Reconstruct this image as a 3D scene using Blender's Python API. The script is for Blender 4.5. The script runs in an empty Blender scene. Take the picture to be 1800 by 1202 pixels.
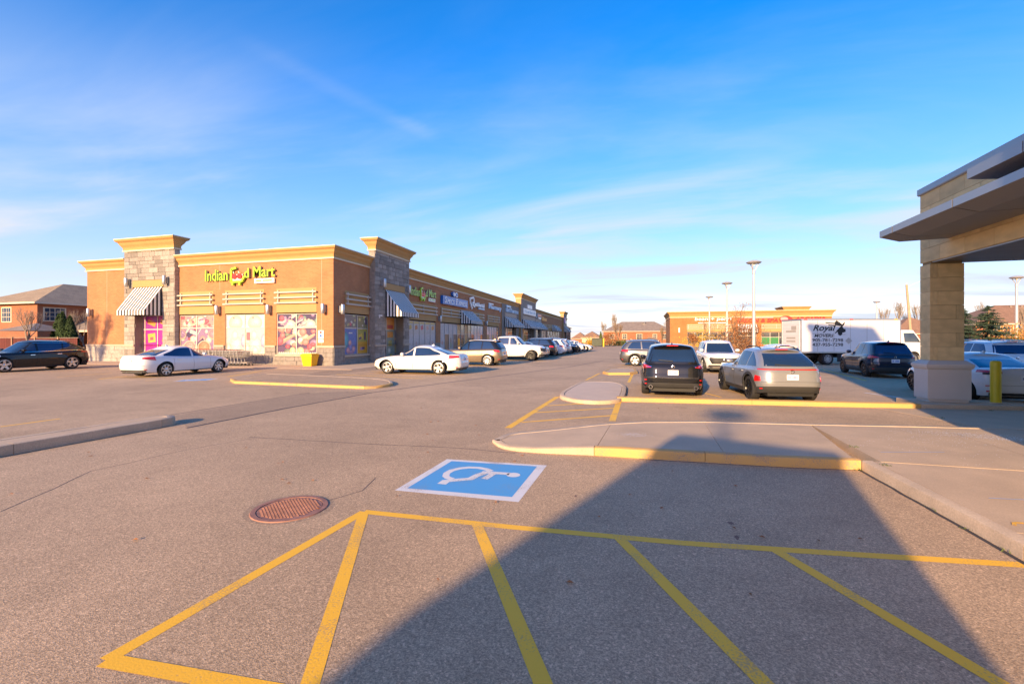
import bpy, bmesh, math, random
from mathutils import Vector, Matrix
R = math.radians
random.seed(7)
S = bpy.context.scene
C = S.collection

# ------------------------------------------------------------------ camera
F_PX, CAM_H, HOR = 810.0, 1.88, 592.0
YAW = math.atan(232 / F_PX)
FW = (-math.sin(YAW), math.cos(YAW)); RT = (math.cos(YAW), math.sin(YAW))
cam_d = bpy.data.cameras.new('camera'); cam = bpy.data.objects.new('camera', cam_d); C.objects.link(cam)
cam.location = (0, 0, CAM_H); cam.rotation_euler = (R(90), 0, YAW)
cam_d.sensor_width = 36; cam_d.lens = 36 * F_PX / 1800
cam_d.shift_y = (HOR - 601) / 1800
cam_d.clip_start = 0.05; cam_d.clip_end = 3000
S.camera = cam

# ------------------------------------------------------------------ sky, sun, exposure
SUN_AZ, SUN_EL = R(10.5), R(15.0)          # shadows run 10.5 degrees right of +Y
SUN_STRENGTH, SKY_STRENGTH, EXPOSURE = 3.3, 0.12, 1.6
w = bpy.data.worlds.new('World'); S.world = w; w.use_nodes = True
nt = w.node_tree; N = nt.nodes; Lk = nt.links
for n in list(N): N.remove(n)
out = N.new('ShaderNodeOutputWorld'); bg = N.new('ShaderNodeBackground'); bg.inputs[1].default_value = SKY_STRENGTH
sky = N.new('ShaderNodeTexSky'); sky.sky_type = 'NISHITA'; sky.sun_disc = False
sky.sun_elevation = SUN_EL; sky.sun_rotation = math.pi + SUN_AZ
sky.air_density = 1.0; sky.dust_density = 0.6; sky.ozone_density = 3.0
hs = N.new('ShaderNodeHueSaturation'); hs.inputs['Saturation'].default_value = 1.5; hs.inputs['Value'].default_value = 1.0
Lk.new(sky.outputs[0], hs.inputs['Color'])
tint = N.new('ShaderNodeMixRGB'); tint.blend_type = 'MULTIPLY'; tint.inputs[0].default_value = 1; tint.inputs[2].default_value = (1.06, 0.77, 0.94, 1); Lk.new(hs.outputs[0], tint.inputs[1])
tc = N.new('ShaderNodeTexCoord')
sep = N.new('ShaderNodeSeparateXYZ'); Lk.new(tc.outputs['Generated'], sep.inputs[0])
def mth(op, a, b=None, clamp=False):
    m = N.new('ShaderNodeMath'); m.operation = op; m.use_clamp = clamp
    for i, v in enumerate((a, b)):
        if v is None: continue
        if isinstance(v, (int, float)): m.inputs[i].default_value = v
        else: Lk.new(v, m.inputs[i])
    return m.outputs[0]
zc = mth('ADD', mth('MAXIMUM', sep.outputs['Z'], 0.0), 0.10)
px_, py_ = mth('DIVIDE', sep.outputs['X'], zc), mth('DIVIDE', sep.outputs['Y'], zc)
def cirrus(scale, ang, stretch, lo, hi, detail, dist, seed):
    cmb = N.new('ShaderNodeCombineXYZ'); Lk.new(px_, cmb.inputs[0]); Lk.new(py_, cmb.inputs[1]); cmb.inputs[2].default_value = seed
    mp = N.new('ShaderNodeMapping'); mp.inputs['Rotation'].default_value = (0, 0, ang); mp.inputs['Scale'].default_value = (1, stretch, 1)
    Lk.new(cmb.outputs[0], mp.inputs[0])
    nz = N.new('ShaderNodeTexNoise'); nz.inputs['Scale'].default_value = scale; nz.inputs['Detail'].default_value = detail
    nz.inputs['Roughness'].default_value = 0.55; nz.inputs['Distortion'].default_value = dist
    Lk.new(mp.outputs[0], nz.inputs['Vector'])
    mr = N.new('ShaderNodeMapRange'); mr.interpolation_type = 'SMOOTHSTEP'
    mr.inputs[1].default_value = lo; mr.inputs[2].default_value = hi; Lk.new(nz.outputs[0], mr.inputs[0])
    return mr.outputs[0]
c1 = cirrus(0.50, R(-24), 2.6, 0.40, 0.86, 6, 0.5, 1.3)
c2 = cirrus(1.1, R(10), 2.2, 0.46, 0.90, 8, 0.6, 7.7)
def ramp(z, a, b, lo, hi):
    r = N.new('ShaderNodeMapRange'); r.interpolation_type = 'SMOOTHSTEP'
    for i, v in enumerate((a, b, lo, hi)): r.inputs[i + 1].default_value = v
    Lk.new(z, r.inputs[0]); return r.outputs[0]
veil = ramp(sep.outputs['Z'], 0.56, 0.06, 0.0, 0.88)          # thin high haze, thicker towards the horizon
band = ramp(sep.outputs['Z'], 0.62, 0.22, 0.12, 1.0)
cl = mth('ADD', mth('MULTIPLY', veil, mth('ADD', mth('MULTIPLY', c1, 0.5), 0.62)), mth('MULTIPLY', band, mth('ADD', mth('MULTIPLY', c1, 0.34), mth('MULTIPLY', c2, 0.22))), True)
# one long feathered streak high on the left
def pix_dir(px, py):
    a, b = (px - 900) / F_PX, (HOR - py) / F_PX; return Vector((FW[0] + a * RT[0], FW[1] + a * RT[1], b)).normalized()
sa, sb = pix_dir(400, 55), pix_dir(800, 262); sn = sa.cross(sb).normalized(); sm = (sa + sb).normalized(); half = sa.dot(sm)
def vdot(v):
    d = N.new('ShaderNodeVectorMath'); d.operation = 'DOT_PRODUCT'; Lk.new(tc.outputs['Generated'], d.inputs[0]); d.inputs[1].default_value = tuple(v); return d.outputs['Value']
off = mth('ABSOLUTE', mth('ADD', vdot(sn), mth('MULTIPLY', mth('SUBTRACT', c2, 0.3), 0.012)))
streak = mth('MULTIPLY', ramp(off, 0.022, 0.0, 0.0, 0.20), ramp(vdot(sm), half - .004, half + .03, 0.0, 1.0))
cl = mth('ADD', cl, mth('MULTIPLY', streak, mth('ADD', mth('MULTIPLY', c2, 1.2), 0.35)), True)
mixc = N.new('ShaderNodeMixRGB'); Lk.new(cl, mixc.inputs[0]); Lk.new(tint.outputs[0], mixc.inputs[1])
mixc.inputs[2].default_value = (2.15, 2.32, 2.68, 1)
Lk.new(mixc.outputs[0], bg.inputs[0]); Lk.new(bg.outputs[0], out.inputs[0])
sun_d = bpy.data.lights.new('sun', 'SUN'); sun = bpy.data.objects.new('sun', sun_d); C.objects.link(sun)
sun_d.energy = SUN_STRENGTH; sun_d.angle = R(0.9); sun_d.color = (1.0, 0.67, 0.35)
sdir = Vector((math.sin(SUN_AZ) * math.cos(SUN_EL), math.cos(SUN_AZ) * math.cos(SUN_EL), -math.sin(SUN_EL)))
sun.rotation_euler = sdir.to_track_quat('-Z', 'Y').to_euler(); sun.location = (0, -30, 40)
S.view_settings.view_transform = 'Standard'; S.view_settings.look = 'None'
S.view_settings.gamma = 1; S.view_settings.exposure = EXPOSURE; S.view_settings.use_curve_mapping = False

# ------------------------------------------------------------------ surveying helpers
def gp(px, py, z=0.0):
    """ground point (world x, y) seen at photograph pixel px, py"""
    Z = F_PX * (CAM_H - z) / (py - HOR); X = (px - 900) / F_PX * Z
    return (Z * FW[0] + X * RT[0], Z * FW[1] + X * RT[1])

# ------------------------------------------------------------------ materials
MATS = {}
def mat(name, col, rough=0.6, metal=0.0, var=0.0, scale=4.0, bump=0.0, bscale=40.0, coat=0.0, rand=0.0, spec=0.5, fine=0.0, fscale=60.0, emit=0.0, stain=0.0):
    if name in MATS: return MATS[name]
    m = bpy.data.materials.new(name); m.use_nodes = True; MATS[name] = m
    n, l = m.node_tree.nodes, m.node_tree.links
    b = n['Principled BSDF']
    c = (*col, 1) if len(col) == 3 else col
    b.inputs['Base Color'].default_value = c; b.inputs['Roughness'].default_value = rough; b.inputs['Metallic'].default_value = metal
    b.inputs['Coat Weight'].default_value = coat; b.inputs['Coat Roughness'].default_value = 0.04; b.inputs['Specular IOR Level'].default_value = spec
    if emit: b.inputs['Emission Color'].default_value = c; b.inputs['Emission Strength'].default_value = emit
    t = n.new('ShaderNodeTexCoord'); last = None
    def mul(src, node_fac_out, lo, hi):
        mr = n.new('ShaderNodeMapRange'); mr.inputs[3].default_value = lo; mr.inputs[4].default_value = hi
        mr.inputs[1].default_value = 0.28; mr.inputs[2].default_value = 0.72; l.new(node_fac_out, mr.inputs[0])
        mx = n.new('ShaderNodeVectorMath'); mx.operation = 'SCALE'; l.new(mr.outputs[0], mx.inputs['Scale'])
        if src is None: mx.inputs[0].default_value = c[:3]
        else: l.new(src, mx.inputs[0])
        return mx.outputs[0]
    if var:
        z = n.new('ShaderNodeTexNoise'); z.inputs['Scale'].default_value = scale; z.inputs['Detail'].default_value = 5; l.new(t.outputs['Object'], z.inputs['Vector'])
        last = mul(last, z.outputs[0], 1 - var, 1 + var)
        rr = n.new('ShaderNodeMapRange'); rr.inputs[3].default_value = max(0.02, rough - 0.12 * (1 if rough > .2 else .2)); rr.inputs[4].default_value = min(1, rough + 0.12 * (1 if rough > .2 else .2)); l.new(z.outputs[0], rr.inputs[0]); l.new(rr.outputs[0], b.inputs['Roughness'])
    if fine:
        z = n.new('ShaderNodeTexNoise'); z.inputs['Scale'].default_value = fscale; z.inputs['Detail'].default_value = 2; l.new(t.outputs['Object'], z.inputs['Vector'])
        last = mul(last, z.outputs[0], 1 - fine, 1 + fine)
    if stain:
        z = n.new('ShaderNodeTexNoise'); z.inputs['Scale'].default_value = scale * 0.3; z.inputs['Detail'].default_value = 8; z.inputs['Distortion'].default_value = 1.5; l.new(t.outputs['Object'], z.inputs['Vector'])
        last = mul(last, z.outputs[0], 1 - stain, 1 + stain * .4)
    if rand:
        oi = n.new('ShaderNodeObjectInfo'); mr = n.new('ShaderNodeMapRange'); mr.inputs[3].default_value = 1 - rand; mr.inputs[4].default_value = 1 + rand; l.new(oi.outputs['Random'], mr.inputs[0])
        mx = n.new('ShaderNodeVectorMath'); mx.operation = 'SCALE'; l.new(mr.outputs[0], mx.inputs['Scale'])
        if last is None: mx.inputs[0].default_value = c[:3]
        else: l.new(last, mx.inputs[0])
        last = mx.outputs[0]
    if last is not None: l.new(last, b.inputs['Base Color'])
    if bump:
        z = n.new('ShaderNodeTexNoise'); z.inputs['Scale'].default_value = bscale; z.inputs['Detail'].default_value = 4; l.new(t.outputs['Object'], z.inputs['Vector'])
        bp = n.new('ShaderNodeBump'); bp.inputs['Strength'].default_value = bump; bp.inputs['Distance'].default_value = 0.02; l.new(z.outputs[0], bp.inputs['Height']); l.new(bp.outputs[0], b.inputs['Normal'])
    return m

def brick_mat(name, axis, c1, c2, mortar):
    m = bpy.data.materials.new(name); m.use_nodes = True; MATS[name] = m
    n, l = m.node_tree.nodes, m.node_tree.links; b = n['Principled BSDF']; b.inputs['Roughness'].default_value = 0.85
    t = n.new('ShaderNodeTexCoord'); s = n.new('ShaderNodeSeparateXYZ'); l.new(t.outputs['Object'], s.inputs[0])
    k = n.new('ShaderNodeCombineXYZ')
    if axis == 'xy':
        ad = n.new('ShaderNodeMath'); ad.operation = 'ADD'; l.new(s.outputs[0], ad.inputs[0]); l.new(s.outputs[1], ad.inputs[1]); l.new(ad.outputs[0], k.inputs[0])
    else: l.new(s.outputs['XYZ'.index(axis.upper())], k.inputs[0])
    l.new(s.outputs[2], k.inputs[1])
    br = n.new('ShaderNodeTexBrick'); l.new(k.outputs[0], br.inputs['Vector']); br.inputs['Scale'].default_value = 1.0
    br.inputs['Color1'].default_value = (*c1, 1); br.inputs['Color2'].default_value = (*c2, 1); br.inputs['Mortar'].default_value = (*mortar, 1)
    br.inputs['Mortar Size'].default_value = 0.006; br.inputs['Brick Width'].default_value = 0.24; br.inputs['Row Height'].default_value = 0.085
    z = n.new('ShaderNodeTexNoise'); z.inputs['Scale'].default_value = 0.7; z.inputs['Detail'].default_value = 7; l.new(t.outputs['Object'], z.inputs['Vector'])
    mr = n.new('ShaderNodeMapRange'); mr.inputs[1].default_value = .3; mr.inputs[2].default_value = .7; mr.inputs[3].default_value = 0.86; mr.inputs[4].default_value = 1.1; l.new(z.outputs[0], mr.inputs[0])
    mx = n.new('ShaderNodeVectorMath'); mx.operation = 'SCALE'; l.new(br.outputs['Color'], mx.inputs[0]); l.new(mr.outputs[0], mx.inputs['Scale']); l.new(mx.outputs[0], b.inputs['Base Color'])
    bp = n.new('ShaderNodeBump'); bp.inputs['Strength'].default_value = 0.5; bp.inputs['Distance'].default_value = 0.01; bp.invert = True
    l.new(br.outputs['Fac'], bp.inputs['Height']); l.new(bp.outputs[0], b.inputs['Normal'])
    return m

def asphalt_mat(name, base, tint=1.0, patch=0.16):
    m = bpy.data.materials.new(name); m.use_nodes = True; MATS[name] = m
    n, l = m.node_tree.nodes, m.node_tree.links; b = n['Principled BSDF']; b.inputs['Roughness'].default_value = 0.9; b.inputs['Specular IOR Level'].default_value = 0.35
    t = n.new('ShaderNodeTexCoord')
    def noise(sc, det, ro=.5, dist=0):
        z = n.new('ShaderNodeTexNoise'); z.inputs['Scale'].default_value = sc; z.inputs['Detail'].default_value = det; z.inputs['Roughness'].default_value = ro; z.inputs['Distortion'].default_value = dist
        l.new(t.outputs['Object'], z.inputs['Vector']); return z.outputs[0]
    def rng(o, a, bb, lo, hi):
        mr = n.new('ShaderNodeMapRange'); mr.inputs[1].default_value = a; mr.inputs[2].default_value = bb; mr.inputs[3].default_value = lo; mr.inputs[4].default_value = hi; l.new(o, mr.inputs[0]); return mr.outputs[0]
    def scale(v, s):
        mx = n.new('ShaderNodeVectorMath'); mx.operation = 'SCALE'; l.new(s, mx.inputs['Scale'])
        if isinstance(v, tuple): mx.inputs[0].default_value = v
        else: l.new(v, mx.inputs[0])
        return mx.outputs[0]
    col = scale(base, rng(noise(0.22, 7, .6, .6), .3, .7, 1 - patch, 1 + patch))
    col = scale(col, rng(noise(1.6, 8, .65, .8), .25, .75, .90, 1.09))
    vo = n.new('ShaderNodeTexVoronoi'); vo.inputs['Scale'].default_value = 120; l.new(t.outputs['Object'], vo.inputs['Vector'])
    sp = n.new('ShaderNodeSeparateColor'); l.new(vo.outputs['Color'], sp.inputs[0])
    col = scale(col, rng(sp.outputs[0], 0, 1, .66, 1.34))
    col = scale(col, rng(noise(46, 3), .3, .7, .82, 1.16))
    v3 = n.new('ShaderNodeTexVoronoi'); v3.inputs['Scale'].default_value = 62; l.new(t.outputs['Object'], v3.inputs['Vector'])
    s3 = n.new('ShaderNodeSeparateColor'); l.new(v3.outputs['Color'], s3.inputs[0])
    col = scale(col, rng(s3.outputs[1], .86, 1, 1.0, 1.35))
    col = scale(col, rng(noise(0.9, 4, .5, 1.2), .60, .72, 1.0, .90))     # old oil and tyre grime
    col = scale(col, rng(noise(5.5, 3, .5, .4), .70, .78, 1.0, .86))
    l.new(col, b.inputs['Base Color'])
    bp = n.new('ShaderNodeBump'); bp.inputs['Strength'].default_value = 0.35; bp.inputs['Distance'].default_value = 0.004; l.new(vo.outputs['Distance'], bp.inputs['Height']); l.new(bp.outputs[0], b.inputs['Normal'])
    return m

def print_mat():
    m = bpy.data.materials.new('window_print'); m.use_nodes = True; MATS['print'] = m
    n, l = m.node_tree.nodes, m.node_tree.links; b = n['Principled BSDF']; b.inputs['Roughness'].default_value = 0.35
    a = n.new('ShaderNodeVertexColor'); a.layer_name = 'Col'
    t = n.new('ShaderNodeTexCoord'); z = n.new('ShaderNodeTexNoise'); z.inputs['Scale'].default_value = 14; z.inputs['Detail'].default_value = 4; l.new(t.outputs['Object'], z.inputs['Vector'])
    mr = n.new('ShaderNodeMapRange'); mr.inputs[1].default_value = .3; mr.inputs[2].default_value = .7; mr.inputs[3].default_value = 0.50; mr.inputs[4].default_value = 0.80; l.new(z.outputs[0], mr.inputs[0])
    mx = n.new('ShaderNodeVectorMath'); mx.operation = 'SCALE'; l.new(a.outputs[0], mx.inputs[0]); l.new(mr.outputs[0], mx.inputs['Scale']); l.new(mx.outputs[0], b.inputs['Base Color'])
    return m

def paint_mat(name, col, wear=0.5):
    """road paint worn through to a darker tone in small flecks"""
    m = bpy.data.materials.new(name); m.use_nodes = True; MATS[name] = m
    n, l = m.node_tree.nodes, m.node_tree.links; b = n['Principled BSDF']; b.inputs['Roughness'].default_value = 0.7
    t = n.new('ShaderNodeTexCoord')
    z = n.new('ShaderNodeTexNoise'); z.inputs['Scale'].default_value = 70; z.inputs['Detail'].default_value = 3; l.new(t.outputs['Object'], z.inputs['Vector'])
    z2 = n.new('ShaderNodeTexNoise'); z2.inputs['Scale'].default_value = 2.2; z2.inputs['Detail'].default_value = 6; l.new(t.outputs['Object'], z2.inputs['Vector'])
    ad = n.new('ShaderNodeMath'); ad.operation = 'ADD'; l.new(z.outputs[0], ad.inputs[0]); l.new(z2.outputs[0], ad.inputs[1])
    mr = n.new('ShaderNodeMapRange'); mr.inputs[1].default_value = 0.76; mr.inputs[2].default_value = 0.95; mr.inputs[3].default_value = wear; mr.inputs[4].default_value = 0; l.new(ad.outputs[0], mr.inputs[0])
    mx = n.new('ShaderNodeMixRGB'); l.new(mr.outputs[0], mx.inputs[0]); mx.inputs[1].default_value = (*col, 1); mx.inputs[2].default_value = (0.30, 0.23, 0.18, 1)
    l.new(mx.outputs[0], b.inputs['Base Color'])
    bp = n.new('ShaderNodeBump'); bp.inputs['Strength'].default_value = 0.3; bp.inputs['Distance'].default_value = 0.004; l.new(z.outputs[0], bp.inputs['Height']); l.new(bp.outputs[0], b.inputs['Normal'])
    return m

asphalt_mat('asphalt', (0.47, 0.335, 0.205))
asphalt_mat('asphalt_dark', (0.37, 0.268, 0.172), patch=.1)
mat('tar', (0.05, 0.047, 0.047), .75, var=.2, scale=6)
mat('concrete', (0.54, 0.405, 0.265), .88, var=.08, scale=2.2, fine=.10, fscale=70, stain=.10, rand=.03)
mat('kerb', (0.53, 0.41, 0.28), .9, var=.12, scale=3, fine=.12, fscale=50, bump=.15, bscale=60, rand=.05)
paint_mat('yellow_paint', (0.95, 0.53, 0.03), .55)
paint_mat('kerb_yellow', (0.56, 0.35, 0.11), .9)
paint_mat('white_paint', (0.72, 0.72, 0.70), .6)
paint_mat('blue_paint', (0.085, 0.36, 0.70), .3)
mat('grass', (0.075, 0.085, 0.03), .95, var=.3, scale=1.5, fine=.3, fscale=20)
brick_mat('brick_x', 'x', (.45, .188, .078), (.39, .155, .062), (.38, .25, .14))
brick_mat('brick_y', 'y', (.45, .188, .078), (.39, .155, .062), (.38, .25, .14))
brick_mat('brick_plaza', 'x', (.42, .155, .045), (.37, .13, .037), (.34, .19, .08))
brick_mat('house_brick', 'xy', (.36, .125, .055), (.29, .10, .045), (.29, .2, .14))
mat('stucco', (.46, .27, .10), .85, var=.05, scale=1.5, bump=.06, bscale=90)
mat('stucco_panel', (.44, .268, .11), .85, var=.05, scale=1.5, bump=.06, bscale=90)
mat('trim_white', (.66, .56, .40), .7, var=.04)
mat('stone', (.28, .25, .22), .9, var=.22, scale=5, bump=.5, bscale=14, rand=.30)
mat('mortar', (.24, .215, .19), .95, var=.1)
mat('ledge', (.46, .38, .29), .85, var=.08, scale=3)
mat('limestone', (.68, .50, .24), .85, var=.13, scale=2.5, bump=.1, bscale=30, rand=.14, stain=.08)
mat('precast', (.58, .52, .45), .8, var=.05, scale=2)
mat('alu', (.50, .52, .54), .38, .85, var=.05, scale=2)
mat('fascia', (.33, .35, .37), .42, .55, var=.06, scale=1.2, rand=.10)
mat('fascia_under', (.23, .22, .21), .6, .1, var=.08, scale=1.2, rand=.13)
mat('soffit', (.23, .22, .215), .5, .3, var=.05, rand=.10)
mat('rail', (.46, .42, .36), .5, .1, var=.03)
mat('frame_white', (.62, .58, .48), .45, .1)
mat('frame_grey', (.42, .43, .44), .4, .6)
mat('glass', (.028, .062, .125), .03, .45, spec=.8)
mat('glass_shop', (.05, .065, .08), .05, 0, spec=1.0, var=.5, scale=.7)
mat('glass_pale', (.42, .46, .48), .12, 0, spec=.8, var=.35, scale=.9)
mat('interior_warm', (.42, .25, .10), .3, var=.5, scale=1.3)
mat('awning_white', (.80, .79, .76), .85)
mat('awning_black', (.028, .028, .034), .8)
mat('black', (.012, .012, .013), .6)
mat('rubber', (.022, .021, .021), .85, var=.15, scale=8)
mat('rim', (.55, .56, .58), .28, .9)
mat('rim_dark', (.03, .03, .032), .3, .6)
mat('plastic_dark', (.035, .035, .036), .65, var=.08)
mat('red_lamp', (.55, .012, .014), .12, coat=1)
mat('red_lamp_dark', (.28, .006, .01), .12, coat=1)
mat('head_lamp', (.70, .72, .74), .08, .3, coat=1)
mat('chrome', (.75, .75, .76), .12, 1)
mat('plate', (.78, .79, .80), .4)
mat('plate_blue', (.10, .16, .42), .5)
mat('lime', (.36, .62, .03), .35)
mat('lime_side', (.34, .30, .26), .5)
mat('cherry', (.75, .035, .03), .3)
mat('sign_cream', (.86, .84, .74), .5)
mat('sign_blue', (.012, .13, .47), .3)
mat('sign_white', (.82, .83, .84), .35)
mat('sign_paleblue', (.42, .62, .82), .35)
mat('sign_red', (.62, .02, .012), .35)
mat('sign_pink', (.80, .30, .28), .35)
mat('sign_orange', (.85, .36, .03), .35)
mat('sign_purple', (.25, .05, .42), .35)
mat('bin_yellow', (.86, .46, .01), .35, var=.04)
mat('bollard_yellow', (.62, .47, .015), .5, var=.08, scale=3)
mat('pole_grey', (.56, .53, .48), .5, .4, var=.05)
mat('wood_pole', (.42, .30, .19), .9, var=.15, scale=3)
mat('roof_tan', (.30, .235, .16), .95, var=.15, scale=1.2, fine=.2, fscale=9)
mat('roof_grey', (.22, .185, .16), .95, var=.15, scale=1.2, fine=.2, fscale=9)
mat('roof_brown', (.26, .155, .10), .95, var=.15, scale=1.2, fine=.2, fscale=9)
mat('fence_red', (.10, .022, .018), .85, var=.2, scale=3, rand=.2)
mat('fence_wood', (.36, .22, .13), .9, var=.15, scale=3, rand=.15)
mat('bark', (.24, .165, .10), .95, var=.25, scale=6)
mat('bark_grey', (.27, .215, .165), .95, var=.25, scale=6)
mat('leaf_cedar', (.030, .058, .014), .9, var=.45, scale=3)
mat('leaf_spruce', (.030, .055, .030), .9, var=.45, scale=3)
mat('leaf_orange', (.50, .20, .03), .85, var=.4, scale=4)
mat('leaf_gold', (.55, .33, .03), .85, var=.4, scale=4)
mat('leaf_rust', (.30, .125, .04), .85, var=.4, scale=5)
mat('leaf_green', (.10, .14, .03), .9, var=.4, scale=4)
mat('iron', (.33, .17, .125), .75, .2, var=.25, scale=9)
mat('truck_white', (.74, .73, .70), .4, var=.04, scale=.8)
mat('cart_metal', (.42, .41, .40), .35, .8)
mat('cart_red', (.45, .03, .05), .5)
mat('cart_tan', (.62, .52, .36), .5)
mat('dumpster', (.06, .075, .055), .7, var=.2)
print_mat()
def Mt(k): return MATS[k] if isinstance(k, str) else k

# ------------------------------------------------------------------ mesh builder
class Fr:
    """wall frame: u along the wall, d outwards, z up"""
    def __init__(s, o, u, n): s.o = o; s.u = u; s.n = n
    def __call__(s, u, d, z): return (s.o[0] + u * s.u[0] + d * s.n[0], s.o[1] + u * s.u[1] + d * s.n[1], z)
    @property
    def ang(s): return math.atan2(s.u[1], s.u[0])
ID = Fr((0, 0), (1, 0), (0, 1))
class MB:
    def __init__(s): s.v = []; s.f = []; s.m = []; s.c = []
    def face(s, pts, mi=0, col=None):
        i = len(s.v); s.v += [tuple(p) for p in pts]; s.f.append(tuple(range(i, i + len(pts)))); s.m.append(mi); s.c.append(col)
    def box(s, u0, u1, d0, d1, z0, z1, fr=ID, mi=0):
        i = len(s.v); s.v += [fr(u, d, z) for z in (z0, z1) for d in (d0, d1) for u in (u0, u1)]
        for q in ((0, 2, 3, 1), (4, 5, 7, 6), (0, 1, 5, 4), (2, 6, 7, 3), (0, 4, 6, 2), (1, 3, 7, 5)):
            s.f.append(tuple(i + k for k in q)); s.m.append(mi); s.c.append(None)
    def bar(s, a, b, t, t2=None, mi=0, up=(0, 0, 1)):
        a, b = Vector(a), Vector(b); d = (b - a)
        if d.length < 1e-6: return
        d.normalize(); upv = Vector(up)
        if abs(d.dot(upv)) > .95: upv = Vector((1, 0, 0))
        x = d.cross(upv).normalized(); y = x.cross(d).normalized(); t2 = t2 or t
        i = len(s.v)
        for p in (a, b):
            for sx, sy in ((-1, -1), (1, -1), (1, 1), (-1, 1)): s.v.append(tuple(p + x * sx * t / 2 + y * sy * t2 / 2))
        for q in ((0, 1, 2, 3), (7, 6, 5, 4), (0, 4, 5, 1), (1, 5, 6, 2), (2, 6, 7, 3), (3, 7, 4, 0)):
            s.f.append(tuple(i + k for k in q)); s.m.append(mi); s.c.append(None)
    def tube(s, pts, rs, n=8, mi=0, cap=True):
        pts = [Vector(p) for p in pts]
        if not hasattr(rs, '__len__'): rs = [rs] * len(pts)
        base = len(s.v)
        for k, p in enumerate(pts):
            d = (pts[min(k + 1, len(pts) - 1)] - pts[max(k - 1, 0)]).normalized()
            upv = Vector((0, 0, 1)) if abs(d.z) < .95 else Vector((1, 0, 0))
            x = d.cross(upv).normalized(); y = x.cross(d)
            for j in range(n):
                a = 2 * math.pi * j / n; s.v.append(tuple(p + (x * math.cos(a) + y * math.sin(a)) * rs[k]))
        for k in range(len(pts) - 1):
            for j in range(n):
                a, b = base + k * n + j, base + k * n + (j + 1) % n
                s.f.append((a, b, b + n, a + n)); s.m.append(mi); s.c.append(None)
        if cap:
            s.f.append(tuple(base + j for j in range(n))[::-1]); s.m.append(mi); s.c.append(None)
            e = base + (len(pts) - 1) * n; s.f.append(tuple(e + j for j in range(n))); s.m.append(mi); s.c.append(None)
    def lathe(s, prof, n=24, axis='z', org=(0, 0, 0), mi=0, close=False):
        base = len(s.v)
        for r, h in prof:
            for j in range(n):
                a = 2 * math.pi * j / n; c, q = r * math.cos(a), r * math.sin(a)
                p = (c, q, h) if axis == 'z' else (c, h, q)
                s.v.append((p[0] + org[0], p[1] + org[1], p[2] + org[2]))
        m = len(prof)
        for k in range(m if close else m - 1):
            for j in range(n):
                a, b = base + k * n + j, base + k * n + (j + 1) % n; k2 = ((k + 1) % m - k) * n
                s.f.append((a, b, b + k2, a + k2)); s.m.append(mi); s.c.append(None)
        if not close:
            s.f.append(tuple(base + j for j in range(n))[::-1]); s.m.append(mi); s.c.append(None)
            e = base + (m - 1) * n; s.f.append(tuple(e + j for j in range(n))); s.m.append(mi); s.c.append(None)
    def prism(s, poly, z0, z1, mi=0):
        i = len(s.v); n = len(poly)
        s.v += [(p[0], p[1], z0) for p in poly] + [(p[0], p[1], z1) for p in poly]
        s.f.append(tuple(i + k for k in range(n))[::-1]); s.f.append(tuple(i + n + k for k in range(n))); s.m += [mi, mi]; s.c += [None, None]
        for k in range(n):
            k2 = (k + 1) % n; s.f.append((i + k, i + k2, i + n + k2, i + n + k)); s.m.append(mi); s.c.append(None)
    def grid(s, P, mi=0, closeu=False):
        i = len(s.v); nu, nv = len(P), len(P[0])
        for row in P: s.v += [tuple(p) for p in row]
        for a in range(nu if closeu else nu - 1):
            for b in range(nv - 1):
                a2 = (a + 1) % nu
                s.f.append((i + a * nv + b, i + a2 * nv + b, i + a2 * nv + b + 1, i + a * nv + b + 1)); s.m.append(mi); s.c.append(None)
    def sweep(s, path, prof, closed=False, mi=0, fr=None):
        """prof: (offset to the right of travel, z), mitred along an xy path"""
        P = [Vector(p[:2]) for p in path]; n = len(P); rows = []
        for k in range(n):
            if closed: a, b = P[k - 1], P[(k + 1) % n]
            else: a, b = P[max(k - 1, 0)], P[min(k + 1, n - 1)]
            d1 = (P[k] - a).normalized() if (P[k] - a).length > 1e-6 else (b - P[k]).normalized()
            d2 = (b - P[k]).normalized() if (b - P[k]).length > 1e-6 else d1
            n1, n2 = Vector((d1.y, -d1.x)), Vector((d2.y, -d2.x)); m = (n1 + n2)
            m = m / max(m.dot(n1), .3) if m.length > 1e-6 else n1
            z0 = path[k][2] if len(path[k]) > 2 else 0
            rows.append([(P[k].x + m.x * o, P[k].y + m.y * o, z + z0) for o, z in prof])
        s.grid(rows, mi, closed)
        if not closed:
            for r in (rows[0][::-1], rows[-1]): s.face(r, mi)
    def obj(s, name, mats, parent=None, smooth=None):
        me = bpy.data.meshes.new(name)
        v = s.v
        me.from_pydata(v, [], s.f)
        if not isinstance(mats, (list, tuple)): mats = [mats]
        for k in mats: me.materials.append(Mt(k))
        if any(s.m): me.polygons.foreach_set('material_index', s.m)
        if any(c is not None for c in s.c):
            ca = me.color_attributes.new('Col', 'FLOAT_COLOR', 'CORNER'); i = 0
            for p in me.polygons:
                c = s.c[p.index] or (.5, .5, .5)
                for k, li in enumerate(p.loop_indices):
                    cc = c[k] if isinstance(c[0], (tuple, list)) else c
                    ca.data[li].color = (*cc, 1)
        if smooth is not None:
            bm = bmesh.new(); bm.from_mesh(me); bmesh.ops.remove_doubles(bm, verts=bm.verts, dist=1e-5); bmesh.ops.recalc_face_normals(bm, faces=bm.faces); bm.to_mesh(me); bm.free()
            me.polygons.foreach_set('use_smooth', [True] * len(me.polygons)); me.set_sharp_from_angle(angle=R(smooth))
        me.update()
        o = bpy.data.objects.new(name, me); C.objects.link(o)
        if parent is not None: o.parent = parent
        return o
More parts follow.
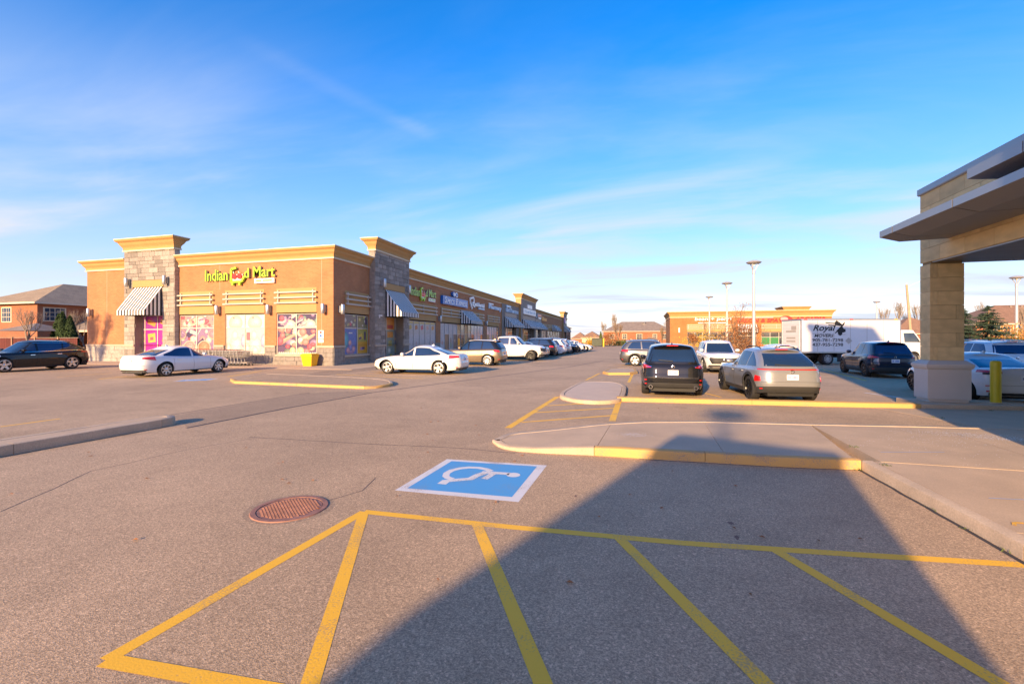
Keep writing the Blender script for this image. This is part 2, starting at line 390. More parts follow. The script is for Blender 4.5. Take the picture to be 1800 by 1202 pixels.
def child(name, mesh, parent, loc=(0, 0, 0), rot=(0, 0, 0), scale=(1, 1, 1)):
    o = bpy.data.objects.new(name, mesh); C.objects.link(o); o.parent = parent; o.location = loc; o.rotation_euler = rot; o.scale = scale; return o
def tag(o, label=None, cat=None, group=None, kind=None):
    if label: o['label'] = label
    if cat: o['category'] = cat
    if group: o['group'] = group
    if kind: o['kind'] = kind
    return o
def thing(name, label, cat, loc=(0, 0, 0), rz=0.0, group=None):
    o = bpy.data.objects.new(name, None); C.objects.link(o); o.location = loc; o.rotation_euler = (0, 0, rz); o.empty_display_size = .3
    tag(o, label, cat, group); return o
def world_obj(mb, name, mats, parent, smooth=None):
    """mb is in world coordinates; put it under parent (an Empty with location and z rotation)"""
    l = parent.location; a = parent.rotation_euler[2]; ca, sa = math.cos(-a), math.sin(-a)
    mb.v = [((x - l[0]) * ca - (y - l[1]) * sa, (x - l[0]) * sa + (y - l[1]) * ca, z - l[2]) for x, y, z in mb.v]
    return mb.obj(name, mats, parent, smooth)
def struct(mb, name, mats, smooth=None): return tag(mb.obj(name, mats, None, smooth), kind='structure')
def dup(root, loc, rz, label=None, group=None):
    r = root.copy(); C.objects.link(r); r.location = loc; r.rotation_euler = (0, 0, rz)
    if label: r['label'] = label
    if group: r['group'] = group
    for ch in list(root.children):
        c = ch.copy(); C.objects.link(c); c.parent = r
        for g in ch.children:
            d = g.copy(); C.objects.link(d); d.parent = c
    return r
def text_mesh(s, size, depth=0.0, shear=0.0, space=1.0, bold=0.0):
    cu = bpy.data.curves.new('lettering', 'FONT'); cu.body = s; cu.size = size; cu.extrude = depth / 2; cu.shear = shear; cu.space_character = space; cu.offset = bold
    cu.resolution_u = 3; cu.align_x = 'LEFT'
    o = bpy.data.objects.new('lettering', cu); C.objects.link(o)
    dg = bpy.context.evaluated_depsgraph_get(); me = bpy.data.meshes.new_from_object(o.evaluated_get(dg))
    bpy.data.objects.remove(o); bpy.data.curves.remove(cu)
    return me
def put_text(s, fr, u, d, z, width, height, material, parent, name='letters', depth=.06, shear=0, bold=0.0, flip=False, split=False, side=None):
    """lettering on a wall frame, scaled to a width and height; read left to right from u on"""
    me = text_mesh(s, 1.0, 0.0, shear, 1.0, bold); xs = [v.co.x for v in me.vertices]; ys = [v.co.y for v in me.vertices]
    x0, x1, y0, y1 = min(xs), max(xs), min(ys), max(ys); sx, sy = width / (x1 - x0), height / (y1 - y0); sg = -1 if flip else 1
   
    def P(c, dd): return fr(u + sg * (c.x - x0) * sx, dd, z + (c.y - y0) * sy)
    par = list(range(len(me.vertices)))                      # one object for each separate letter shape
    def find(i):
        while par[i] != i: par[i] = par[par[i]]; i = par[i]
        return i
    for p in me.polygons:
        for i in p.vertices[1:]: par[find(i)] = find(p.vertices[0])
    groups = {}
    for p in me.polygons: groups.setdefault(find(p.vertices[0]), []).append(p)
    o = None
    for pl in groups.values():
        mb = MB(); ec = {}
        for p in pl:
            mb.face([P(me.vertices[i].co, d + depth) for i in p.vertices])
            for e in p.edge_keys: ec[e] = ec.get(e, 0) + 1
        for (a, b), k in ec.items():
            if k == 1:
                ca, cb = me.vertices[a].co, me.vertices[b].co; mb.face([P(ca, d), P(cb, d), P(cb, d + depth), P(ca, d + depth)], 1)
        o = world_obj(mb, 'letter', [material, side or material], parent)
    bpy.data.meshes.remove(me)
    return o
def disc(mb, fr, u, d0, d1, z, r, n=20, mi=0, rz=None):
    a = [(u + r * math.cos(2 * math.pi * k / n), z + (rz or r) * math.sin(2 * math.pi * k / n)) for k in range(n)]
    mb.face([fr(p, d1, q) for p, q in a], mi)
    for k in range(n):
        p, q = a[k], a[(k + 1) % n]; mb.face([fr(p[0], d0, p[1]), fr(q[0], d0, q[1]), fr(q[0], d1, q[1]), fr(p[0], d1, p[1])], mi)

# ================================================================== GROUND
def lerp(a, b, t): return a + (b - a) * t
def sstep(a, b, x):
    t = min(1, max(0, (x - a) / (b - a))); return t * t * (3 - 2 * t)
def terrain(x, y): return -0.03 - 2.0 * sstep(104, 135, y)
mb = MB(); gx = [-1500, -600, -250, -120, -80, -60, -40, -20, 0, 20, 40, 60, 80, 120, 250, 600, 1500]; gy = [-900, -300, -120, -60, 0, 60, 100] + [104 + 3 * k for k in range(12)] + [150, 200, 300, 600, 1500]
mb.grid([[(x, y, terrain(x, y)) for y in gy] for x in gx]); struct(mb, 'ground', 'grass', 60)
mb = MB(); mb.face([(-58, -60, 0), (60, -60, 0), (60, 101, 0), (-58, 101, 0)]); struct(mb, 'parking_lot', 'asphalt')
# darker areas and tar seams lying on the asphalt
def flat(poly, z, m, name, parent=None):
    mb = MB(); mb.prism(poly, z - .004, z)
    return world_obj(mb, name, m, parent) if parent else struct(mb, name, m)
def strip(mb, pts, wd, z=.0015, mi=0):
    P = [Vector(p) for p in pts]; rows = []
    for k, p in enumerate(P):
        d = (P[min(k + 1, len(P) - 1)] - P[max(k - 1, 0)]).normalized(); n = Vector((-d.y, d.x)) * wd / 2
        rows.append([(p.x - n.x, p.y - n.y, z), (p.x + n.x, p.y + n.y, z)])
    mb.grid(rows, mi)
def wob(pts, amp, step=.35):
    o = []
    for a, b in zip(pts, pts[1:]):
        n = max(1, int((Vector(b) - Vector(a)).length / step))
        for k in range(n): t = k / n; o.append((lerp(a[0], b[0], t) + random.uniform(-amp, amp), lerp(a[1], b[1], t) + random.uniform(-amp, amp)))
    return o + [pts[-1]]
mb = MB()
for line, wd in (([(301, 729), (420, 710), (500, 697), (545, 690)], .05), ([(330, 752), (500, 718), (660, 689), (860, 663), (1000, 645), (1060, 634)], .09), ([(440, 768), (640, 780), (800, 787), (905, 796)], .022), ([(760, 673), (860, 680), (1010, 676)], .02), ([(900, 647), (1000, 640), (1055, 637)], .05), ([(0, 900), (160, 828), (330, 790), (445, 770)], .012), ([(575, 880), (640, 862), (660, 840)], .012)):
    strip(mb, wob([gp(*p) for p in line], .02), wd, .0014)
for pl, wd in (([(3.40, -6), (3.18, 1.0), (gp(1800, 985)[0] - .03, gp(1800, 985)[1]), (gp(1515, 826)[0] - .03, gp(1515, 826)[1])], .045), ([gp(1515, 827), gp(1366, 821), gp(1124, 806.5)], .02), ([(-9.68, -4), (-9.67, 4.9), (-9.58, 7.2), (-9.75, 7.7)], .03), ([gp(1600, 718.6), gp(1800, 723.5)], .02)): strip(mb, wob(pl, .008, .2), wd, .0016)
struct(mb, 'tar_seam', 'tar')
flat([gp(*p) for p in [(301, 731), (420, 711), (545, 691), (600, 688), (655, 688), (500, 717), (330, 751)]], .0008, 'asphalt_dark', 'darker_asphalt')
flat([gp(*p) for p in [(525, 661), (562, 653), (660, 644), (664, 650), (600, 657), (560, 661)]], .0010, 'asphalt_dark', 'darker_asphalt')  # wedge in a darker asphalt tone
mat('rust_stain', (.20, .115, .075), .8, var=.3, scale=30)
rnd = random.Random(4)
for px, py, a, b in ((1285, 919, .035, .05), (1295, 944, .022, .075), (1012, 872, .02, .05)):
    c = gp(px, py); mb = MB(); mb.face([(c[0] + a * math.cos(q) * rnd.uniform(.5, 1.1), c[1] + b * math.sin(q) * rnd.uniform(.5, 1.1), .0009) for q in [k * math.pi / 9 for k in range(18)]]); struct(mb, 'rust_stain', 'rust_stain')

# ---- raised pavements with kerb stones
KERB_H = .14
def kerb_run(parent, path, width, h=KERB_H, step=2.2, m='kerb', closed=False, name='kerb_stone', drop=None):
    """kerb stones along path; the stones lie to the left of travel, the face is on the path"""
    P = [Vector(p[:2]) for p in path]
    if closed: P.append(P[0])
    segs = []; cur = [P[0]]; L = 0
    for a, b in zip(P, P[1:]):
        n = max(1, math.ceil((b - a).length / step))
        for k in range(n):
            q = a.lerp(b, (k + 1) / n); L += (q - cur[-1]).length; cur.append(q)
            if L > step * .8: segs.append(cur); cur = [q]; L = 0
    if len(cur) > 1: segs.append(cur)
    prof = [(0, -.05), (0, h - .03), (-.006, h - .010), (-.025, h), (-width + .02, h), (-width, h - .02), (-width, -.05)]
    for sg in segs:
        d = (sg[-1] - sg[-2]).normalized(); sg = sg[:-1] + [sg[-1] - d * .008]
        mid_ = sg[len(sg) // 2]
        if drop: sg = [(p.x, p.y, drop(p.x, p.y)) for p in sg]
        mb = MB(); mb.sweep(sg, prof); mm = m(mid_) if callable(m) else m
        world_obj(mb, name, mm, parent, 40)
G13 = lambda px, py: gp(px, py, .13)
walk = tag(thing('pavement', None, None, (0, 0, 0)), kind='structure')
front = [gp(*p) for p in [(1515, 826), (1366, 820), (1240, 812), (1124, 805.5), (1033, 799.5), (956, 797)]]
nose = [gp(*p) for p in [(884, 791)]] + [gp(864, 777), ] + [G13(*p) for p in [(868, 764), (891, 753)]]
back = [G13(*p) for p in [(951, 749), (1071, 742.7), (1129, 740.4), (1240, 740), (1433, 745), (1600, 748)]]
def smooth_path(p, n=3):
    for _ in range(n):
        q = [p[0]]
        for a, b in zip(p, p[1:]): q += [(lerp(a[0], b[0], .25), lerp(a[1], b[1], .25)), (lerp(a[0], b[0], .75), lerp(a[1], b[1], .75))]
        p = q + [p[-1]]
    return p
back_end = (7.4, back[-1][1] + (7.4 - back[-1][0]) * .12)
loop_w = front[:4] + smooth_path(front[3:] + nose + back[:2], 2)[1:-1] + back[2:] + [back_end]
right_line = [(3.42, -9.0), (3.2, 1.0), gp(1800, 985), front[0]]
yel = lambda p: 'kerb_yellow' if (-1.2 < p.x < 2.96 and p.y < 8.2) else 'kerb'
kerb_run(walk, right_line[::-1], .15, m='kerb', step=1.8)
# travel so that the stones lie inside: the outline runs clockwise seen from above, inside on the right -> reverse it
nose_drop = lambda x, y: -.085 * sstep(-.3, -2.3, x) if x < -.3 else 0.0
kerb_run(walk, loop_w[::-1], .15, m=yel, step=1.9, drop=nose_drop)
def slab(parent, poly, z1=.132, m='concrete', z0=-.05, name='paving_slab', drop=None):
    g = .006; c = Vector((sum(p[0] for p in poly) / len(poly), sum(p[1] for p in poly) / len(poly)))
    pl = [tuple(Vector(p) + (c - Vector(p)).normalized() * g) for p in poly]
    mb = MB(); mb.prism(pl, z0, z1)
    if drop: mb.v = [(x, y, z + (drop(x, y) if z == z1 else 0)) for x, y, z in mb.v]
    return world_obj(mb, name, m, parent)
def inset(path, d):
    mb = MB(); mb.sweep(path, [(d, 0), (d, 1)]); return [(v[0], v[1]) for v in mb.v[:2 * len(path):2]]
inn = inset(loop_w, .152)
def at_x(path, x):
    for a, b in zip(path, path[1:]):
        if (a[0] - x) * (b[0] - x) <= 0 and abs(a[0] - b[0]) > 1e-6: t = (x - a[0]) / (b[0] - a[0]); return (x, lerp(a[1], b[1], t))
    return path[-1]
ix = min(range(len(inn)), key=lambda k: inn[k][0])
fr_in, bk_in = inn[:ix + 1], inn[ix:]
def cut_region(x0f, x0b, x1f, x1b):
    f = [p for p in fr_in if x0f < p[0] < x1f]; b = [p for p in bk_in if x0b < p[0] < x1b]
    poly = [at_x(fr_in, x1f)] + f + [at_x(fr_in, x0f)] + [at_x(bk_in, x0b)] + b + [at_x(bk_in, x1b)]
    return poly
j1f, j1b = G13(1047, 790)[0], G13(1074, 744)[0]; j2f, j2b = G13(1272, 795)[0], G13(1238, 743)[0]
nose_poly = [at_x(fr_in, j1f)] + [p for p in fr_in if p[0] < j1f] + [p for p in bk_in[1:] if p[0] < j1b] + [at_x(bk_in, j1b)]
slab(walk, nose_poly, drop=nose_drop); slab(walk, cut_region(j1f, j1b, j2f, j2b), drop=nose_drop); slab(walk, cut_region(j2f, j2b, 2.9, 3.18))
ys = [-9, -6, -3, 0, 3.0, 5.2, 7.62]
xk = lambda y: (3.42 + (y + 9) * (-.22 / 10) if y < 1 else lerp(3.2, front[0][0], (y - 1) / (front[0][1] - 1))) + .155
for a, b in zip(ys, ys[1:]):
    slab(walk, [(xk(a), a), (5.4, a), (5.4, b), (xk(b), b)]); slab(walk, [(5.41, a), (7.42, a), (7.42, b), (5.41, b)])
bx = at_x(bk_in, 3.19)
slab(walk, [(3.19, 7.63), (5.4, 7.63), (5.4, at_x(bk_in, 5.4)[1]), bx]); slab(walk, [(5.41, 7.63), (7.42, 7.63), (7.42, back_end[1] - .16), (5.41, at_x(bk_in, 5.41)[1])])
# painted strokes on the pavement
mb = MB()
mat('chalk_blue', (.30, .42, .62), .8)
for a, b in (((1548, 795), (1660, 795)), ((1738, 876), (1800, 879))): strip(mb, [G13(*a), G13(*b)], .02, .137)
struct(mb, 'chalk_line', 'chalk_blue')
mb = MB(); strip(mb, [G13(1782, 919), G13(1800, 920)], .03, .137); strip(mb, [G13(1782, 919), G13(1783, 924)], .03, .137); struct(mb, 'yellow_mark', 'yellow_paint')
# spilled road salt
mb = MB()
for cx, cy, n, sx, sy in ((1690, 764, 900, .42, .14), (1770, 772, 600, .35, .10), (1640, 775, 200, .6, .25), (1690, 800, 90, .5, .5), (1118, 765, 260, .16, .10), (1560, 780, 40, .4, .4)):
    c = G13(cx, cy)
    for k in range(n):
        x, y = c[0] + random.gauss(0, sx), c[1] + random.gauss(0, sy); r = random.uniform(.003, .009); a = random.random() * 3
        mb.face([(x + r * math.cos(a + q), y + r * math.sin(a + q), .1375 + random.random() * .002) for q in (0, 1.6, 3.1, 4.7)])
tag(mb.obj('road_salt', 'sign_white'), 'white road salt scattered on the concrete pavement', 'salt', kind='stuff')

# ---- far kerb in front of the parked row, then apron under the canopy
fk = [gp(1085, 705.5), gp(1450, 714.5), gp(1800, 721.7), (16, 15.8)]
fkerb = tag(thing('barrier_kerb', None, None, (0, 0, 0)), kind='structure')
kerb_run(fkerb, fk, .34, .12, 2.6, m=lambda p: 'kerb_yellow' if p.x < 6.9 else 'kerb')
ap = tag(thing('apron', None, None, (0, 0, 0)), kind='structure')
for a, b in ((5.9, 9.2), (9.2, 12.6), (12.6, 16)):
    lo = lambda x: back_end[1] + .02 if x > 7.4 else at_x(back + [back_end], x)[1] + .02
    hi = lambda x: at_x(fk, x)[1] - .01
    slab(ap, [(a if a > 6 else 6.9, lo(a if a > 6 else 6.9)), (b, lo(b)), (b, hi(b)), (a, hi(a))], .005)
# raised pad on which the column stands
pad = [(7.0, at_x(fk, 7.0)[1] + .345), (16, at_x(fk, 15.9)[1] + .345), (16, 16.2), (7.15, 15.95)]
slab(fkerb, pad[:2] + [(16, 16.16), (7.0, 15.86)][:2], .128)

def island(name, outer, h=.13, top='concrete', kw=.15, km='kerb'):
    t = tag(thing(name, None, None, (0, 0, 0)), kind='structure')
    A = sum(a[0] * b[1] - b[0] * a[1] for a, b in zip(outer, outer[1:] + outer[:1]))
    if A < 0: outer = outer[::-1]
    kerb_run(t, outer, kw, h, 1.6, closed=True, m=km)
    mb = MB(); mb.sweep(outer, [(-kw - .004, 0), (-kw - .004, 1)], True); slab(t, [(v[0], v[1]) for v in mb.v[:2 * len(outer):2]], h - .006, top)
    return t
def closed_smooth(p, n=2):
    for _ in range(n):
        q = []
        for a, b in zip(p, p[1:] + p[:1]): q += [(lerp(a[0], b[0], .22), lerp(a[1], b[1], .22)), (lerp(a[0], b[0], .78), lerp(a[1], b[1], .78))]
        p = q
    return p
mat('concrete_pale', (.58, .46, .34), .85, var=.05, scale=2, fine=.05, fscale=60)
island('traffic_island', closed_smooth([G13(*p) for p in [(976, 692), (1010, 673), (1026, 668), (1102, 670), (1099, 699), (1060, 703), (1014, 701)]]), .10, top='concrete_pale')
island('traffic_island', closed_smooth([gp(*p) for p in [(1055, 659), (1072, 650), (1118, 650), (1122, 659)]], 1), .12, km='kerb_yellow')
mid = [gp(387, 673), gp(500, 677.5), gp(600, 682), gp(652, 684), gp(692, 679), gp(688, 672), gp(650, 668), gp(505, 661), gp(458, 660)]
island('traffic_island', closed_smooth(mid, 1), .10, 'asphalt', .14, lambda p: 'kerb_yellow' if p.y < 15.6 else 'kerb')
island('traffic_island', [(-9.72, -8.0), (-9.70, 4.9), (-9.62, 7.2)] + [(-9.92 + .30 * math.cos(a), 7.3 + .35 * math.sin(a)) for a in (0.3, .8, 1.4, 2.0, 2.6)] + [(-10.40, 5.0), (-10.40, -8.0)], .17, 'concrete', .16)

# mall pavement: flush concrete walks along both shop fronts
mw = tag(thing('shop_walk', None, None, (0, 0, 0)), kind='structure')
x = -42.0
while x < -19:
    slab(mw, [(x, 22.6), (x + 2.9, 22.6), (x + 2.9, 25.5), (x, 25.5)], .012); x += 2.9
FD = (-.0408, .9992)
def f2xy(s, d): return (-19.35 + FD[0] * s + FD[1] * d, 25.52 + FD[1] * s - FD[0] * d)
s = -2.9
while s < 124:
    slab(mw, [f2xy(s, .02), f2xy(s, 3.2), f2xy(s + 3.1, 3.2), f2xy(s + 3.1, .02)], .014 if s < 6 else .11); s += 3.1
kb = tag(thing('shop_kerb', None, None, (0, 0, 0)), kind='structure')
kerb_run(kb, [f2xy(s, 3.36) for s in range(8, 125, 3)], .15, .115, 3.0)

# ---- painted markings
def marking(name, lines, m='yellow_paint', z=.0014):
    mb = MB()
    for k, (pts, wd) in enumerate(lines): strip(mb, pts, wd, z + .00015 * k)
    return struct(mb, name, m)
A0 = gp(640, 899)
marking('hatched_bay', [([A0, gp(900, 926), gp(1200, 954), gp(1500, 974), gp(1800, 992.5)], .105),
    ([A0, gp(186, 1160)], .105), ([gp(186, 1160), (-1.2, 2.06), (.6, 2.2), (3.15, 2.45)], .105),
    ([A0, gp(545, 1202), (-1.72, 2.06)], .105), ([gp(838, 920), gp(955, 1202), (-.42, 2.15)], .105),
    ([gp(1087, 944), gp(1345, 1202), (.95, 2.25)], .105), ([gp(1362, 966), gp(1760, 1202), (2.35, 2.40)], .105)])
marking('hatched_bay', [([gp(893, 752), gp(980, 697)], .15), ([gp(1076, 740), gp(1088, 706)], .15), ([gp(960, 713), gp(1083, 706)], .10), ([gp(940, 725), gp(1081, 717)], .10), ([gp(917, 742), gp(1077, 730)], .10)])
marking('hatched_bay', [([gp(1030, 668), gp(1054, 656)], .10), ([gp(1105, 672), gp(1113, 655)], .12), ([gp(1040, 664), gp(1108, 662)], .06)])
marking('parking_line', [([gp(0, 750), gp(106, 735.6)], .09)])
for a, b in (((100, 662.5), (198, 656)), ((173, 666.5), (224, 661)), ((255, 669), (275, 668)), ((652, 652), (780, 659)), ((592, 658), (744, 665.6)), ((1236, 690), (1268, 698)), ((1445, 649), (1523, 669)), ((1335, 655), (1345, 650)), ((400, 662), (460, 652))):
    marking('parking_line', [([gp(*a), gp(*b)], .10)])
marking('parking_line', [([gp(1520, 690), gp(1612, 703)], .10)], 'white_paint')
def c6(x, y): return gp(420 + x / 3.103, 780 + y / 3.103)
def wheelchair(c, name, full=True):
    t = tag(thing(name, None, None, (0, 0, 0)), kind='structure')
    mb = MB(); q = [c(*p) for p in [(1135, 83), (1680, 117), (1525, 317), (850, 253)]]; mb.face([(x, y, .0014) for x, y in q]); world_obj(mb, 'white_border', 'white_paint', t)
    mb = MB(); q = [c(*p) for p in [(1160, 94), (1626, 123), (1489, 290), (917, 242)]]; mb.face([(x, y, .0024) for x, y in q]); world_obj(mb, 'blue_field', 'blue_paint', t)
    mb = MB(); z = .0034
    strip(mb, [c(*p) for p in [(1165, 192), (1140, 186), (1128, 176), (1134, 160), (1160, 145), (1205, 134), (1255, 129), (1310, 131), (1350, 139), (1375, 150)]], .095, z)
    strip(mb, [c(*p) for p in [(1325, 155), (1400, 159), (1475, 164)]], .105, z + .0003)
    h = [(1497 + 38 * math.cos(a), 170 + 12 * math.sin(a)) for a in [k * math.pi / 8 for k in range(16)]]; mb.face([(*c(*p), z + .0003) for p in h])
    strip(mb, [c(*p) for p in [(1352, 155), (1300, 172), (1262, 192)]], .105, z + .0009); strip(mb, [c(*p) for p in [(1275, 190), (1180, 198), (1110, 205)]], .105, z + .0003)
    strip(mb, [c(*p) for p in [(1128, 204), (1105, 220)]], .12, z + .00075); strip(mb, [c(*p) for p in [(1390, 160), (1362, 178), (1338, 192)]], .095, z + .0009)
    world_obj(mb, 'wheelchair_symbol', 'white_paint', t)
wheelchair(c6, 'accessible_bay_sign')
q0, q1, q3 = Vector(gp(327, 667)), Vector(gp(385, 665)), Vector(gp(303, 670.5))
n6 = [Vector(c6(*p)) for p in [(1135, 83), (1680, 117), (850, 253)]]
def c6b(x, y):
    p = Vector(c6(x, y)) - n6[0]; a, b = n6[1] - n6[0], n6[2] - n6[0]; D = a.x * b.y - a.y * b.x
    u, v = (p.x * b.y - p.y * b.x) / D, (a.x * p.y - a.y * p.x) / D; r = q0 + (q1 - q0) * u + (q3 - q0) * v; return (r.x, r.y)
wheelchair(c6b, 'accessible_bay_sign')

# ---- weeds in the joints
mb = MB(); rnd = random.Random(12)
for px, py, z in ((1500, 786, .13), (1557, 818, .13), (1506, 826, 0), (1512, 826, 0), (1640, 895, 0), (1700, 930, 0), (1655, 735, 0), (1640, 733, 0), (1742, 722, 0), (1500, 712, 0), (1768, 967, 0), (190, 756, 0)):
    c = gp(px, py, z)
    for k in range(26):
        x, y = c[0] + rnd.gauss(0, .035), c[1] + rnd.gauss(0, .03); a = rnd.random() * 6.28; h = rnd.uniform(.012, .04); q = .004
        mb.face([(x - q * math.cos(a), y - q * math.sin(a), z + .003), (x + q * math.cos(a), y + q * math.sin(a), z + .003), (x + rnd.gauss(0, .015), y + rnd.gauss(0, .015), z + h)])
tag(mb.obj('weeds', 'leaf_green'), 'small green weeds growing in the pavement joints', 'weeds', kind='stuff')
# ---- manhole
mc = gp(510, 893.5); man = thing('manhole_cover', 'round rusty cast-iron manhole cover set in the asphalt by the yellow hatching', 'manhole', (mc[0], mc[1], 0), R(24))
mb = MB(); mb.lathe([(.335, -.02), (.335, .010), (.385, .010), (.392, .001), (.392, -.02)], 48, close=True); mb.obj('ring_frame', 'iron', man, 40)
mb = MB(); mb.lathe([(.325, -.02), (.325, .006), (.0, .006)], 48); mb.obj('lid', 'iron', man, 40)
mb = MB(); k = 0
for i in range(-9, 10):
    for j in range(-9, 10):
        x, y = i * .034 + (j % 2) * .017, j * .034
        if math.hypot(x, y) < .30: mb.box(x - .012, x + .012, y - .0085, y + .0085, .005, .012)
tag(mb.obj('tread_stud', 'iron', man), kind='stuff')
mb = MB(); mb.prism([(mc[0] + .47 * math.cos(a), mc[1] + .44 * math.sin(a)) for a in [k * math.pi / 16 for k in range(32)]], -.002, .0006); struct(mb, 'darker_asphalt', 'asphalt_dark')

# ================================================================== SHOPPING PLAZA (the long building on the left)
F1 = Fr((-19.35, 25.52), (-1, 0), (0, -1)); F2 = Fr((-19.35, 25.52), FD, (FD[1], -FD[0]))
mall = thing('shopping_plaza', 'long orange brick and stone shopping plaza with cornices and corner towers', 'building', (-19.35, 25.52, 0))
def wall(fr, u0, u1, z0, z1, holes, m, name, parent, d=0.0, depth=.22):
    us = sorted({u0, u1, *[h[0] for h in holes], *[h[1] for h in holes]}); zs = sorted({z0, z1, *[h[2] for h in holes], *[h[3] for h in holes]})
    us = [u for u in us if u0 <= u <= u1]; zs = [z for z in zs if z0 <= z <= z1]
    mb = MB()
    for a, b in zip(us, us[1:]):
        for c, e in zip(zs, zs[1:]):
            cu, cz = (a + b) / 2, (c + e) / 2
            if any(h[0] < cu < h[1] and h[2] < cz < h[3] for h in holes): continue
            mb.face([fr(a, d, c), fr(b, d, c), fr(b, d, e), fr(a, d, e)])
    for h in holes:
        a, b, c, e = max(h[0], u0), min(h[1], u1), max(h[2], z0), min(h[3], z1); q = d - depth
        mb.face([fr(a, d, c), fr(a, q, c), fr(a, q, e), fr(a, d, e)]); mb.face([fr(b, d, c), fr(b, d, e), fr(b, q, e), fr(b, q, c)])
        mb.face([fr(a, d, e), fr(a, q, e), fr(b, q, e), fr(b, d, e)])
        if c > z0 + .01: mb.face([fr(a, d, c), fr(b, d, c), fr(b, q, c), fr(a, q, c)])
    return world_obj(mb, name, m, parent)
def food_print(fr, u0, u1, z0, z1, d, bgc, items, parent, seed, sg=1, name='poster'):
    """vinyl print on a pane: a ground colour and flat shapes, each a hair proud of the last"""
    mb = MB(); mb.face([fr(u0, d, z0), fr(u1, d, z0), fr(u1, d, z1), fr(u0, d, z1)], 0, bgc); k = 1
    def clip(p):
        return (min(max(p[0], u0), u1), min(max(p[1], z0), z1))
    for it in items:
        kind, cu, cz, r, col = it[:5]; dd = d + .0006 * k; k += 1
        cu = lerp(u0, u1, cu); cz = lerp(z0, z1, cz); r *= (z1 - z0)
        if kind == 'disc':
            ry = r * (it[5] if len(it) > 5 else 1); n = 18; P = [clip((cu + r * math.cos(2 * math.pi * q / n), cz + ry * math.sin(2 * math.pi * q / n))) for q in range(n)]
            cc = clip((cu - sg * r * .2, cz + ry * .2)); lt = tuple(min(1, x * 1.35 + .06) for x in col); dk = tuple(x * .72 for x in col)
            for q in range(n): mb.face([fr(cc[0], dd, cc[1]), fr(P[q][0], dd, P[q][1]), fr(P[(q + 1) % n][0], dd, P[(q + 1) % n][1])], 0, (lt, dk, dk))
        else:
            w2, a = it[5], it[6]; ca, sa = math.cos(a), math.sin(a); P = [clip((cu + x * ca - y * sa, cz + x * sa + y * ca)) for x, y in ((-r, -w2 * r), (r, -w2 * r), (r, w2 * r), (-r, w2 * r))]
            mb.face([fr(p, dd, q) for p, q in P], 0, col)
    return world_obj(mb, name, 'print', parent)
def window(fr, u0, u1, z0, z1, cols, rows, parent, d=-.12, fm='frame_white', gm='glass_shop', t=.06, prints=None, name='window', warm=None):
    """frame mesh with the panes as its children; cols and rows are split positions 0..1"""
    mb = MB(); cu = [u0 + (u1 - u0) * c for c in cols]; rz = [z0 + (z1 - z0) * c for c in rows]; e = .001
    for u in cu: mb.box(max(u0, u - t / 2), min(u1, u + t / 2), d, d + .07, z0, z1, fr)
    for z in rz: mb.box(u0, u1, d, d + .068, max(z0, z - t / 2), min(z1, z + t / 2), fr)
    o = world_obj(mb, name, fm, parent)
    for i, (a, b) in enumerate(zip(cu, cu[1:])):
        for j, (c, q) in enumerate(zip(rz, rz[1:])):
            g = gm
            if warm and (i, j) in warm: g = warm[(i, j)]
            p = prints(i, j) if prints else None
            aa, bb, cc, qq = a + t / 2, b - t / 2, c + t / 2, q - t / 2
            m2 = MB(); m2.box(aa - .01, bb + .01, d + .005, d + .025, cc - .01, qq + .01, fr); pn = world_obj(m2, 'pane', g, parent); pn.parent = o
            if p:
                po = food_print(fr, aa, bb, cc, qq, d + .028, p[0], p[1], parent, 0); po.parent = o
    return o
def louver(fr, u0, u1, z0, z1, parent, d=.0):
    mb = MB(); mb.box(u0, u1, d - .10, d + .02, z0, z1, fr); o = world_obj(mb, 'louver_panel', 'stucco_panel', parent)
    h = z1 - z0
    for k in range(3):
        z = z0 + h * (.40 + .215 * k); m = MB(); m.box(u0 - .08, u1 + .04, d + .13, d + .20, z - .05, z + .05, fr); r = world_obj(m, 'rail', 'rail', parent); r.parent = o
    n = max(2, round((u1 - u0) / 2.9) + 1)
    for k in range(n):
        u = lerp(u0 + .22, u1 - .22, k / (n - 1)); m = MB(); m.box(u - .04, u + .04, d + .02, d + .128, z0 + h * .36, z0 + h * .92, fr); r = world_obj(m, 'bracket', 'rail', parent); r.parent = o
    return o
CUBE = MB(); CUBE.box(-.5, .5, -.5, .5, -.5, .5); _t = CUBE.obj('stone_block', 'stone'); STONE_ME = _t.data; bpy.data.objects.remove(_t)
bmx = bmesh.new(); bmx.from_mesh(STONE_ME); bmesh.ops.bevel(bmx, geom=bmx.edges[:], offset=.035, segments=1, affect='EDGES'); bmx.to_mesh(STONE_ME); bmx.free()
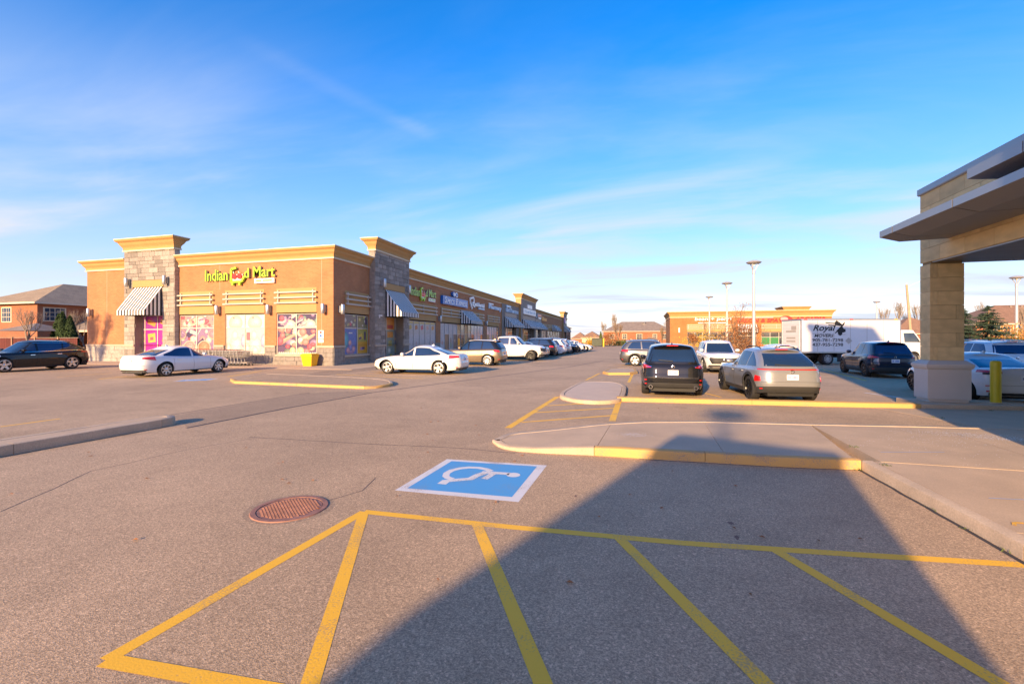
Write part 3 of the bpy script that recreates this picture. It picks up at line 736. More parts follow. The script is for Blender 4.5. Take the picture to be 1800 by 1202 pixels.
def stones(fr, u0, u1, z0, z1, d, holes, parent, rowh=(.24, .40), wid=(.42, .95), seed=1, mesh=None, as_parts=True, joint=.014, name='stone_block', depth=.10, stagger=None):
    rnd = random.Random(seed); z = z0; mesh = mesh or STONE_ME; joined = MB(); row = 0; cnt = 0
    while z < z1 - .05:
        h = rnd.uniform(*rowh)
        if z + h > z1 - rowh[0] * .6: h = z1 - z
        u = u0; first = True
        while u < u1 - .02:
            ww = rnd.uniform(*wid)
            if stagger is not None and first and row % 2: ww = stagger
            first = False
            if u + ww > u1 - wid[0] * .55: ww = u1 - u
            a, b = u, u + ww
            seg = [(a, b)]
            for h0, h1, c, e in holes:
                if z + h > c + .02 and z < e - .02:
                    ns = []
                    for p, q in seg:
                        if q <= h0 or p >= h1: ns.append((p, q)); continue
                        if p < h0 - .05: ns.append((p, h0))
                        if q > h1 + .05: ns.append((h1, q))
                    seg = ns
            for p, q in seg:
                pd = rnd.uniform(-.012, .018); cnt += 1
                if as_parts:
                    c = fr((p + q) / 2, d - depth / 2 + pd, z + h / 2); l = parent.location
                    child(name, mesh, parent, (c[0] - l[0], c[1] - l[1], c[2] - l[2]), (0, 0, fr.ang), (q - p - joint, depth, h - joint))
                else: joined.box(p + joint / 2, q - joint / 2, d - depth + pd, d + pd, z + joint / 2, z + h - joint / 2, fr)
            u += ww
        z += h; row += 1
    if not as_parts and joined.v: tag(world_obj(joined, name + '_course', 'stone', parent), kind='stuff')
    return cnt
# cornice profile: offset outwards, height above its foot
def cornice(path, z, h, parent, out=.40, name='cornice', closed=False, foot=True):
    """path runs with the street on its right"""
    prof = [(-.3, z), (.06, z), (.06, z + h * .18), (.10, z + h * .30), (.20, z + h * .48), (out * .62, z + h * .68), (out * .92, z + h * .80), (out * .95, z + h * .86), (out, z + h * .88), (out, z + h), (-.3, z + h)]
    mb = MB(); mb.sweep(path, prof, closed); o = world_obj(mb, name, 'stucco', parent)
    mb = MB(); mb.sweep(path, [(out + .015, z + h - .045), (out + .015, z + h + .012), (-.3, z + h + .012), (-.3, z + h - .045)], closed); q = world_obj(mb, 'flashing', 'trim_white', parent); q.parent = o
    if foot:
        mb = MB(); mb.sweep(path, [(-.05, z - .10), (.09, z - .10), (.09, z - .002), (-.05, z - .002)], closed); world_obj(mb, 'trim_band', 'trim_white', parent)
    return o
TOPZ, CORN = 7.05, .70
# -- facade towards the camera
bays1 = [(1.27, 4.49), (5.48, 8.87), (9.89, 13.05)]
h1 = [(a, b, .68, 5.12) for a, b in bays1]
wall(F1, 0, 22.55, 1.28, TOPZ, h1 + [(14.15, 17.1, 1.28, 3.5)], 'brick_x', 'brick_wall', mall)
wall(F1, 0, 22.55, 0, 1.281, [(a, b, .68, 1.29) for a, b in bays1] + [(14.15, 17.1, -.1, 1.29)], 'mortar', 'base_wall', mall, d=-.02)
# food prints on the big windows
PINK, ROSE, CREAM, WHT, TEAL, PURP, DARK, GRN, PEACH, BLU = (.80, .38, .36), (.72, .13, .18), (.88, .80, .62), (.90, .86, .76), (.45, .62, .62), (.38, .25, .42), (.10, .07, .16), (.62, .70, .38), (.88, .60, .45), (.22, .36, .70)
def items(seed, n, pal, rmin, rmax, bars=0, barpal=None):
    rnd = random.Random(seed); o = []
    for k in range(n): o.append(('disc', rnd.random(), rnd.random(), rnd.uniform(rmin, rmax), rnd.choice(pal), rnd.uniform(.6, 1.1)))
    for k in range(bars): o.append(('bar', rnd.random(), rnd.random(), rnd.uniform(.2, .4), rnd.choice(barpal or pal), rnd.uniform(.12, .3), rnd.uniform(-.9, .2)))
    return o
def bowl(u, z, r, rim, fill, seed):
    rnd = random.Random(seed); o = [('disc', u, z, r, rim, .85), ('disc', u, z + r * .08, r * .84, fill, .8)]
    for k in range(22):
        a, q = rnd.random() * 6.28, rnd.random() ** .5 * r * .7; o.append(('disc', u + q * math.cos(a) * .8, z + q * math.sin(a) * .7, r * .05, tuple(min(1, c * rnd.uniform(.6, 1.4)) for c in fill)))
    return o
def spice(i, j):
    s = 40 + i * 7 + j * 3
    if j == 1: return (PINK, items(s, 6, [PEACH, CREAM, ROSE, PURP], .12, .3) + bowl(.25 if i == 1 else .8, .55, .45, CREAM, PEACH if i else WHT, s) + items(s + 1, 3, [ROSE, TEAL], .1, .2, 3, [ROSE, PURP]))
    return (PURP, items(s, 8, [ROSE, TEAL, CREAM, PINK], .08, .18, 4, [ROSE, TEAL, DARK]) + bowl(.45 if i else .6, .20, .36, CREAM, PINK if i else (.75, .30, .18), s) + bowl(.05 if i == 0 else .95, .75, .25, PEACH, (.55, .32, .38) if i == 0 else PURP, s + 2))
def dairy(i, j):
    s = 90 + i * 5 + j * 3
    if j == 1: return ((.70, .80, .84), [('disc', .5, .35, .7, CREAM, .9), ('bar', .55, .45, .22, BLU, .10, 1.5), ('bar', .75, .45, .22, BLU, .08, 1.5), ('disc', .6, .78, .07, ROSE)])
    return ((.86, .82, .70), [('disc', .5, .30, .34, WHT, 1.2), ('disc', .55, .72, .16, WHT, 1.3), ('disc', .95, .2, .20, (.88, .72, .64), 1.1), ('disc', .05, .5, .16, (.62, .55, .78), 1.8)] + ([('bar', .85, .68, .16, (.75, .22, .25), .6, 1.57), ('disc', .5, .12, .16, WHT)] if i == 0 else []))
def veg(i, j):
    s = 150 + i * 9 + j * 4
    if j == 1: return (DARK, items(s, 4, [PURP, (.2, .3, .25)], .12, .25) + [('disc', .35, .15, .55, CREAM, .8), ('disc', .8, .7, .22, ROSE), ('disc', .65, .3, .26, (.45, .42, .48), .8)] + items(s + 1, 5, [CREAM, (.5, .5, .55), PEACH], .06, .12, 6, [(.7, .62, .6), PURP]))
    return ((.16, .10, .20), items(s, 6, [(.22, .26, .20), PURP], .1, .2) + items(s + 3, 5, [CREAM, PEACH], .12, .18) + [('bar', .5, .55, .33, (.85, .38, .28), .16, -.5), ('bar', .4, .64, .30, (.88, .48, .34), .14, -.4)] + items(s + 1, 6, [ROSE, (.82, .22, .22), (.80, .30, .25)], .10, .17) + [('disc', .2 if i else .8, .12, .14, GRN)] + [('disc', .08 + .12 * k, .02, .05, CREAM) for k in range(8)])
for (a, b), pr in zip(bays1, (veg, dairy, spice)):
    window(F1, a + .03, b - .03, .72, 3.42, [0, .51, 1], [0, .66, 1], mall, prints=lambda i, j, pr=pr: pr(i, j), d=-.10)
    louver(F1, a, b, 3.50, 5.12, mall)
    mb = MB(); mb.box(a - .06, b + .06, -.12, .08, .58, .70, F1); world_obj(mb, 'sill', 'ledge', mall)
for a, b in ((0, 1.21), (4.55, 5.42), (8.93, 9.83), (18.2, 22.55)):
    mb = MB(); mb.box(a - (.1 if a == 0 else 0), b, -.1, .10, 1.18, 1.30, F1); world_obj(mb, 'ledge', 'ledge', mall)
stones(F1, 0, 13.2, 0, 1.18, .05, [(a - .06, b + .06, .57, 1.3) for a, b in bays1], mall, seed=3, rowh=(.26, .33), wid=(.5, .9), as_parts=False)
stones(F1, 18.15, 22.6, 0, 1.18, .05, [], mall, seed=4, rowh=(.26, .33), wid=(.5, .9), as_parts=False)
for u in (.9, 9.35, 13.15, 20.4):
    mb = MB(); mb.box(u - .012, u + .012, 0, .004, 1.32 if u != 9.35 else 5.2, 6.94, F1); world_obj(mb, 'control_joint', 'ledge', mall)
# -- tower on the facade towards the camera
def tower(fr, u0, u1, proj, z1, dr, parent, seed, door_d, back=.08):
    a, b = dr; zd = 3.5
    hol = [(a, b, -.1, zd)]
    wall(fr, u0, u1, 0, z1, hol, 'mortar', 'tower_wall', parent, d=proj - .06, depth=proj + door_d)
    mb = MB()
    for u in (u0, u1): mb.face([fr(u, proj - .06, 0), fr(u, -back, 0), fr(u, -back, z1), fr(u, proj - .06, z1)])
    mb.face([fr(u0, -back, 6), fr(u1, -back, 6), fr(u1, -back, z1), fr(u0, -back, z1)]); mb.face([fr(u0, -back, z1), fr(u1, -back, z1), fr(u1, proj, z1), fr(u0, proj, z1)])
    world_obj(mb, 'tower_side', 'mortar', parent)
    stones(fr, u0, u1, 0, z1, proj, [(a, b, -.1, zd), (a - .15, b + .15, 5.52, 6.05)], parent, seed=seed, rowh=(.22, .38), wid=(.38, .92))
    for uu, sgn in ((u0, -1), (u1, 1)):
        sf = Fr(fr(uu, proj, 0)[:2], (-fr.n[0], -fr.n[1]), (fr.u[0] * sgn, fr.u[1] * sgn)); stones(sf, .02, proj + back, 0, z1, .03, [], parent, seed=seed + 5 + sgn, rowh=(.26, .44), wid=(.45, 1.05), as_parts=False, depth=.08)
    mb = MB(); mb.box(a - .15, b + .15, proj - .08, proj + .05, 5.54, 6.03, fr); world_obj(mb, 'lintel', 'stucco_panel', parent)
    for q0, q1 in ((u0 - .03, a - .01), (b + .01, u1 + .03)): mb = MB(); mb.box(q0, q1, proj - .05, proj + .08, 1.18, 1.30, fr); world_obj(mb, 'ledge', 'ledge', parent)
    rect = [fr(u0, proj, 0)[:2], fr(u1, proj, 0)[:2], fr(u1, -back, 0)[:2], fr(u0, -back, 0)[:2]]
    A = sum(p[0] * q[1] - q[0] * p[1] for p, q in zip(rect, rect[1:] + rect[:1]))
    if A < 0: rect = rect[::-1]
    cornice(rect, z1, .80, parent, out=.44, closed=True, name='tower_cornice')
def doors(fr, a, b, d, parent, prints=None, warm=None, fm='frame_white'):
    window(fr, a, b, .04, 3.46, [0, .46, .92 if prints else .70, 1], [0, .70, 1], parent, d=d, prints=prints, name='shop_door', fm=fm, warm=warm)
MAG, ORG_, VIO = (.62, .04, .42), (.88, .38, .08), (.36, .05, .42)
def promo(i, j):
    if j == 1: return (VIO if i else MAG, ([('bar', .45, .5, .62, MAG, .5, .5), ('bar', .5, .46, .42, ORG_, .42, .35)] if i < 2 else []))
    return (MAG, [('bar', .35, .72, .16, ORG_, .8, .25), ('bar', .62, .34, .17, (.90, .60, .12), .8, -.12), ('bar', .62, .36, .08, WHT, .6, -.12)] if i == 0 else [('bar', .5, .74, .16, (.9, .55, .12), .9, -.1), ('bar', .5, .72, .07, ROSE, .7, -.1), ('bar', .6, .28, .15, WHT, .55, -.2)])
tower(F1, 13.15, 18.05, .35, 8.3, (14.25, 17.0), mall, 21, .35)
doors(F1, 14.25, 17.0, -.30, mall, promo)
mb = MB()
# -- facade along the lot
B2 = [(10.55, 16.75), (17.95, 32.8), (34.5, 40.7), (77.8, 84.1), (85.8, 108.6)]
h2 = [(1.25, 4.25, .62, 5.02)] + [(a, b, .30, 5.02) for a, b in B2]
wall(F2, 0, 42.0, 1.28, TOPZ, [h2[0]] + [(a, b, .3, 5.02) for a, b in B2[:3]] + [(5.8, 9.0, 1.2, 3.5)], 'brick_y', 'brick_wall', mall)
wall(F2, 0, 42.0, 0, 1.281, [(a, b, c, 1.3) for a, b, c, e in h2[:4]] + [(5.8, 9.0, -.1, 1.29)], 'mortar', 'base_wall', mall, d=-.02)
wall(F2, 76.9, 124.5, 0, TOPZ, [(a, b, .3, 5.02) for a, b in B2[3:]], 'brick_y', 'brick_wall', mall)
def snack(i, j):
    if j == 1: return ((.30, .26, .24), items(10 + i, 9, [ROSE, CREAM, (.6, .5, .2), GRN], .08, .2)) if i == 0 else ((.30, .28, .14), items(13, 7, [(.75, .65, .2), CREAM], .08, .2) + [('bar', .85, .6, .3, DARK, .5, 1.57)])
    if i == 0: return ((.10, .22, .62), [('disc', .1, .55, .2, (.05, .45, .62), 1.6), ('bar', .5, .83, .12, WHT, .2, 0), ('disc', .5, .12, .25, PURP, .7), ('disc', .5, .3, .17, (.2, .25, .65)), ('disc', .45, .45, .10, PINK), ('disc', .3, .15, .12, (.7, .35, .4)), ('disc', .75, .2, .12, (.6, .35, .45))])
    return ((.48, .36, .04), [('bar', .5, .5, .6, (.42, .40, .08), .9, 0), ('bar', .35, .68, .14, (.75, .55, .08), .8, .3), ('bar', .3, .62, .10, DARK, .5, .3), ('bar', .75, .72, .17, DARK, .35, 1.57), ('bar', .5, .2, .55, (.70, .38, .03), .5, 0), ('bar', .45, .2, .12, PURP, .5, 0), ('bar', .6, .22, .1, DARK, .5, 0)])
window(F2, 1.28, 4.22, .66, 3.41, [0, .52, 1], [0, .66, 1], mall, prints=snack, d=-.10, fm='frame_grey'); louver(F2, 1.25, 4.25, 3.50, 5.02, mall)
mb = MB(); mb.box(1.19, 4.31, -.12, .08, .52, .64, F2); world_obj(mb, 'sill', 'ledge', mall)
for a, b in ((0, 1.19), (4.31, 4.4)):
    mb = MB(); mb.box(a + .012, b, -.1, .10, 1.18, 1.30, F2); world_obj(mb, 'ledge', 'ledge', mall)
stones(F2, 0, 4.4, 0, 1.18, .05, [(1.19, 4.31, .51, 1.3)], mall, seed=8, rowh=(.26, .33), wid=(.5, .9), as_parts=False)
tower(F2, 4.4, 9.95, .45, 8.35, (5.9, 8.9), mall, 33, .35)
def door2(i, j):
    if j == 1: return (ORG_, [('bar', .5, .25, .5, (.62, .10, .08), .3, 0)]) if i == 1 else ((.72, .70, .70), [])
    return [((.30, .14, .10), []), ((.35, .42, .36), [('bar', .5, .85, .2, ORG_, .5, 0), ('bar', .5, .55, .12, (.6, .5, .15), .8, .1), ('disc', .4, .3, .1, CREAM), ('bar', .6, .1, .08, (.7, .5, .1), .9, 0)]), (DARK, [('disc', .5, .7, .06, ORG_), ('bar', .5, .36, .09, (.70, .50, .05), 1.6, 0)])][i]
doors(F2, 5.9, 8.9, -.30, mall, door2, fm='frame_grey')
def bay_white(i, j):
    if j == 1: return ((.66, .64, .62), [('bar', .5, .5, .26, [(.7, .5, .1), (.65, .25, .1), ROSE, (.8, .45, .35), ORG_][i % 5], .7, .2), ('bar', .5, .9, .5, (.78, .58, .2), .2, 0)])
    return ((.66, .67, .70), [('disc', .5, .2 + .12 * k, .05, PINK) for k in range(4)] if i in (1, 4) else [])
def bay_specs(i, j):
    if i < 4:
        if j == 1: return ((.60, .61, .64), [('bar', .5, .5, .32, (.42, .36, .36), .08, 1.2 + .25 * i)])
        return [((.66, .65, .68), [('disc', .5, .5, .12, PINK)]), ((.36, .20, .12), []), ((.60, .58, .58), [('disc', .5, .65, .12, (.35, .25, .2), 1.3), ('disc', .5, .35, .14, (.2, .35, .25), 1.4)]), ((.16, .13, .13), [('disc', .5, .6, .10, (.6, .4, .3), 1.3)])][i]
    return None
GW = {}
for a, b, n, pr, wm in ((10.55, 16.75, 5, bay_white, None), (17.95, 32.8, 12, bay_specs, {(4, 1): 'interior_warm', (6, 1): 'interior_warm', (6, 0): 'interior_warm', (9, 0): 'glass_pale', (9, 1): 'glass_pale', (10, 0): 'glass_pale', (10, 1): 'glass_pale', (11, 1): 'glass_pale', (8, 1): 'glass_pale'}),
        (34.5, 40.7, 5, None, {(i, 1): 'glass_pale' for i in range(4)} | {(i, 0): ('glass_pale' if i % 2 else 'interior_warm') for i in range(4)}), (77.8, 84.1, 5, None, {(i, j): 'interior_warm' for i in range(0, 5, 2) for j in (0, 1)}), (85.8, 108.6, 15, None, {(i, j): 'interior_warm' for i in range(0, 15) for j in (0, 1) if (i + j) % 3 < 2})):
    window(F2, a + .02, b - .02, .34, 3.30, [k / n for k in range(n + 1)], [0, .62, 1], mall, prints=pr, d=-.10, fm='frame_grey', gm='glass_shop', warm=wm)
louver(F2, 10.5, 16.75, 3.42, 5.02, mall); louver(F2, 17.95, 23.6, 3.42, 5.02, mall); louver(F2, 28.2, 32.8, 3.42, 5.02, mall); louver(F2, 34.5, 40.7, 3.42, 5.02, mall)
mb = MB(); mb.box(23.6, 28.2, -.10, .02, 3.42, 5.02, F2); world_obj(mb, 'panel', 'stucco_panel', mall)
louver(F2, 77.8, 84.1, 3.42, 5.02, mall); louver(F2, 85.8, 93, 3.42, 5.02, mall); louver(F2, 102.4, 108.6, 3.42, 5.02, mall)
mb = MB(); mb.box(93, 102.4, -.10, .02, 3.42, 5.02, F2); world_obj(mb, 'panel', 'stucco_panel', mall)
# stone sections in the middle of the row
def stone_bay(u0, u1, a, b, z1, proj, seed, warm=None):
    wall(F2, u0, u1, 0, z1, [(a, b, .2, 3.5)], 'mortar', 'stone_wall', mall, d=proj - .05, depth=proj + .3)
    stones(F2, u0, u1, 0, z1, proj, [(a, b, -.1, 3.5)], mall, seed=seed, rowh=(.35, .55), wid=(.7, 1.5), as_parts=False)
    mb = MB()
    for u in (u0, u1): mb.face([F2(u, proj, 0), F2(u, -.5, 0), F2(u, -.5, z1), F2(u, proj, z1)])
    mb.face([F2(u0, -.5, z1), F2(u1, -.5, z1), F2(u1, proj, z1), F2(u0, proj, z1)]); mb.face([F2(u0, -.5, 5), F2(u1, -.5, 5), F2(u1, -.5, z1), F2(u0, -.5, z1)]); world_obj(mb, 'tower_side', 'stucco_panel', mall)
    n = max(3, int((b - a) / 1.3)); window(F2, a, b, .2, 3.5, [k / n for k in range(n + 1)], [0, .62, 1], mall, d=-.25, fm='frame_grey', warm=warm)
    mb = MB(); mb.box(a - .2, b + .2, proj, proj + .06, 5.1, 5.7, F2); world_obj(mb, 'lintel', 'ledge', mall)
stone_bay(42.0, 53.8, 44.1, 51.5, TOPZ, .12, 51, {(0, 1): 'glass_pale', (1, 1): 'glass_pale', (2, 0): 'glass_pale', (1, 0): 'glass_pale'})
stone_bay(53.8, 68.0, 55.4, 66.4, 8.75, .5, 52, {(k, j): 'interior_warm' for k in range(0, 3) for j in (0, 1)})
stone_bay(68.0, 76.9, 69.0, 75.8, TOPZ, .12, 53, {(1, 0): 'glass_pale', (3, 0): 'glass_pale'})
def box_cornice(u0, u1, proj, z, h=.85, back=.5, out=.46):
    rect = [F2(u0, proj, 0)[:2], F2(u0, -back, 0)[:2], F2(u1, -back, 0)[:2], F2(u1, proj, 0)[:2]]
    A = sum(p[0] * q[1] - q[0] * p[1] for p, q in zip(rect, rect[1:] + rect[:1]))
    cornice(rect if A > 0 else rect[::-1], z, h, mall, out=out, closed=True, name='tower_cornice')
box_cornice(53.8, 68.0, .5, 8.75)
stone_bay(113.5, 121.5, 114.6, 120.4, 8.7, .5, 54); box_cornice(113.5, 121.5, .5, 8.7)
# main cornice all round
c_out = [F1(22.55, 0, 0)[:2], F1(18.6, 0, 0)[:2]]
for seg in ([F1(22.55, -30, 0)[:2], F1(22.55, 0, 0)[:2], F1(18.07, 0, 0)[:2]], [F1(13.13, 0, 0)[:2], F1(0, 0, 0)[:2], F2(4.38, 0, 0)[:2]], [F2(9.97, 0, 0)[:2], F2(53.78, 0, 0)[:2]], [F2(68.02, 0, 0)[:2], F2(113.48, 0, 0)[:2]], [F2(121.5, 0, 0)[:2], F2(124.5, 0, 0)[:2], F2(124.5, -30, 0)[:2]]):
    cornice(seg, TOPZ, CORN, mall)
mb = MB(); q = [F1(22.55, 0, 0), F1(0, 0, 0), F2(124.5, 0, 0), F2(124.5, -30, 0), F1(22.55, -30, 0)]
mb.face([(x, y, 7.2) for x, y, z in q]); mb.face([q[3], q[4], (q[4][0], q[4][1], 7.2), (q[3][0], q[3][1], 7.2)])
mb.face([q[4], q[0], (q[0][0], q[0][1], 7.05), (q[4][0], q[4][1], 7.05)]); mb.face([q[2], q[3], (q[3][0], q[3][1], 7.05), (q[2][0], q[2][1], 7.05)])
world_obj(mb, 'roof', 'roof_grey', mall)

# ---- awnings
def awning(fr, u0, u1, zt, zb, proj, label, d=0.0, val=.34, group='striped shop awnings', sw=.14):
    c = fr((u0 + u1) / 2, d, 0); t = thing('awning', label, 'awning', (c[0], c[1], zb)); t['group'] = group
    n = max(4, round((u1 - u0) / sw)); mb = MB()
    for k in range(n):
        a, b = lerp(u0, u1, k / n), lerp(u0, u1, (k + 1) / n); mi = k % 2; sag = .02 * math.sin(k * 1.3)
        mb.face([fr(a, d, zt), fr(b, d, zt), fr(b, d + proj, zb + val), fr(a, d + proj, zb + val)], mi)
        mb.face([fr(a, d + proj, zb + val), fr(b, d + proj, zb + val), fr(b, d + proj + sag * .3, zb), fr(a, d + proj, zb)], mi)
    world_obj(mb, 'canopy', ['awning_white', 'awning_black'], t)
    ns = max(3, round(proj / sw))
    for u, q in ((u0, -1), (u1, 1)):
        mb = MB()
        for k in range(ns):
            a, b = d + proj * k / ns, d + proj * (k + 1) / ns; za, zb2 = lerp(zt, zb + val, k / ns), lerp(zt, zb + val, (k + 1) / ns)
            mb.face([fr(u, a, zb), fr(u, b, zb), fr(u, b, zb2), fr(u, a, za)], (k + 1) % 2)
        world_obj(mb, 'side_flap', ['awning_white', 'awning_black'], t)
    mb = MB(); mb.box(u0 + .02, u1 - .02, d + proj - .06, d + proj - .02, zb + .0, zb + .05, fr); mb.box(u0 + .02, u1 - .02, d + .01, d + .05, zb, zb + .05, fr)
    for u in (u0 + .04, (u0 + u1) / 2, u1 - .04): mb.box(u - .02, u + .02, d + .05, d + proj - .06, zb, zb + .04, fr)
    world_obj(mb, 'frame', 'plastic_dark', t); return t
awning(F1, 14.3, 16.95, 5.52, 3.42, 1.25, 'black and white striped awning over the purple shop door at far left', d=.35)
awning(F2, 5.9, 8.9, 5.52, 3.45, 1.35, 'black and white striped awning on the stone corner tower', d=.45)
awning(F2, 23.75, 28.1, 5.0, 3.4, 1.3, 'striped awning between the blue spectacle sign and the dental sign', d=.03)
awning(F2, 43.6, 52.0, 5.1, 3.4, 1.5, 'first wide grey-looking awning past the pharmacy window', d=.14)
awning(F2, 54.9, 67.0, 5.1, 3.4, 1.6, 'widest awning under the white sign of the middle tower', d=.52)
awning(F2, 68.8, 76.2, 5.1, 3.4, 1.6, 'awning under the red sign just beyond the middle tower', d=.14)
awning(F2, 93.2, 102.2, 5.0, 3.4, 1.4, 'small distant awning between two louvred bays', d=.03)
awning(F2, 114.3, 120.7, 5.1, 3.4, 1.5, 'awning on the last tower at the far end of the row', d=.52)
# ---- wall lamps
def wall_lamp(fr, u, d, z, label):
    c = fr(u, d, z); t = thing('wall_lamp', label, 'wall lamp', c, fr.ang, 'grey cylinder wall lamps')
    out = 1 if (fr.n[0] * -fr.u[1] + fr.n[1] * fr.u[0]) > 0 else -1
    mb = MB(); mb.lathe([(.0, -.32), (.115, -.32), (.125, -.30), (.125, .30), (.115, .32), (0, .32)], 16, org=(0, out * .24, 0)); mb.obj('lamp_body', 'alu', t, 40)
    mb = MB(); mb.box(-.11, .11, min(0, out * .14), max(0, out * .14), -.22, .22); mb.obj('back_box', 'fascia', t)
for u, d, z, l in ((22.0, .02, 3.75, 'wall lamp on the leftmost stretch of brick wall by the tree shadow'), (17.5, .37, 5.9, 'left wall lamp above the awning of the purple door'), (13.75, .37, 5.95, 'right wall lamp above the awning of the purple door'), (9.36, .02, 3.75, 'wall lamp between the spice window and the dairy window'), (4.98, .02, 3.72, 'wall lamp between the dairy window and the vegetable window'), (.62, .02, 3.70, 'wall lamp beside the building corner above the yellow bin')):
    wall_lamp(F1, u, d, z, l)
for u, d, z, l in ((.62, .02, 3.70, 'wall lamp just round the corner on the shaded brick wall'), (5.3, .47, 5.95, 'wall lamp on the shaded stone tower left of its awning'), (9.45, .47, 5.9, 'wall lamp on the shaded stone tower right of its awning'), (17.35, .02, 3.7, 'wall lamp under the blue spectacle shop sign'), (33.6, .02, 3.7, 'wall lamp left of the pharmacy window')):
    wall_lamp(F2, u, d, z, l)

# ---- signs
def food_sign(fr, u0, W, z, label, flip):
    """lime lettering with a trolley for the F, two cherries for the double o, and a cream plaque"""
    sg = -1 if flip else 1; c = fr(u0, 0, 0); t = thing('shop_sign', label, 'sign', (c[0], c[1], z), 0)
    U = lambda f: u0 + sg * f * W
    put_text('Indian', fr, U(0), .09, z + .17, W * .335, .78, 'lime', t, 'letters', .12, flip=flip, bold=.012, side='lime_side')
    put_text('d', fr, U(.575), .09, z + .30, W * .065, .66, 'lime', t, 'letters', .12, flip=flip, bold=.012, side='lime_side')
    put_text('Mart', fr, U(.70), .09, z + .31, W * .30, .74, 'lime', t, 'letters', .12, flip=flip, bold=.012, side='lime_side')
    mb = MB(); P = lambda f, h: fr(U(f), .15, z + h)
    path = [(.455, 1.02), (.385, .93), (.38, .06), (.535, .06), (.575, .42)]
    for (a, b), (a2, b2) in zip(path, path[1:]): mb.bar(P(a, b), P(a2, b2), .15, .13, up=(fr.n[0], fr.n[1], 0))
    for f in (.405, .505): disc(mb, fr, U(f), .09, .22, z - .10, .09)
    world_obj(mb, 'trolley', 'lime', t)
    mb = MB(); mb.box(min(U(.395), U(.54)), max(U(.395), U(.54)), .10, .14, z + .13, z + .58, fr); world_obj(mb, 'basket_panel', 'sign_cream', t)
    for f in (.428, .505):
        mb = MB(); disc(mb, fr, U(f), .14, .23, z + .43, .19); world_obj(mb, 'cherry', 'cherry', t)
        mb = MB(); mb.bar(fr(U(f), .2, z + .6), fr(U(f - .012), .2, z + .78), .035, .035); world_obj(mb, 'stem', 'sign_cream', t)
    mb = MB(); mb.box(min(U(.71), U(.985)), max(U(.71), U(.985)), .06, .16, z - .10, z + .22, fr); world_obj(mb, 'plaque', 'sign_cream', t)
    for a, b in ((.735, .81), (.83, .955)):
        mb = MB(); mb.box(min(U(a), U(b)), max(U(a), U(b)), .16, .165, z + .03, z + .12, fr); world_obj(mb, 'plaque_print', 'lime', t)
food_sign(F1, 29.8 - 19.35, 6.0, 5.62, 'lime lettering with trolley and cherries on the sunlit brick facade', True)
food_sign(F2, 10.75, 5.6, 5.38, 'lime lettering with trolley and cherries on the shaded side wall', False)
def box_sign(label, name='shop_sign', z=0, u=0): c = F2(u, 0, 0); return thing(name, label, 'sign', (c[0], c[1], z))
t = box_sign('blue box sign with white SPECS EXPRESS lettering', z=5.3, u=21.7)
mb = MB(); mb.box(17.9, 25.6, .02, .30, 5.28, 6.15, F2); world_obj(mb, 'sign_box', 'sign_blue', t)
put_text('S', F2, 18.35, .30, 5.42, .62, .66, 'sign_white', t, depth=.03, shear=.15, bold=.02); put_text('PECS', F2, 19.05, .30, 5.42, 2.1, .45, 'sign_white', t, depth=.03, shear=.15, bold=.02)
put_text('E', F2, 21.6, .30, 5.42, .55, .66, 'sign_white', t, depth=.03, shear=.15, bold=.02); put_text('XPRESS', F2, 22.22, .30, 5.42, 2.95, .45, 'sign_white', t, depth=.03, shear=.15, bold=.02)
for u, m in ((21.2, 'sign_blue'), (22.0, 'sign_white')):
    mb = MB(); disc(mb, F2, u, .02, .26, 6.52, .40, rz=.28); world_obj(mb, 'lens_logo', m, t); mb = MB(); disc(mb, F2, u + .05, .26, .29, 6.52, .26, rz=.17); world_obj(mb, 'lens_logo', 'sign_white' if m == 'sign_blue' else 'sign_blue', t)
t = box_sign('white dental clinic lettering with a tall tooth-shaped initial', z=5.5, u=29.8)
mb = MB(); P = lambda u, z: F2(u, .12, z)
for a, b in (((26.9, 6.55), (28.2, 6.75)), ((28.2, 6.75), (28.5, 6.2)), ((28.5, 6.2), (27.6, 5.95)), ((26.9, 6.55), (27.1, 5.9)), ((27.1, 5.9), (27.7, 5.35)), ((27.6, 5.95), (28.7, 5.6))): mb.bar(P(*a), P(*b), .22, .16, up=(F2.n[0], F2.n[1], 0))
world_obj(mb, 'tooth_logo', 'sign_white', t); put_text('esidental', F2, 28.6, .05, 5.72, 4.1, .55, 'sign_white', t, depth=.15, bold=.03)
mb = MB(); mb.box(30.2, 32.7, .05, .2, 5.42, 5.62, F2); world_obj(mb, 'plaque', 'sign_paleblue', t)
def blurred_letters(u0, u1, z0, z1, n, m, t, d=.12, seed=1):
    """far lettering, too small to read: upright strokes of letter size"""
    rnd = random.Random(seed)
    for k in range(n):
        a = lerp(u0, u1, k / n); b = lerp(u0, u1, (k + .78) / n); mb = MB(); h = z1 - (0 if k == 0 or rnd.random() < .3 else (z1 - z0) * .25)
        mb.box(a, a + (b - a) * .3, .03, d, z0, h, F2); mb.box(a, b, .03, d - .01, h - .12, h, F2) if rnd.random() < .7 else mb.box(a, b, .03, d - .01, z0, z0 + .12, F2)
        if rnd.random() < .6: mb.box(b - (b - a) * .3, b, .03, d - .005, z0, h, F2)
        world_obj(mb, 'letter', m, t)
t = box_sign('first pale blue pharmacy lettering on brick above louvres', z=5.6, u=38.3); put_text('Pharmacy', F2, 35.0, .04, 5.62, 6.6, .82, 'sign_paleblue', t, depth=.14, bold=.03)
mb = MB(); mb.box(35.0, 37.2, .04, .16, 6.42, 6.6, F2); world_obj(mb, 'plaque', 'sign_white', t)
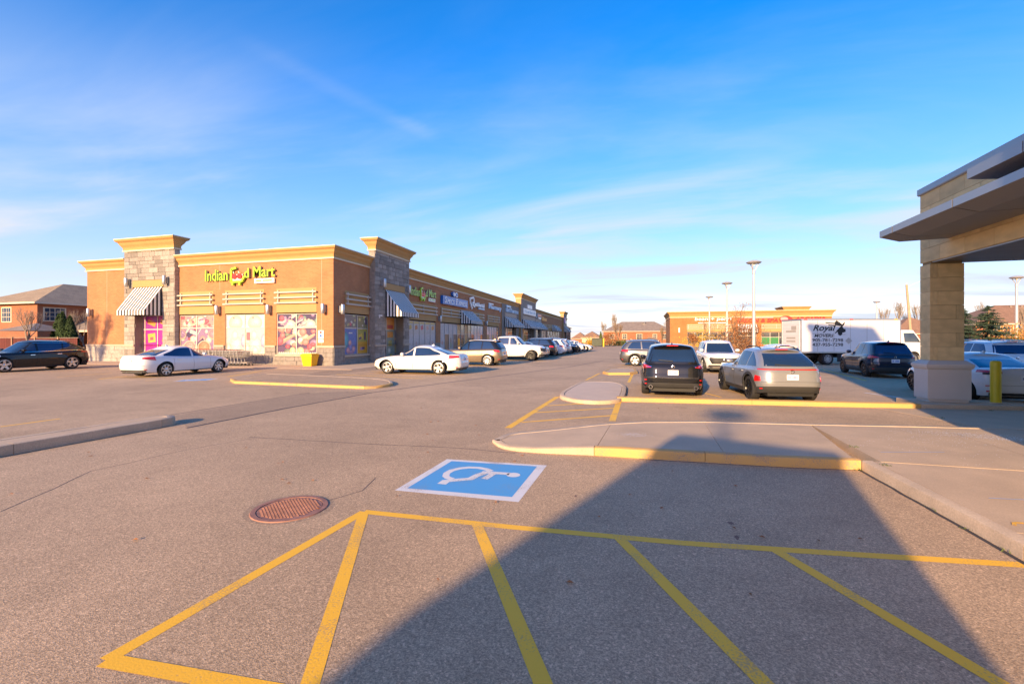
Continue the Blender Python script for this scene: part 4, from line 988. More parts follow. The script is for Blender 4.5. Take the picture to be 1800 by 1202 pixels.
t = box_sign('second pale blue lettering, mounted on grey stone left of the middle tower', z=5.9, u=48.5); blurred_letters(44.3, 52.8, 5.85, 6.5, 9, 'sign_paleblue', t, .3, 3)
mb = MB(); mb.box(44.3, 47.2, .14, .3, 6.62, 6.9, F2); world_obj(mb, 'plaque', 'sign_paleblue', t)
t = box_sign('white sign box with small upper panel on the middle stone tower', z=6.0, u=61); mb = MB(); mb.box(55.3, 66.8, .52, .75, 6.05, 7.1, F2); world_obj(mb, 'sign_box', 'sign_white', t)
mb = MB(); mb.box(58.8, 63.0, .52, .72, 7.25, 7.95, F2); world_obj(mb, 'upper_box', 'sign_white', t); F2s = Fr(F2(0, .75, 0)[:2], F2.u, F2.n)
_F2 = F2; F2 = F2s; blurred_letters(56.2, 66.2, 6.3, 6.85, 9, 'sign_paleblue', t, .05, 5); F2 = _F2
t = box_sign('dark and red sign with a white figure beyond the middle tower', z=5.9, u=72); mb = MB(); mb.box(69.0, 71.4, .14, .3, 5.75, 6.85, F2); world_obj(mb, 'logo_panel', 'black', t)
mb = MB(); mb.bar(F2(69.6, .32, 5.9), F2(70.3, .32, 6.7), .3, .05); world_obj(mb, 'figure', 'sign_white', t); mb = MB(); mb.box(71.6, 76.0, .14, .28, 6.3, 6.8, F2); world_obj(mb, 'red_panel', 'sign_red', t); mb = MB(); mb.box(72.4, 75.8, .14, .28, 5.8, 6.15, F2); world_obj(mb, 'white_panel', 'sign_white', t)
t = box_sign('orange lettering on the brick wall past the red sign', z=5.6, u=81); blurred_letters(77.9, 84.2, 5.6, 6.5, 6, 'sign_orange', t, .16, 9)
t = box_sign('purple, white and red sign on the last tower of the row', z=5.6, u=117); mb = MB(); mb.box(114.4, 116.4, .52, .7, 6.2, 7.9, F2); world_obj(mb, 'purple_panel', 'sign_purple', t); mb = MB(); mb.box(116.6, 120.2, .52, .68, 6.0, 6.9, F2); world_obj(mb, 'white_panel', 'sign_white', t); mb = MB(); mb.box(116.6, 119, .52, .68, 7.05, 7.4, F2); world_obj(mb, 'red_panel', 'sign_red', t)
t = thing('wall_notice', 'small white notice with red and blue marks beside the vegetable window', 'notice', (*F1(.92, 0, 0)[:2], 1.5)); mb = MB(); mb.box(.72, 1.14, .02, .04, 1.75, 2.3, F1); world_obj(mb, 'panel', 'sign_white', t)
mb = MB(); disc(mb, F1, .93, .04, .045, 2.17, .08); world_obj(mb, 'red_mark', 'sign_red', t); mb = MB(); mb.box(.85, 1.01, .04, .045, 1.88, 2.03, F1); world_obj(mb, 'blue_mark', 'sign_blue', t); mb = MB(); mb.box(.72, 1.14, .02, .04, 1.5, 1.7, F1); world_obj(mb, 'lower_panel', 'sign_cream', t)
t = thing('security_camera', 'small white security camera on the shaded stone tower', 'camera', F2(4.95, .47, 3.4)); mb = MB(); mb.box(4.9, 5.0, .45, .7, 3.42, 3.52, F2); world_obj(mb, 'housing', 'sign_white', t); mb = MB(); mb.box(4.92, 4.98, .46, .52, 3.3, 3.42, F2); world_obj(mb, 'mount', 'sign_white', t)

# ---- yellow bin
t = thing('salt_bin', 'yellow plastic bin standing at the corner of the brick building', 'bin', (-20.65, 24.9, .012))
mb = MB(); rows = []
for z, a, b in ((0, .30, .24), (.04, .32, .26), (.60, .40, .33), (.62, .43, .36), (.70, .43, .36), (.72, .41, .34)): rows.append([(sx * a, sy * b, z) for sx, sy in ((-1, -1), (-.86, -1.04), (.86, -1.04), (1, -1), (1, 1), (-1, 1))])
mb.grid([list(r) for r in zip(*rows)], closeu=True); mb.face(rows[-1]); mb.obj('tub', 'bin_yellow', t)
mb = MB(); mb.box(-.43, .43, -.37, .37, .72, .76); mb.box(-.36, .36, -.30, .30, .76, .79); mb.obj('lid', 'bin_yellow', t)
# ---- nested shopping trolleys
ct = thing('shopping_trolley', 'wire shopping trolley at the right end of the nested row, with a red child flap', 'trolley', (-24.75, 23.9, .012), 0, 'nested shopping trolleys by the shop windows')
mb = MB(); W2 = .27
bt = [(-.42, W2, .98), (.36, W2 * .8, .92)]; bb = [(-.34, W2 * .85, .50), (.30, W2 * .66, .60)]
for sy in (-1, 1):
    for k in range(7):
        t_ = k / 6; a = [lerp(bt[0][q], bt[1][q], t_) for q in range(3)]; b = [lerp(bb[0][q], bb[1][q], t_) for q in range(3)]; mb.bar((a[0], sy * a[1], a[2]), (b[0], sy * b[1], b[2]), .018)
    for k in range(5):
        t_ = k / 4; a = [lerp(bt[0][q], bb[0][q], t_) for q in range(3)]; b = [lerp(bt[1][q], bb[1][q], t_) for q in range(3)]; mb.bar((a[0], sy * a[1], a[2]), (b[0], sy * b[1], b[2]), .018)
for k in range(5):
    y = lerp(-1, 1, k / 4); mb.bar((bt[1][0], y * bt[1][1], bt[1][2]), (bb[1][0], y * bb[1][1], bb[1][2]), .018); mb.bar((bb[0][0], y * bb[0][1], bb[0][2]), (bb[1][0], y * bb[1][1], bb[1][2]), .018)
mb.obj('basket', 'cart_metal', ct)
mb = MB()
for sy in (-1, 1):
    mb.tube([(-.48, sy * .27, 1.02), (-.40, sy * .27, .5), (-.34, sy * .26, .22), (-.30, sy * .25, .12)], .013, 6); mb.tube([(-.34, sy * .26, .22), (.38, sy * .19, .16)], .013, 6)
mb.obj('frame', 'cart_metal', ct); mb = MB(); mb.tube([(-.50, -.30, 1.03), (-.50, .30, 1.03)], .018, 8); mb.obj('handle', 'cart_red', ct)
mb = MB(); mb.box(-.40, .30, -.20, .20, .20, .225); mb.obj('lower_rack', 'cart_tan', ct)
for x, y in ((-.3, .25), (-.3, -.25), (.36, .18), (.36, -.18)): mb = MB(); mb.lathe([(.0, -.014), (.06, -.014), (.06, .014), (0, .014)], 10, 'y', (x, y, .062)); mb.obj('wheel', 'rubber', ct)
ORD = ['second', 'third', 'fourth', 'fifth', 'sixth', 'seventh', 'eighth', 'ninth', 'tenth', 'eleventh', 'twelfth', 'thirteenth', 'fourteenth', 'fifteenth']
for k, wd in enumerate(ORD):
    dup(ct, (-24.75 - .285 * (k + 1), 23.9 + random.uniform(-.02, .02), .012), 0, wd + ' wire trolley from the right end of the nested row' + (' behind the white sedan' if k > 7 else ''))
mb = MB(); mb.box(-.44, -.425, -.2, .2, .62, .9); fl = mb.obj('child_flap', 'cart_red', ct)

# ================================================================== BANK WITH DRIVE-THROUGH CANOPY (right)
bank = thing('bank_building', 'tan stone building with grey metal canopy slabs reaching over the drive-through at right', 'building', (7.49, 15.2, 0))
FB = Fr((7.49, 15.67), (0, -1), (-1, 0))      # wall towards the lot: u runs towards the camera
FC = Fr((7.49, 15.2), (1, 0), (0, -1))        # column face towards the camera
LB = MB(); LB.box(-.5, .5, -.5, .5, -.5, .5); _t = LB.obj('limestone_block', 'limestone'); LIME_ME = _t.data; bpy.data.objects.remove(_t)
bmx = bmesh.new(); bmx.from_mesh(LIME_ME); bmesh.ops.bevel(bmx, geom=bmx.edges[:], offset=.008, segments=1, affect='EDGES'); bmx.to_mesh(LIME_ME); bmx.free()
BX = 16.5
# core walls just behind the facing blocks
mat('bank_joint', (.30, .225, .125), .9)
mb = MB(); mb.box(7.53, 8.22, 15.24, 15.63, 1.0, 5.8); mb.box(7.53, 7.85, 10.6, 15.63, 3.95, 5.8); world_obj(mb, 'core_wall', 'bank_joint', bank)
# column shaft blocks: courses of .42 m, alternate joints
z = 1.24; k = 0
while z < 3.84:
    h = .375; sp = [(0, .18), (.18, .76)] if k % 2 == 0 else [(0, .58), (.58, .76)]
    if k % 3 == 2: sp = [(0, .76)]
    for a, b in sp:
        c = FC((a + b) / 2, -.05, z + h / 2); child('stone_block', LIME_ME, bank, (c[0] - 7.49, c[1] - 15.2, c[2]), (0, 0, 0), (b - a - .007, .10, h - .007))
    c = FB(.235, -.05, z + h / 2); child('stone_block', LIME_ME, bank, (c[0] - 7.49 - .002, c[1] - 15.2, c[2]), (0, 0, R(90)), (.466, .096, h - .007))
    c = (8.20, 15.435, z + h / 2); child('stone_block', LIME_ME, bank, (c[0] - 7.49 + .002, c[1] - 15.2, c[2]), (0, 0, R(90)), (.40, .10, h - .007)); z += h; k += 1
# header blocks above the opening
z = 3.93; k = 0; hh = .382
while z < 5.80:
    u = -.0; first = True
    while u < 5.05:
        ww = (.45 if k % 2 else .9) if first else .98; first = False
        b = min(u + ww, 5.07); c = FB((u + b) / 2, -.05, z + hh / 2)
        child('stone_block', LIME_ME, bank, (c[0] - 7.49, c[1] - 15.2, c[2]), (0, 0, R(90)), (b - u - .008, .10, hh - .008)); u = b
    z += hh; k += 1
# precast plinth: die, cap moulding, foot
mb = MB(); rows = []
for z, e in ((.128, .06), (.20, .06), (.20, .10), (1.00, .10), (1.03, .13), (1.09, .15), (1.14, .15), (1.18, .10), (1.24, .03)): rows.append([(7.49 - e, 15.2 - e, z), (8.25 + e, 15.2 - e, z), (8.25 + e, 15.67 + e, z), (7.49 - e, 15.67 + e, z)])
mb.grid([list(r) for r in zip(*rows)], closeu=True); mb.face(rows[-1]); world_obj(mb, 'column_plinth', 'precast', bank)
# parapet cap
mb = MB(); mb.sweep([(BX, 15.67), (7.49, 15.67), (7.49, -12)], [(-.4, 5.835), (.03, 5.835), (.05, 5.865), (.05, 6.02), (-.4, 6.02)]); world_obj(mb, 'parapet_cap', 'fascia', bank)
# soffit over the lane: long metal strips
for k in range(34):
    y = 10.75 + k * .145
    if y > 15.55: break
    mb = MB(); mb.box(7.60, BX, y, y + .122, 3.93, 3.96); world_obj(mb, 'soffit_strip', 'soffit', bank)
mb = MB(); mb.box(7.55, 7.60, 10.6, 15.6, 3.905, 3.97); world_obj(mb, 'soffit_edge', 'alu', bank)
mb = MB(); mb.box(7.86, BX, 10.6, 15.60, 3.97, 5.8); world_obj(mb, 'canopy_core', 'bank_joint', bank)
mb = MB(); mb.box(15.6, BX, 15.3, 15.66, 0.1, 5.8); world_obj(mb, 'far_pier', 'limestone', bank)
# main block of the building, on towards and past the camera on the right
mb = MB(); mb.box(7.55, 24, -12, 10.6, 0, 5.83); world_obj(mb, 'main_wall', 'limestone', bank)
mb = MB(); mb.box(5.5, 9.2, -7, 7.4, .1, 9.9); mb.box(5.3, 9.4, -7.2, 7.6, 9.9, 10.3); world_obj(mb, 'added_shade_tower', 'limestone', bank)  # unseen tower, added to shade the column and the moving truck
# canopy slabs: panels with a fascia and a bevelled underside
def slab_panels(y0, y1, zt, zb, x0, xi, step, end, base):
    y = y0
    while y > y1:
        b = max(y - step, y1); mb = MB(); g = .03
        P = [(x0, zt), (x0, zb), (xi, zb - base), (7.50, zb - base + .03), (7.50, zt + .03)]
        for q0, q1 in ((y, b + g),):
            ra = [(p[0], q0, p[1]) for p in P]; rb = [(p[0], q1, p[1]) for p in P]; n = len(P)
            mb.face([ra[0], ra[1], rb[1], rb[0]], 0); mb.face([ra[1], ra[2], rb[2], rb[1]], 1); mb.face([ra[2], ra[3], rb[3], rb[2]], 1); mb.face([ra[4], ra[0], rb[0], rb[4]], 0)
            mb.face(ra, 0); mb.face(rb[::-1], 1)
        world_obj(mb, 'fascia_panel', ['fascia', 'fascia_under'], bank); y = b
slab_panels(14.42, 13.75, 4.66, 4.50, 6.0, 6.44, 2.4, True, .13)
slab_panels(13.75, 7.6, 4.66, 4.50, 6.0, 6.44, 2.35, True, .13)
slab_panels(10.98, 9.6, 5.11, 4.92, 6.0, 6.75, 2.35, True, .06)
slab_panels(9.6, 7.6, 5.11, 4.92, 6.0, 6.75, 2.35, True, .06)
# ---- bollard
def bollard(x, y, z, label, r=.11, h=1.12):
    t = thing('bollard', label, 'bollard', (x, y, z)); mb = MB(); mb.lathe([(r, 0), (r, h - .05), (r * .92, h - .02), (r * .7, h), (0, h + .008)], 24); mb.obj('sleeve', 'bollard_yellow', t, 40); mb = MB(); mb.lathe([(r + .01, 0), (r + .01, .02), (r, .025)], 24); mb.obj('foot_ring', 'kerb', t, 40)
bx_, by_ = 8.95, 15.25
bollard(bx_, by_, .128, 'yellow steel bollard right of the stone column')

# ================================================================== LAMP POSTS, POLES
def lamp_post(x, y, h, label, z0=0.0):
    t = thing('lamp_post', label, 'lamp post', (x, y, z0), 0, 'disc-headed parking lot lamp posts'); mb = MB(); mb.lathe([(.30, 0), (.30, .75), (.27, .80), (0, .8)], 20); mb.obj('concrete_base', 'kerb', t, 40)
    mb = MB(); mb.lathe([(.14, .78), (.105, h - 1.0), (.125, h - .98), (.125, h - .72), (0, h - .72)], 14); mb.obj('pole', 'pole_grey', t, 40)
    mb = MB()
    for a in (0, 2.09, 4.19): mb.bar((.07 * math.cos(a), .07 * math.sin(a), h - .75), (.38 * math.cos(a), .38 * math.sin(a), h - .12), .05)
    mb.obj('yoke', 'pole_grey', t); mb = MB(); mb.lathe([(.0, h - .20), (.46, h - .17), (.58, h - .08), (.48, h + .0), (.24, h + .08), (0, h + .10)], 24); mb.obj('lamp_head', 'pole_grey', t, 40)
    mb = MB(); mb.lathe([(0, h - .34), (.10, h - .33), (.13, h - .16), (0, h - .155)], 14); mb.obj('lens', 'sign_cream', t, 40); return t
def at_depth(px, Z):
    X = (px - 900) / F_PX * Z; return (Z * FW[0] + X * RT[0], Z * FW[1] + X * RT[1])
for px, Z, l in ((1325, 37.5, 'tallest-looking lamp post, rising behind the autumn shrub'), (1278, 52, 'lamp post second from the front in the middle row, left of the tallest'), (1247, 70, 'lamp post with small head left of the two nearer ones, before the salon'), (1132, 150, 'tiny lamp post standing before the distant brick houses'), (1541, 80, 'lamp post rising behind the white moving truck'), (1787, 47, 'lamp post at the far right beyond the white cars')):
    x, y = at_depth(px, Z); lamp_post(x, y, 8.0, l, -1.2 if Z > 120 else 0)
lamp_post(2.0 - .185 * 29.4, 12.5 - 29.4, 8.0, 'lamp post behind the viewpoint whose head casts a shadow on the drive lane')
x, y = at_depth(1599, 62); t = thing('utility_pole', 'leaning wooden utility pole with a light arm behind the truck cab', 'pole', (x, y, 0)); lean = -.35
mb = MB(); mb.tube([(0.25, 0, 0), (0, 0, 4), (lean, 0, 8.9)], [.20, .17, .13], 10); mb.obj('shaft', 'wood_pole', t, 40); mb = MB(); mb.tube([(lean, 0, 8.5), (lean + .8, -.1, 9.0), (lean + 2.2, -.2, 9.6)], .035, 6); mb.obj('arm', 'pole_grey', t); mb = MB(); mb.lathe([(.1, 8.9), (.05, 9.1), (0, 9.15)], 8, org=(lean, 0, 0)); mb.obj('cap', 'pole_grey', t)

# ================================================================== SALON PLAZA (the orange building behind the parked cars)
plaza = thing('salon_plaza', 'low orange shop building with cream cornice behind the parked cars', 'building', (5.0, 97, 0))
FP = Fr((5.0, 97.0), (1, 0), (0, -1)); PH = 5.75
pb = [(3.4, 13.6), (16.2, 24.6)]
wall(FP, 0, 28, 0, PH, [(3.2, 11.6, .4, 4.4), (12.4, 15.6, .1, 2.7), (16.4, 23.8, .4, 4.4), (24.4, 27.6, .1, 2.7)], 'brick_plaza', 'brick_wall', plaza)
mb = MB(); mb.box(0, 28, -18, -.3, 0, PH + .2, FP); world_obj(mb, 'core', 'brick_plaza', plaza)
for a, b, n in ((3.2, 11.6, 6), (16.4, 23.8, 5)):
    pr = None
    if a > 10: pr = lambda i, j: ((.03, .28, .08), []) if (j == 0 and i < 2) else (((.7, .45, .42), [('disc', .5, .5, .3, CREAM)]) if (j == 0 and i == 3) else (((.5, .1, .08), [('disc', .5, .4, .3, PINK)]) if j == 0 and i == 4 else None))
    window(FP, a, b, .4, 2.75, [k / n for k in range(n + 1)], [0, .6, 1], plaza, d=-.12, prints=pr); louver(FP, a, b, 2.85, 4.4, plaza)
for a, b in ((12.4, 15.6), (24.4, 27.6)): window(FP, a, b, .1, 2.7, [0, .5, 1], [0, .75, 1], plaza, d=-.15, name='shop_door')
cornice([FP(0, -18, 0)[:2], FP(0, 0, 0)[:2], FP(28, 0, 0)[:2], FP(28, -18, 0)[:2]], PH, 1.1, plaza, out=.55)
mb = MB(); mb.box(22.0, 26.5, -12, -7, PH, PH + 1.6, FP); world_obj(mb, 'roof_tower', 'stucco', plaza); cornice([FP(22, -7, 0)[:2], FP(26.5, -7, 0)[:2], FP(26.5, -12, 0)[:2], FP(22, -12, 0)[:2]], PH + 1.6, .6, plaza, out=.4, closed=True, foot=False)
awning(FP, 12.3, 15.7, 4.3, 2.75, 1.1, 'striped awning below the salon and spa lettering', d=.02); awning(FP, 24.3, 27.7, 4.3, 2.75, 1.1, 'striped awning on the orange building beside the truck', d=.02)
t = thing('shop_sign', 'white handwritten-style lettering on the left of the orange building', 'sign', (*FP(7, 0, 0)[:2], 4.9)); put_text('bean + pearl', FP, 4.6, .04, 4.85, 6.6, .85, 'sign_white', t, depth=.1, shear=.1, bold=.01)
mb = MB(); mb.box(5.2, 10.6, .04, .12, 4.52, 4.66, FP); world_obj(mb, 'sub_line', 'sign_white', t)
t = thing('shop_sign', 'red SALON & SPA lettering with a pink line above it', 'sign', (*FP(15, 0, 0)[:2], 4.7)); put_text('SALON & SPA', FP, 16.5 - 4.3, .04, 4.62, 7.0, .72, 'sign_red', t, depth=.1, shear=.2, bold=.035)
mb = MB(); mb.box(12.9, 18.4, .04, .12, 5.42, 5.62, FP); world_obj(mb, 'pink_line', 'sign_pink', t)
t = thing('shop_sign', 'red ARCADIA lettering beside a round red emblem', 'sign', (*FP(23, 0, 0)[:2], 4.7)); put_text('ARCADIA', FP, 22.1, .04, 4.78, 5.0, .80, 'sign_red', t, depth=.1, bold=.035)
mb = MB(); disc(mb, FP, 20.5, .04, .2, 5.1, 1.1, rz=.72); world_obj(mb, 'emblem', 'sign_red', t); mb = MB(); disc(mb, FP, 20.2, .2, .22, 5.25, .65, rz=.35); world_obj(mb, 'emblem_shine', 'sign_pink', t); mb = MB(); mb.box(22.6, 26.6, .04, .10, 4.50, 4.62, FP); world_obj(mb, 'sub_line', 'sign_red', t)
t = thing('wall_lamp', 'white wall lamp at the left end of the orange building', 'wall lamp', FP(1.7, .02, 3.2)); mb = MB(); mb.box(-.12, .12, -.22, 0, -.45, .45); mb.obj('lamp_body', 'sign_white', t); mb = MB(); mb.box(-.08, .08, -.02, .02, -.3, .3); mb.obj('back_box', 'fascia', t)

# ================================================================== HOUSES
def house(label, x0, x1, y0, y1, z0, eave, ridge, wins, roofm, wallm='house_brick', over=.45, ridge_axis='x', name='brick_house', rz=0):
    cx, cy = (x0 + x1) / 2, (y0 + y1) / 2; t = thing(name, label, 'house', (cx, y0, z0))
    mb = MB(); mb.box(x0, x1, y0, y1, z0 - .5, eave); world_obj(mb, 'wall', wallm, t)
    ex0, ex1, ey0, ey1 = x0 - over, x1 + over, y0 - over, y1 + over; hx, hy = (ex1 - ex0) / 2, (ey1 - ey0) / 2
    if hx >= hy: r0, r1 = (ex0 + hy, cy), (ex1 - hy, cy)
    else: r0, r1 = (cx, ey0 + hx), (cx, ey1 - hx)
    mb = MB(); A, B, Cc, D = (ex0, ey0, eave), (ex1, ey0, eave), (ex1, ey1, eave), (ex0, ey1, eave); r0 = (*r0, ridge); r1 = (*r1, ridge)
    if hx >= hy: mb.face([A, B, r1, r0]); mb.face([Cc, D, r0, r1]); mb.face([B, Cc, r1]); mb.face([D, A, r0])
    else: mb.face([A, B, r0]); mb.face([B, Cc, r1, r0]); mb.face([Cc, D, r1]); mb.face([D, A, r0, r1])
    mb.face([(p[0], p[1], eave - .02) for p in (D, Cc, B, A)]); rf = world_obj(mb, 'roof', roofm, t)
    mb = MB(); mb.sweep([A, B, Cc, D] if False else [(ex0, ey0), (ex1, ey0), (ex1, ey1), (ex0, ey1)], [(.0, eave - .16), (.08, eave - .16), (.08, eave + .02), (0, eave + .02)], True); g = world_obj(mb, 'gutter', 'trim_white', t); g.parent = rf
    for i in range(2):
        mb = MB(); vx, vy = lerp(r0[0], r1[0], .35 + .3 * i), lerp(r0[1], r1[1], .35 + .3 * i) - .7; mb.box(vx - .15, vx + .15, vy - .15, vy + .15, ridge - .75, ridge - .2); g = world_obj(mb, 'roof_vent', 'roof_grey', t); g.parent = rf
    for wn in wins:
        face, u, z, ww, hh = wn[:5]; fr = {'f': Fr((x0, y0), (1, 0), (0, -1)), 'r': Fr((x1, y0), (0, 1), (1, 0)), 'l': Fr((x0, y0), (0, 1), (-1, 0))}[face]
        mb = MB(); z += z0
        mb.box(u - .10, u + ww + .10, -.02, .03, z - .1, z + hh + .1, fr); o = world_obj(mb, 'window', 'trim_white', t)
        n = 2 if ww > .9 else 1
        for k in range(n):
            a, b = u + ww * k / n + .04, u + ww * (k + 1) / n - .04; m = MB(); m.box(a, b, .03, .045, z, z + hh, fr); p = world_obj(m, 'pane', 'glass', t); p.parent = o
        m = MB()
        for k in range(n):
            a, b = u + ww * k / n, u + ww * (k + 1) / n; m.box((a + b) / 2 - .02, (a + b) / 2 + .02, .045, .055, z, z + hh, fr)
        for q in (.33, .66): m.box(u, u + ww, .045, .053, z + hh * q - .02, z + hh * q + .02, fr)
        p = world_obj(m, 'glazing_bar', 'trim_white', t); p.parent = o
    return t
# house at the left edge
house('brick house with hipped shingle roof at the left edge behind the fence', -74.5, -63.5, 34.0, 48.0, 0, 5.65, 8.4, [('r', .6, 3.7, 1.9, 1.35), ('f', 5.2, 3.6, 1.5, 1.5), ('f', 1.0, 3.6, 1.5, 1.5)], 'roof_tan')
house('lower brick wing with pale eaves right of the left-edge house', -63.4, -55.5, 41.0, 52, 0, 5.2, 7.6, [('f', 3.2, 3.1, .7, 1.0), ('r', 2, 3.1, 1.2, 1.2)], 'roof_tan')
t = thing('porch', 'shingled porch roof on white posts beside the left-edge house', 'porch', (-62, 38, 0)); mb = MB(); mb.face([(-63.4, 36.2, 2.6), (-58.3, 36.2, 2.6), (-59.4, 38.6, 3.9), (-63.4, 38.6, 3.9)]); mb.face([(-58.3, 36.2, 2.6), (-58.3, 41, 2.6), (-59.4, 38.6, 3.9)]); mb.face([(-63.4, 36.2, 2.58), (-63.4, 41, 2.58), (-58.3, 41, 2.58), (-58.3, 36.2, 2.58)]); mb.face([(-63.4, 38.6, 3.9), (-59.4, 38.6, 3.9), (-58.3, 41, 2.6), (-63.4, 41, 2.6)]); world_obj(mb, 'roof', 'roof_grey', t)
for x in (-62.4, -58.6): mb = MB(); mb.lathe([(.17, 0), (.14, .1), (.13, 2.45), (.18, 2.58)], 12, org=(x, 36.5, 0)); world_obj(mb, 'post', 'trim_white', t, 40)
mb = MB(); mb.sweep([(-63.4, 36.2), (-58.3, 36.2), (-58.3, 41)], [(0, 2.42), (.06, 2.42), (.06, 2.62), (0, 2.62)]); world_obj(mb, 'fascia', 'trim_white', t)
# fence of dark red boards behind the dark car
def fence(pts, h, label, m, bw=.18, post='fence_wood'):
    t = thing('fence', label, 'fence', (*pts[0], 0)); me = None
    for a, b in zip(pts, pts[1:]):
        a, b = Vector(a), Vector(b); L = (b - a).length; n = int(L / bw); d = (b - a) / L; ang = math.atan2(d.y, d.x)
        for k in range(n):
            c = a + d * (k + .5) * bw
            if me is None: q = MB(); q.box(-bw / 2 + .006, bw / 2 - .006, -.012, .012, .05, h); o = q.obj('board', m, t); me = o.data; o.location = (c.x - pts[0][0], c.y - pts[0][1], 0); o.rotation_euler = (0, 0, ang)
            else: child('board', me, t, (c.x - pts[0][0], c.y - pts[0][1], random.uniform(-.015, .015)), (0, 0, ang))
        for k in range(int(L / 2.4) + 1):
            c = a + d * min(k * 2.4, L); q = MB(); q.box(c.x - .07, c.x + .07, c.y - .09, c.y + .05, 0, h + .12); world_obj(q, 'post', post, t)
        q = MB(); q.bar((a.x, a.y, h + .05), (b.x, b.y, h + .05), .12, .05); world_obj(q, 'top_rail', 'roof_grey', t)
fence([(-61, 27.5), (-49.5, 29.5)], 1.75, 'dark red board fence behind the dark coupe-like SUV', 'fence_red')
fence([(-46.2, 29.0), (-42.6, 30.5)], 2.0, 'short brown board fence against the left end of the brick building', 'fence_wood')
t = thing('gazebo', 'dark gazebo roof showing above the red fence at the left edge', 'gazebo', (-58, 30.5, 0)); mb = MB()
for a, b in (((-60.6, 29), (-55.4, 29)), ((-55.4, 29), (-55.4, 33)), ((-55.4, 33), (-60.6, 33)), ((-60.6, 33), (-60.6, 29))): mb.face([(*a, 2.45), (*b, 2.45), (-58, 31, 3.25)])
world_obj(mb, 'roof', 'roof_grey', t)
for x in (-60.4, -55.6): mb = MB(); mb.box(x - .06, x + .06, 29.1, 29.22, 0, 2.45); world_obj(mb, 'post', 'plastic_dark', t)
# distant houses past the end of the plaza
def hx(px, Z): return at_depth(px, Z)
a, b = hx(1060, 148), hx(1120, 148); c = hx(1181, 150)
house('wide distant brick house with hipped roof and white windows', a[0], c[0], a[1] + 2, a[1] + 13, -2.0, 3.65, 6.9, [('f', 2.0, 3.2, 1.3, 1.5), ('f', 6.0, 3.2, 1.3, 1.5), ('f', 10.4, 3.1, 1.6, 1.7), ('f', 15.4, 3.2, 1.1, 1.5), ('f', 18.2, 3.2, 1.5, 1.5), ('f', 1.6, .5, 1.3, 1.8), ('f', 5.8, .5, 1.4, 2.0), ('f', 10.0, .5, 2.0, 1.8), ('f', 13.6, .2, 3.0, 2.0)], 'roof_grey')
t = thing('porch', 'small pitched porch roof on the wide distant brick house', 'porch', (a[0] + 14.5, a[1] + 1, -2)); mb = MB(); mb.face([(a[0] + 12.8, a[1] + .4, .9), (a[0] + 17.2, a[1] + .4, .9), (a[0] + 16, a[1] + 2, 1.7), (a[0] + 14, a[1] + 2, 1.7)]); mb.box(a[0] + 12.8, a[0] + 17.2, a[1] + .4, a[1] + .5, .75, .9); world_obj(mb, 'roof', 'roof_grey', t)
for dx in (13.0, 17.0): mb = MB(); mb.box(a[0] + dx - .1, a[0] + dx + .1, a[1] + .5, a[1] + .7, -2.1, .8); world_obj(mb, 'post', 'trim_white', t)
mat('siding_cream', (.62, .52, .36), .85, var=.06)
a = hx(1023, 190); c = hx(1056, 190); house('small cream bungalow with brown roof beyond the row of parked cars', a[0], c[0], a[1], a[1] + 9, -2.2, 1.6, 4.2, [('f', 1.5, .9, 1.2, 1.6), ('f', 3.6, .8, 1.8, 2.0), ('f', 6.0, .9, 1.2, 1.6)], 'roof_brown', 'siding_cream', name='bungalow')
a = hx(1012, 215); c = hx(1032, 215); house('farther brown roofed house left of the cream bungalow', a[0] - 2, c[0], a[1], a[1] + 9, -2.2, 1.0, 4.0, [('f', 2, .8, 1.2, 1.4)], 'roof_brown', 'house_brick')
a = f2xy(131, -8); house('brick house just past the far end of the long plaza', a[0] - 8, a[0] + 7.0, a[1], a[1] + 11, -.8, 5.0, 7.8, [('f', 9.5, 3.2, 1.4, 1.5), ('f', 12.2, 3.2, 1.2, 1.5), ('r', 2, 3.2, 1.4, 1.5)], 'roof_brown')
a, c = at_depth(1570, 105), at_depth(1640, 105); house('red brick building with brown roof behind the truck cab', a[0], c[0] + 3, a[1], a[1] + 12, -.5, 2.6, 6.6, [('f', 2, .8, 1.4, 1.4)], 'roof_brown', 'house_brick')
a, c = at_depth(1715, 75), at_depth(1860, 75); house('brick house with long brown roof behind the spruce at far right', a[0], c[0] + 4, a[1], a[1] + 12, 0, 4.0, 7.3, [('f', 2.3, 2.0, .9, 1.7), ('f', 3.6, 2.0, .9, 1.7), ('f', 4.9, 2.0, .9, 1.7), ('f', 9, 1.6, 1.5, 1.7)], 'roof_brown', 'house_brick')

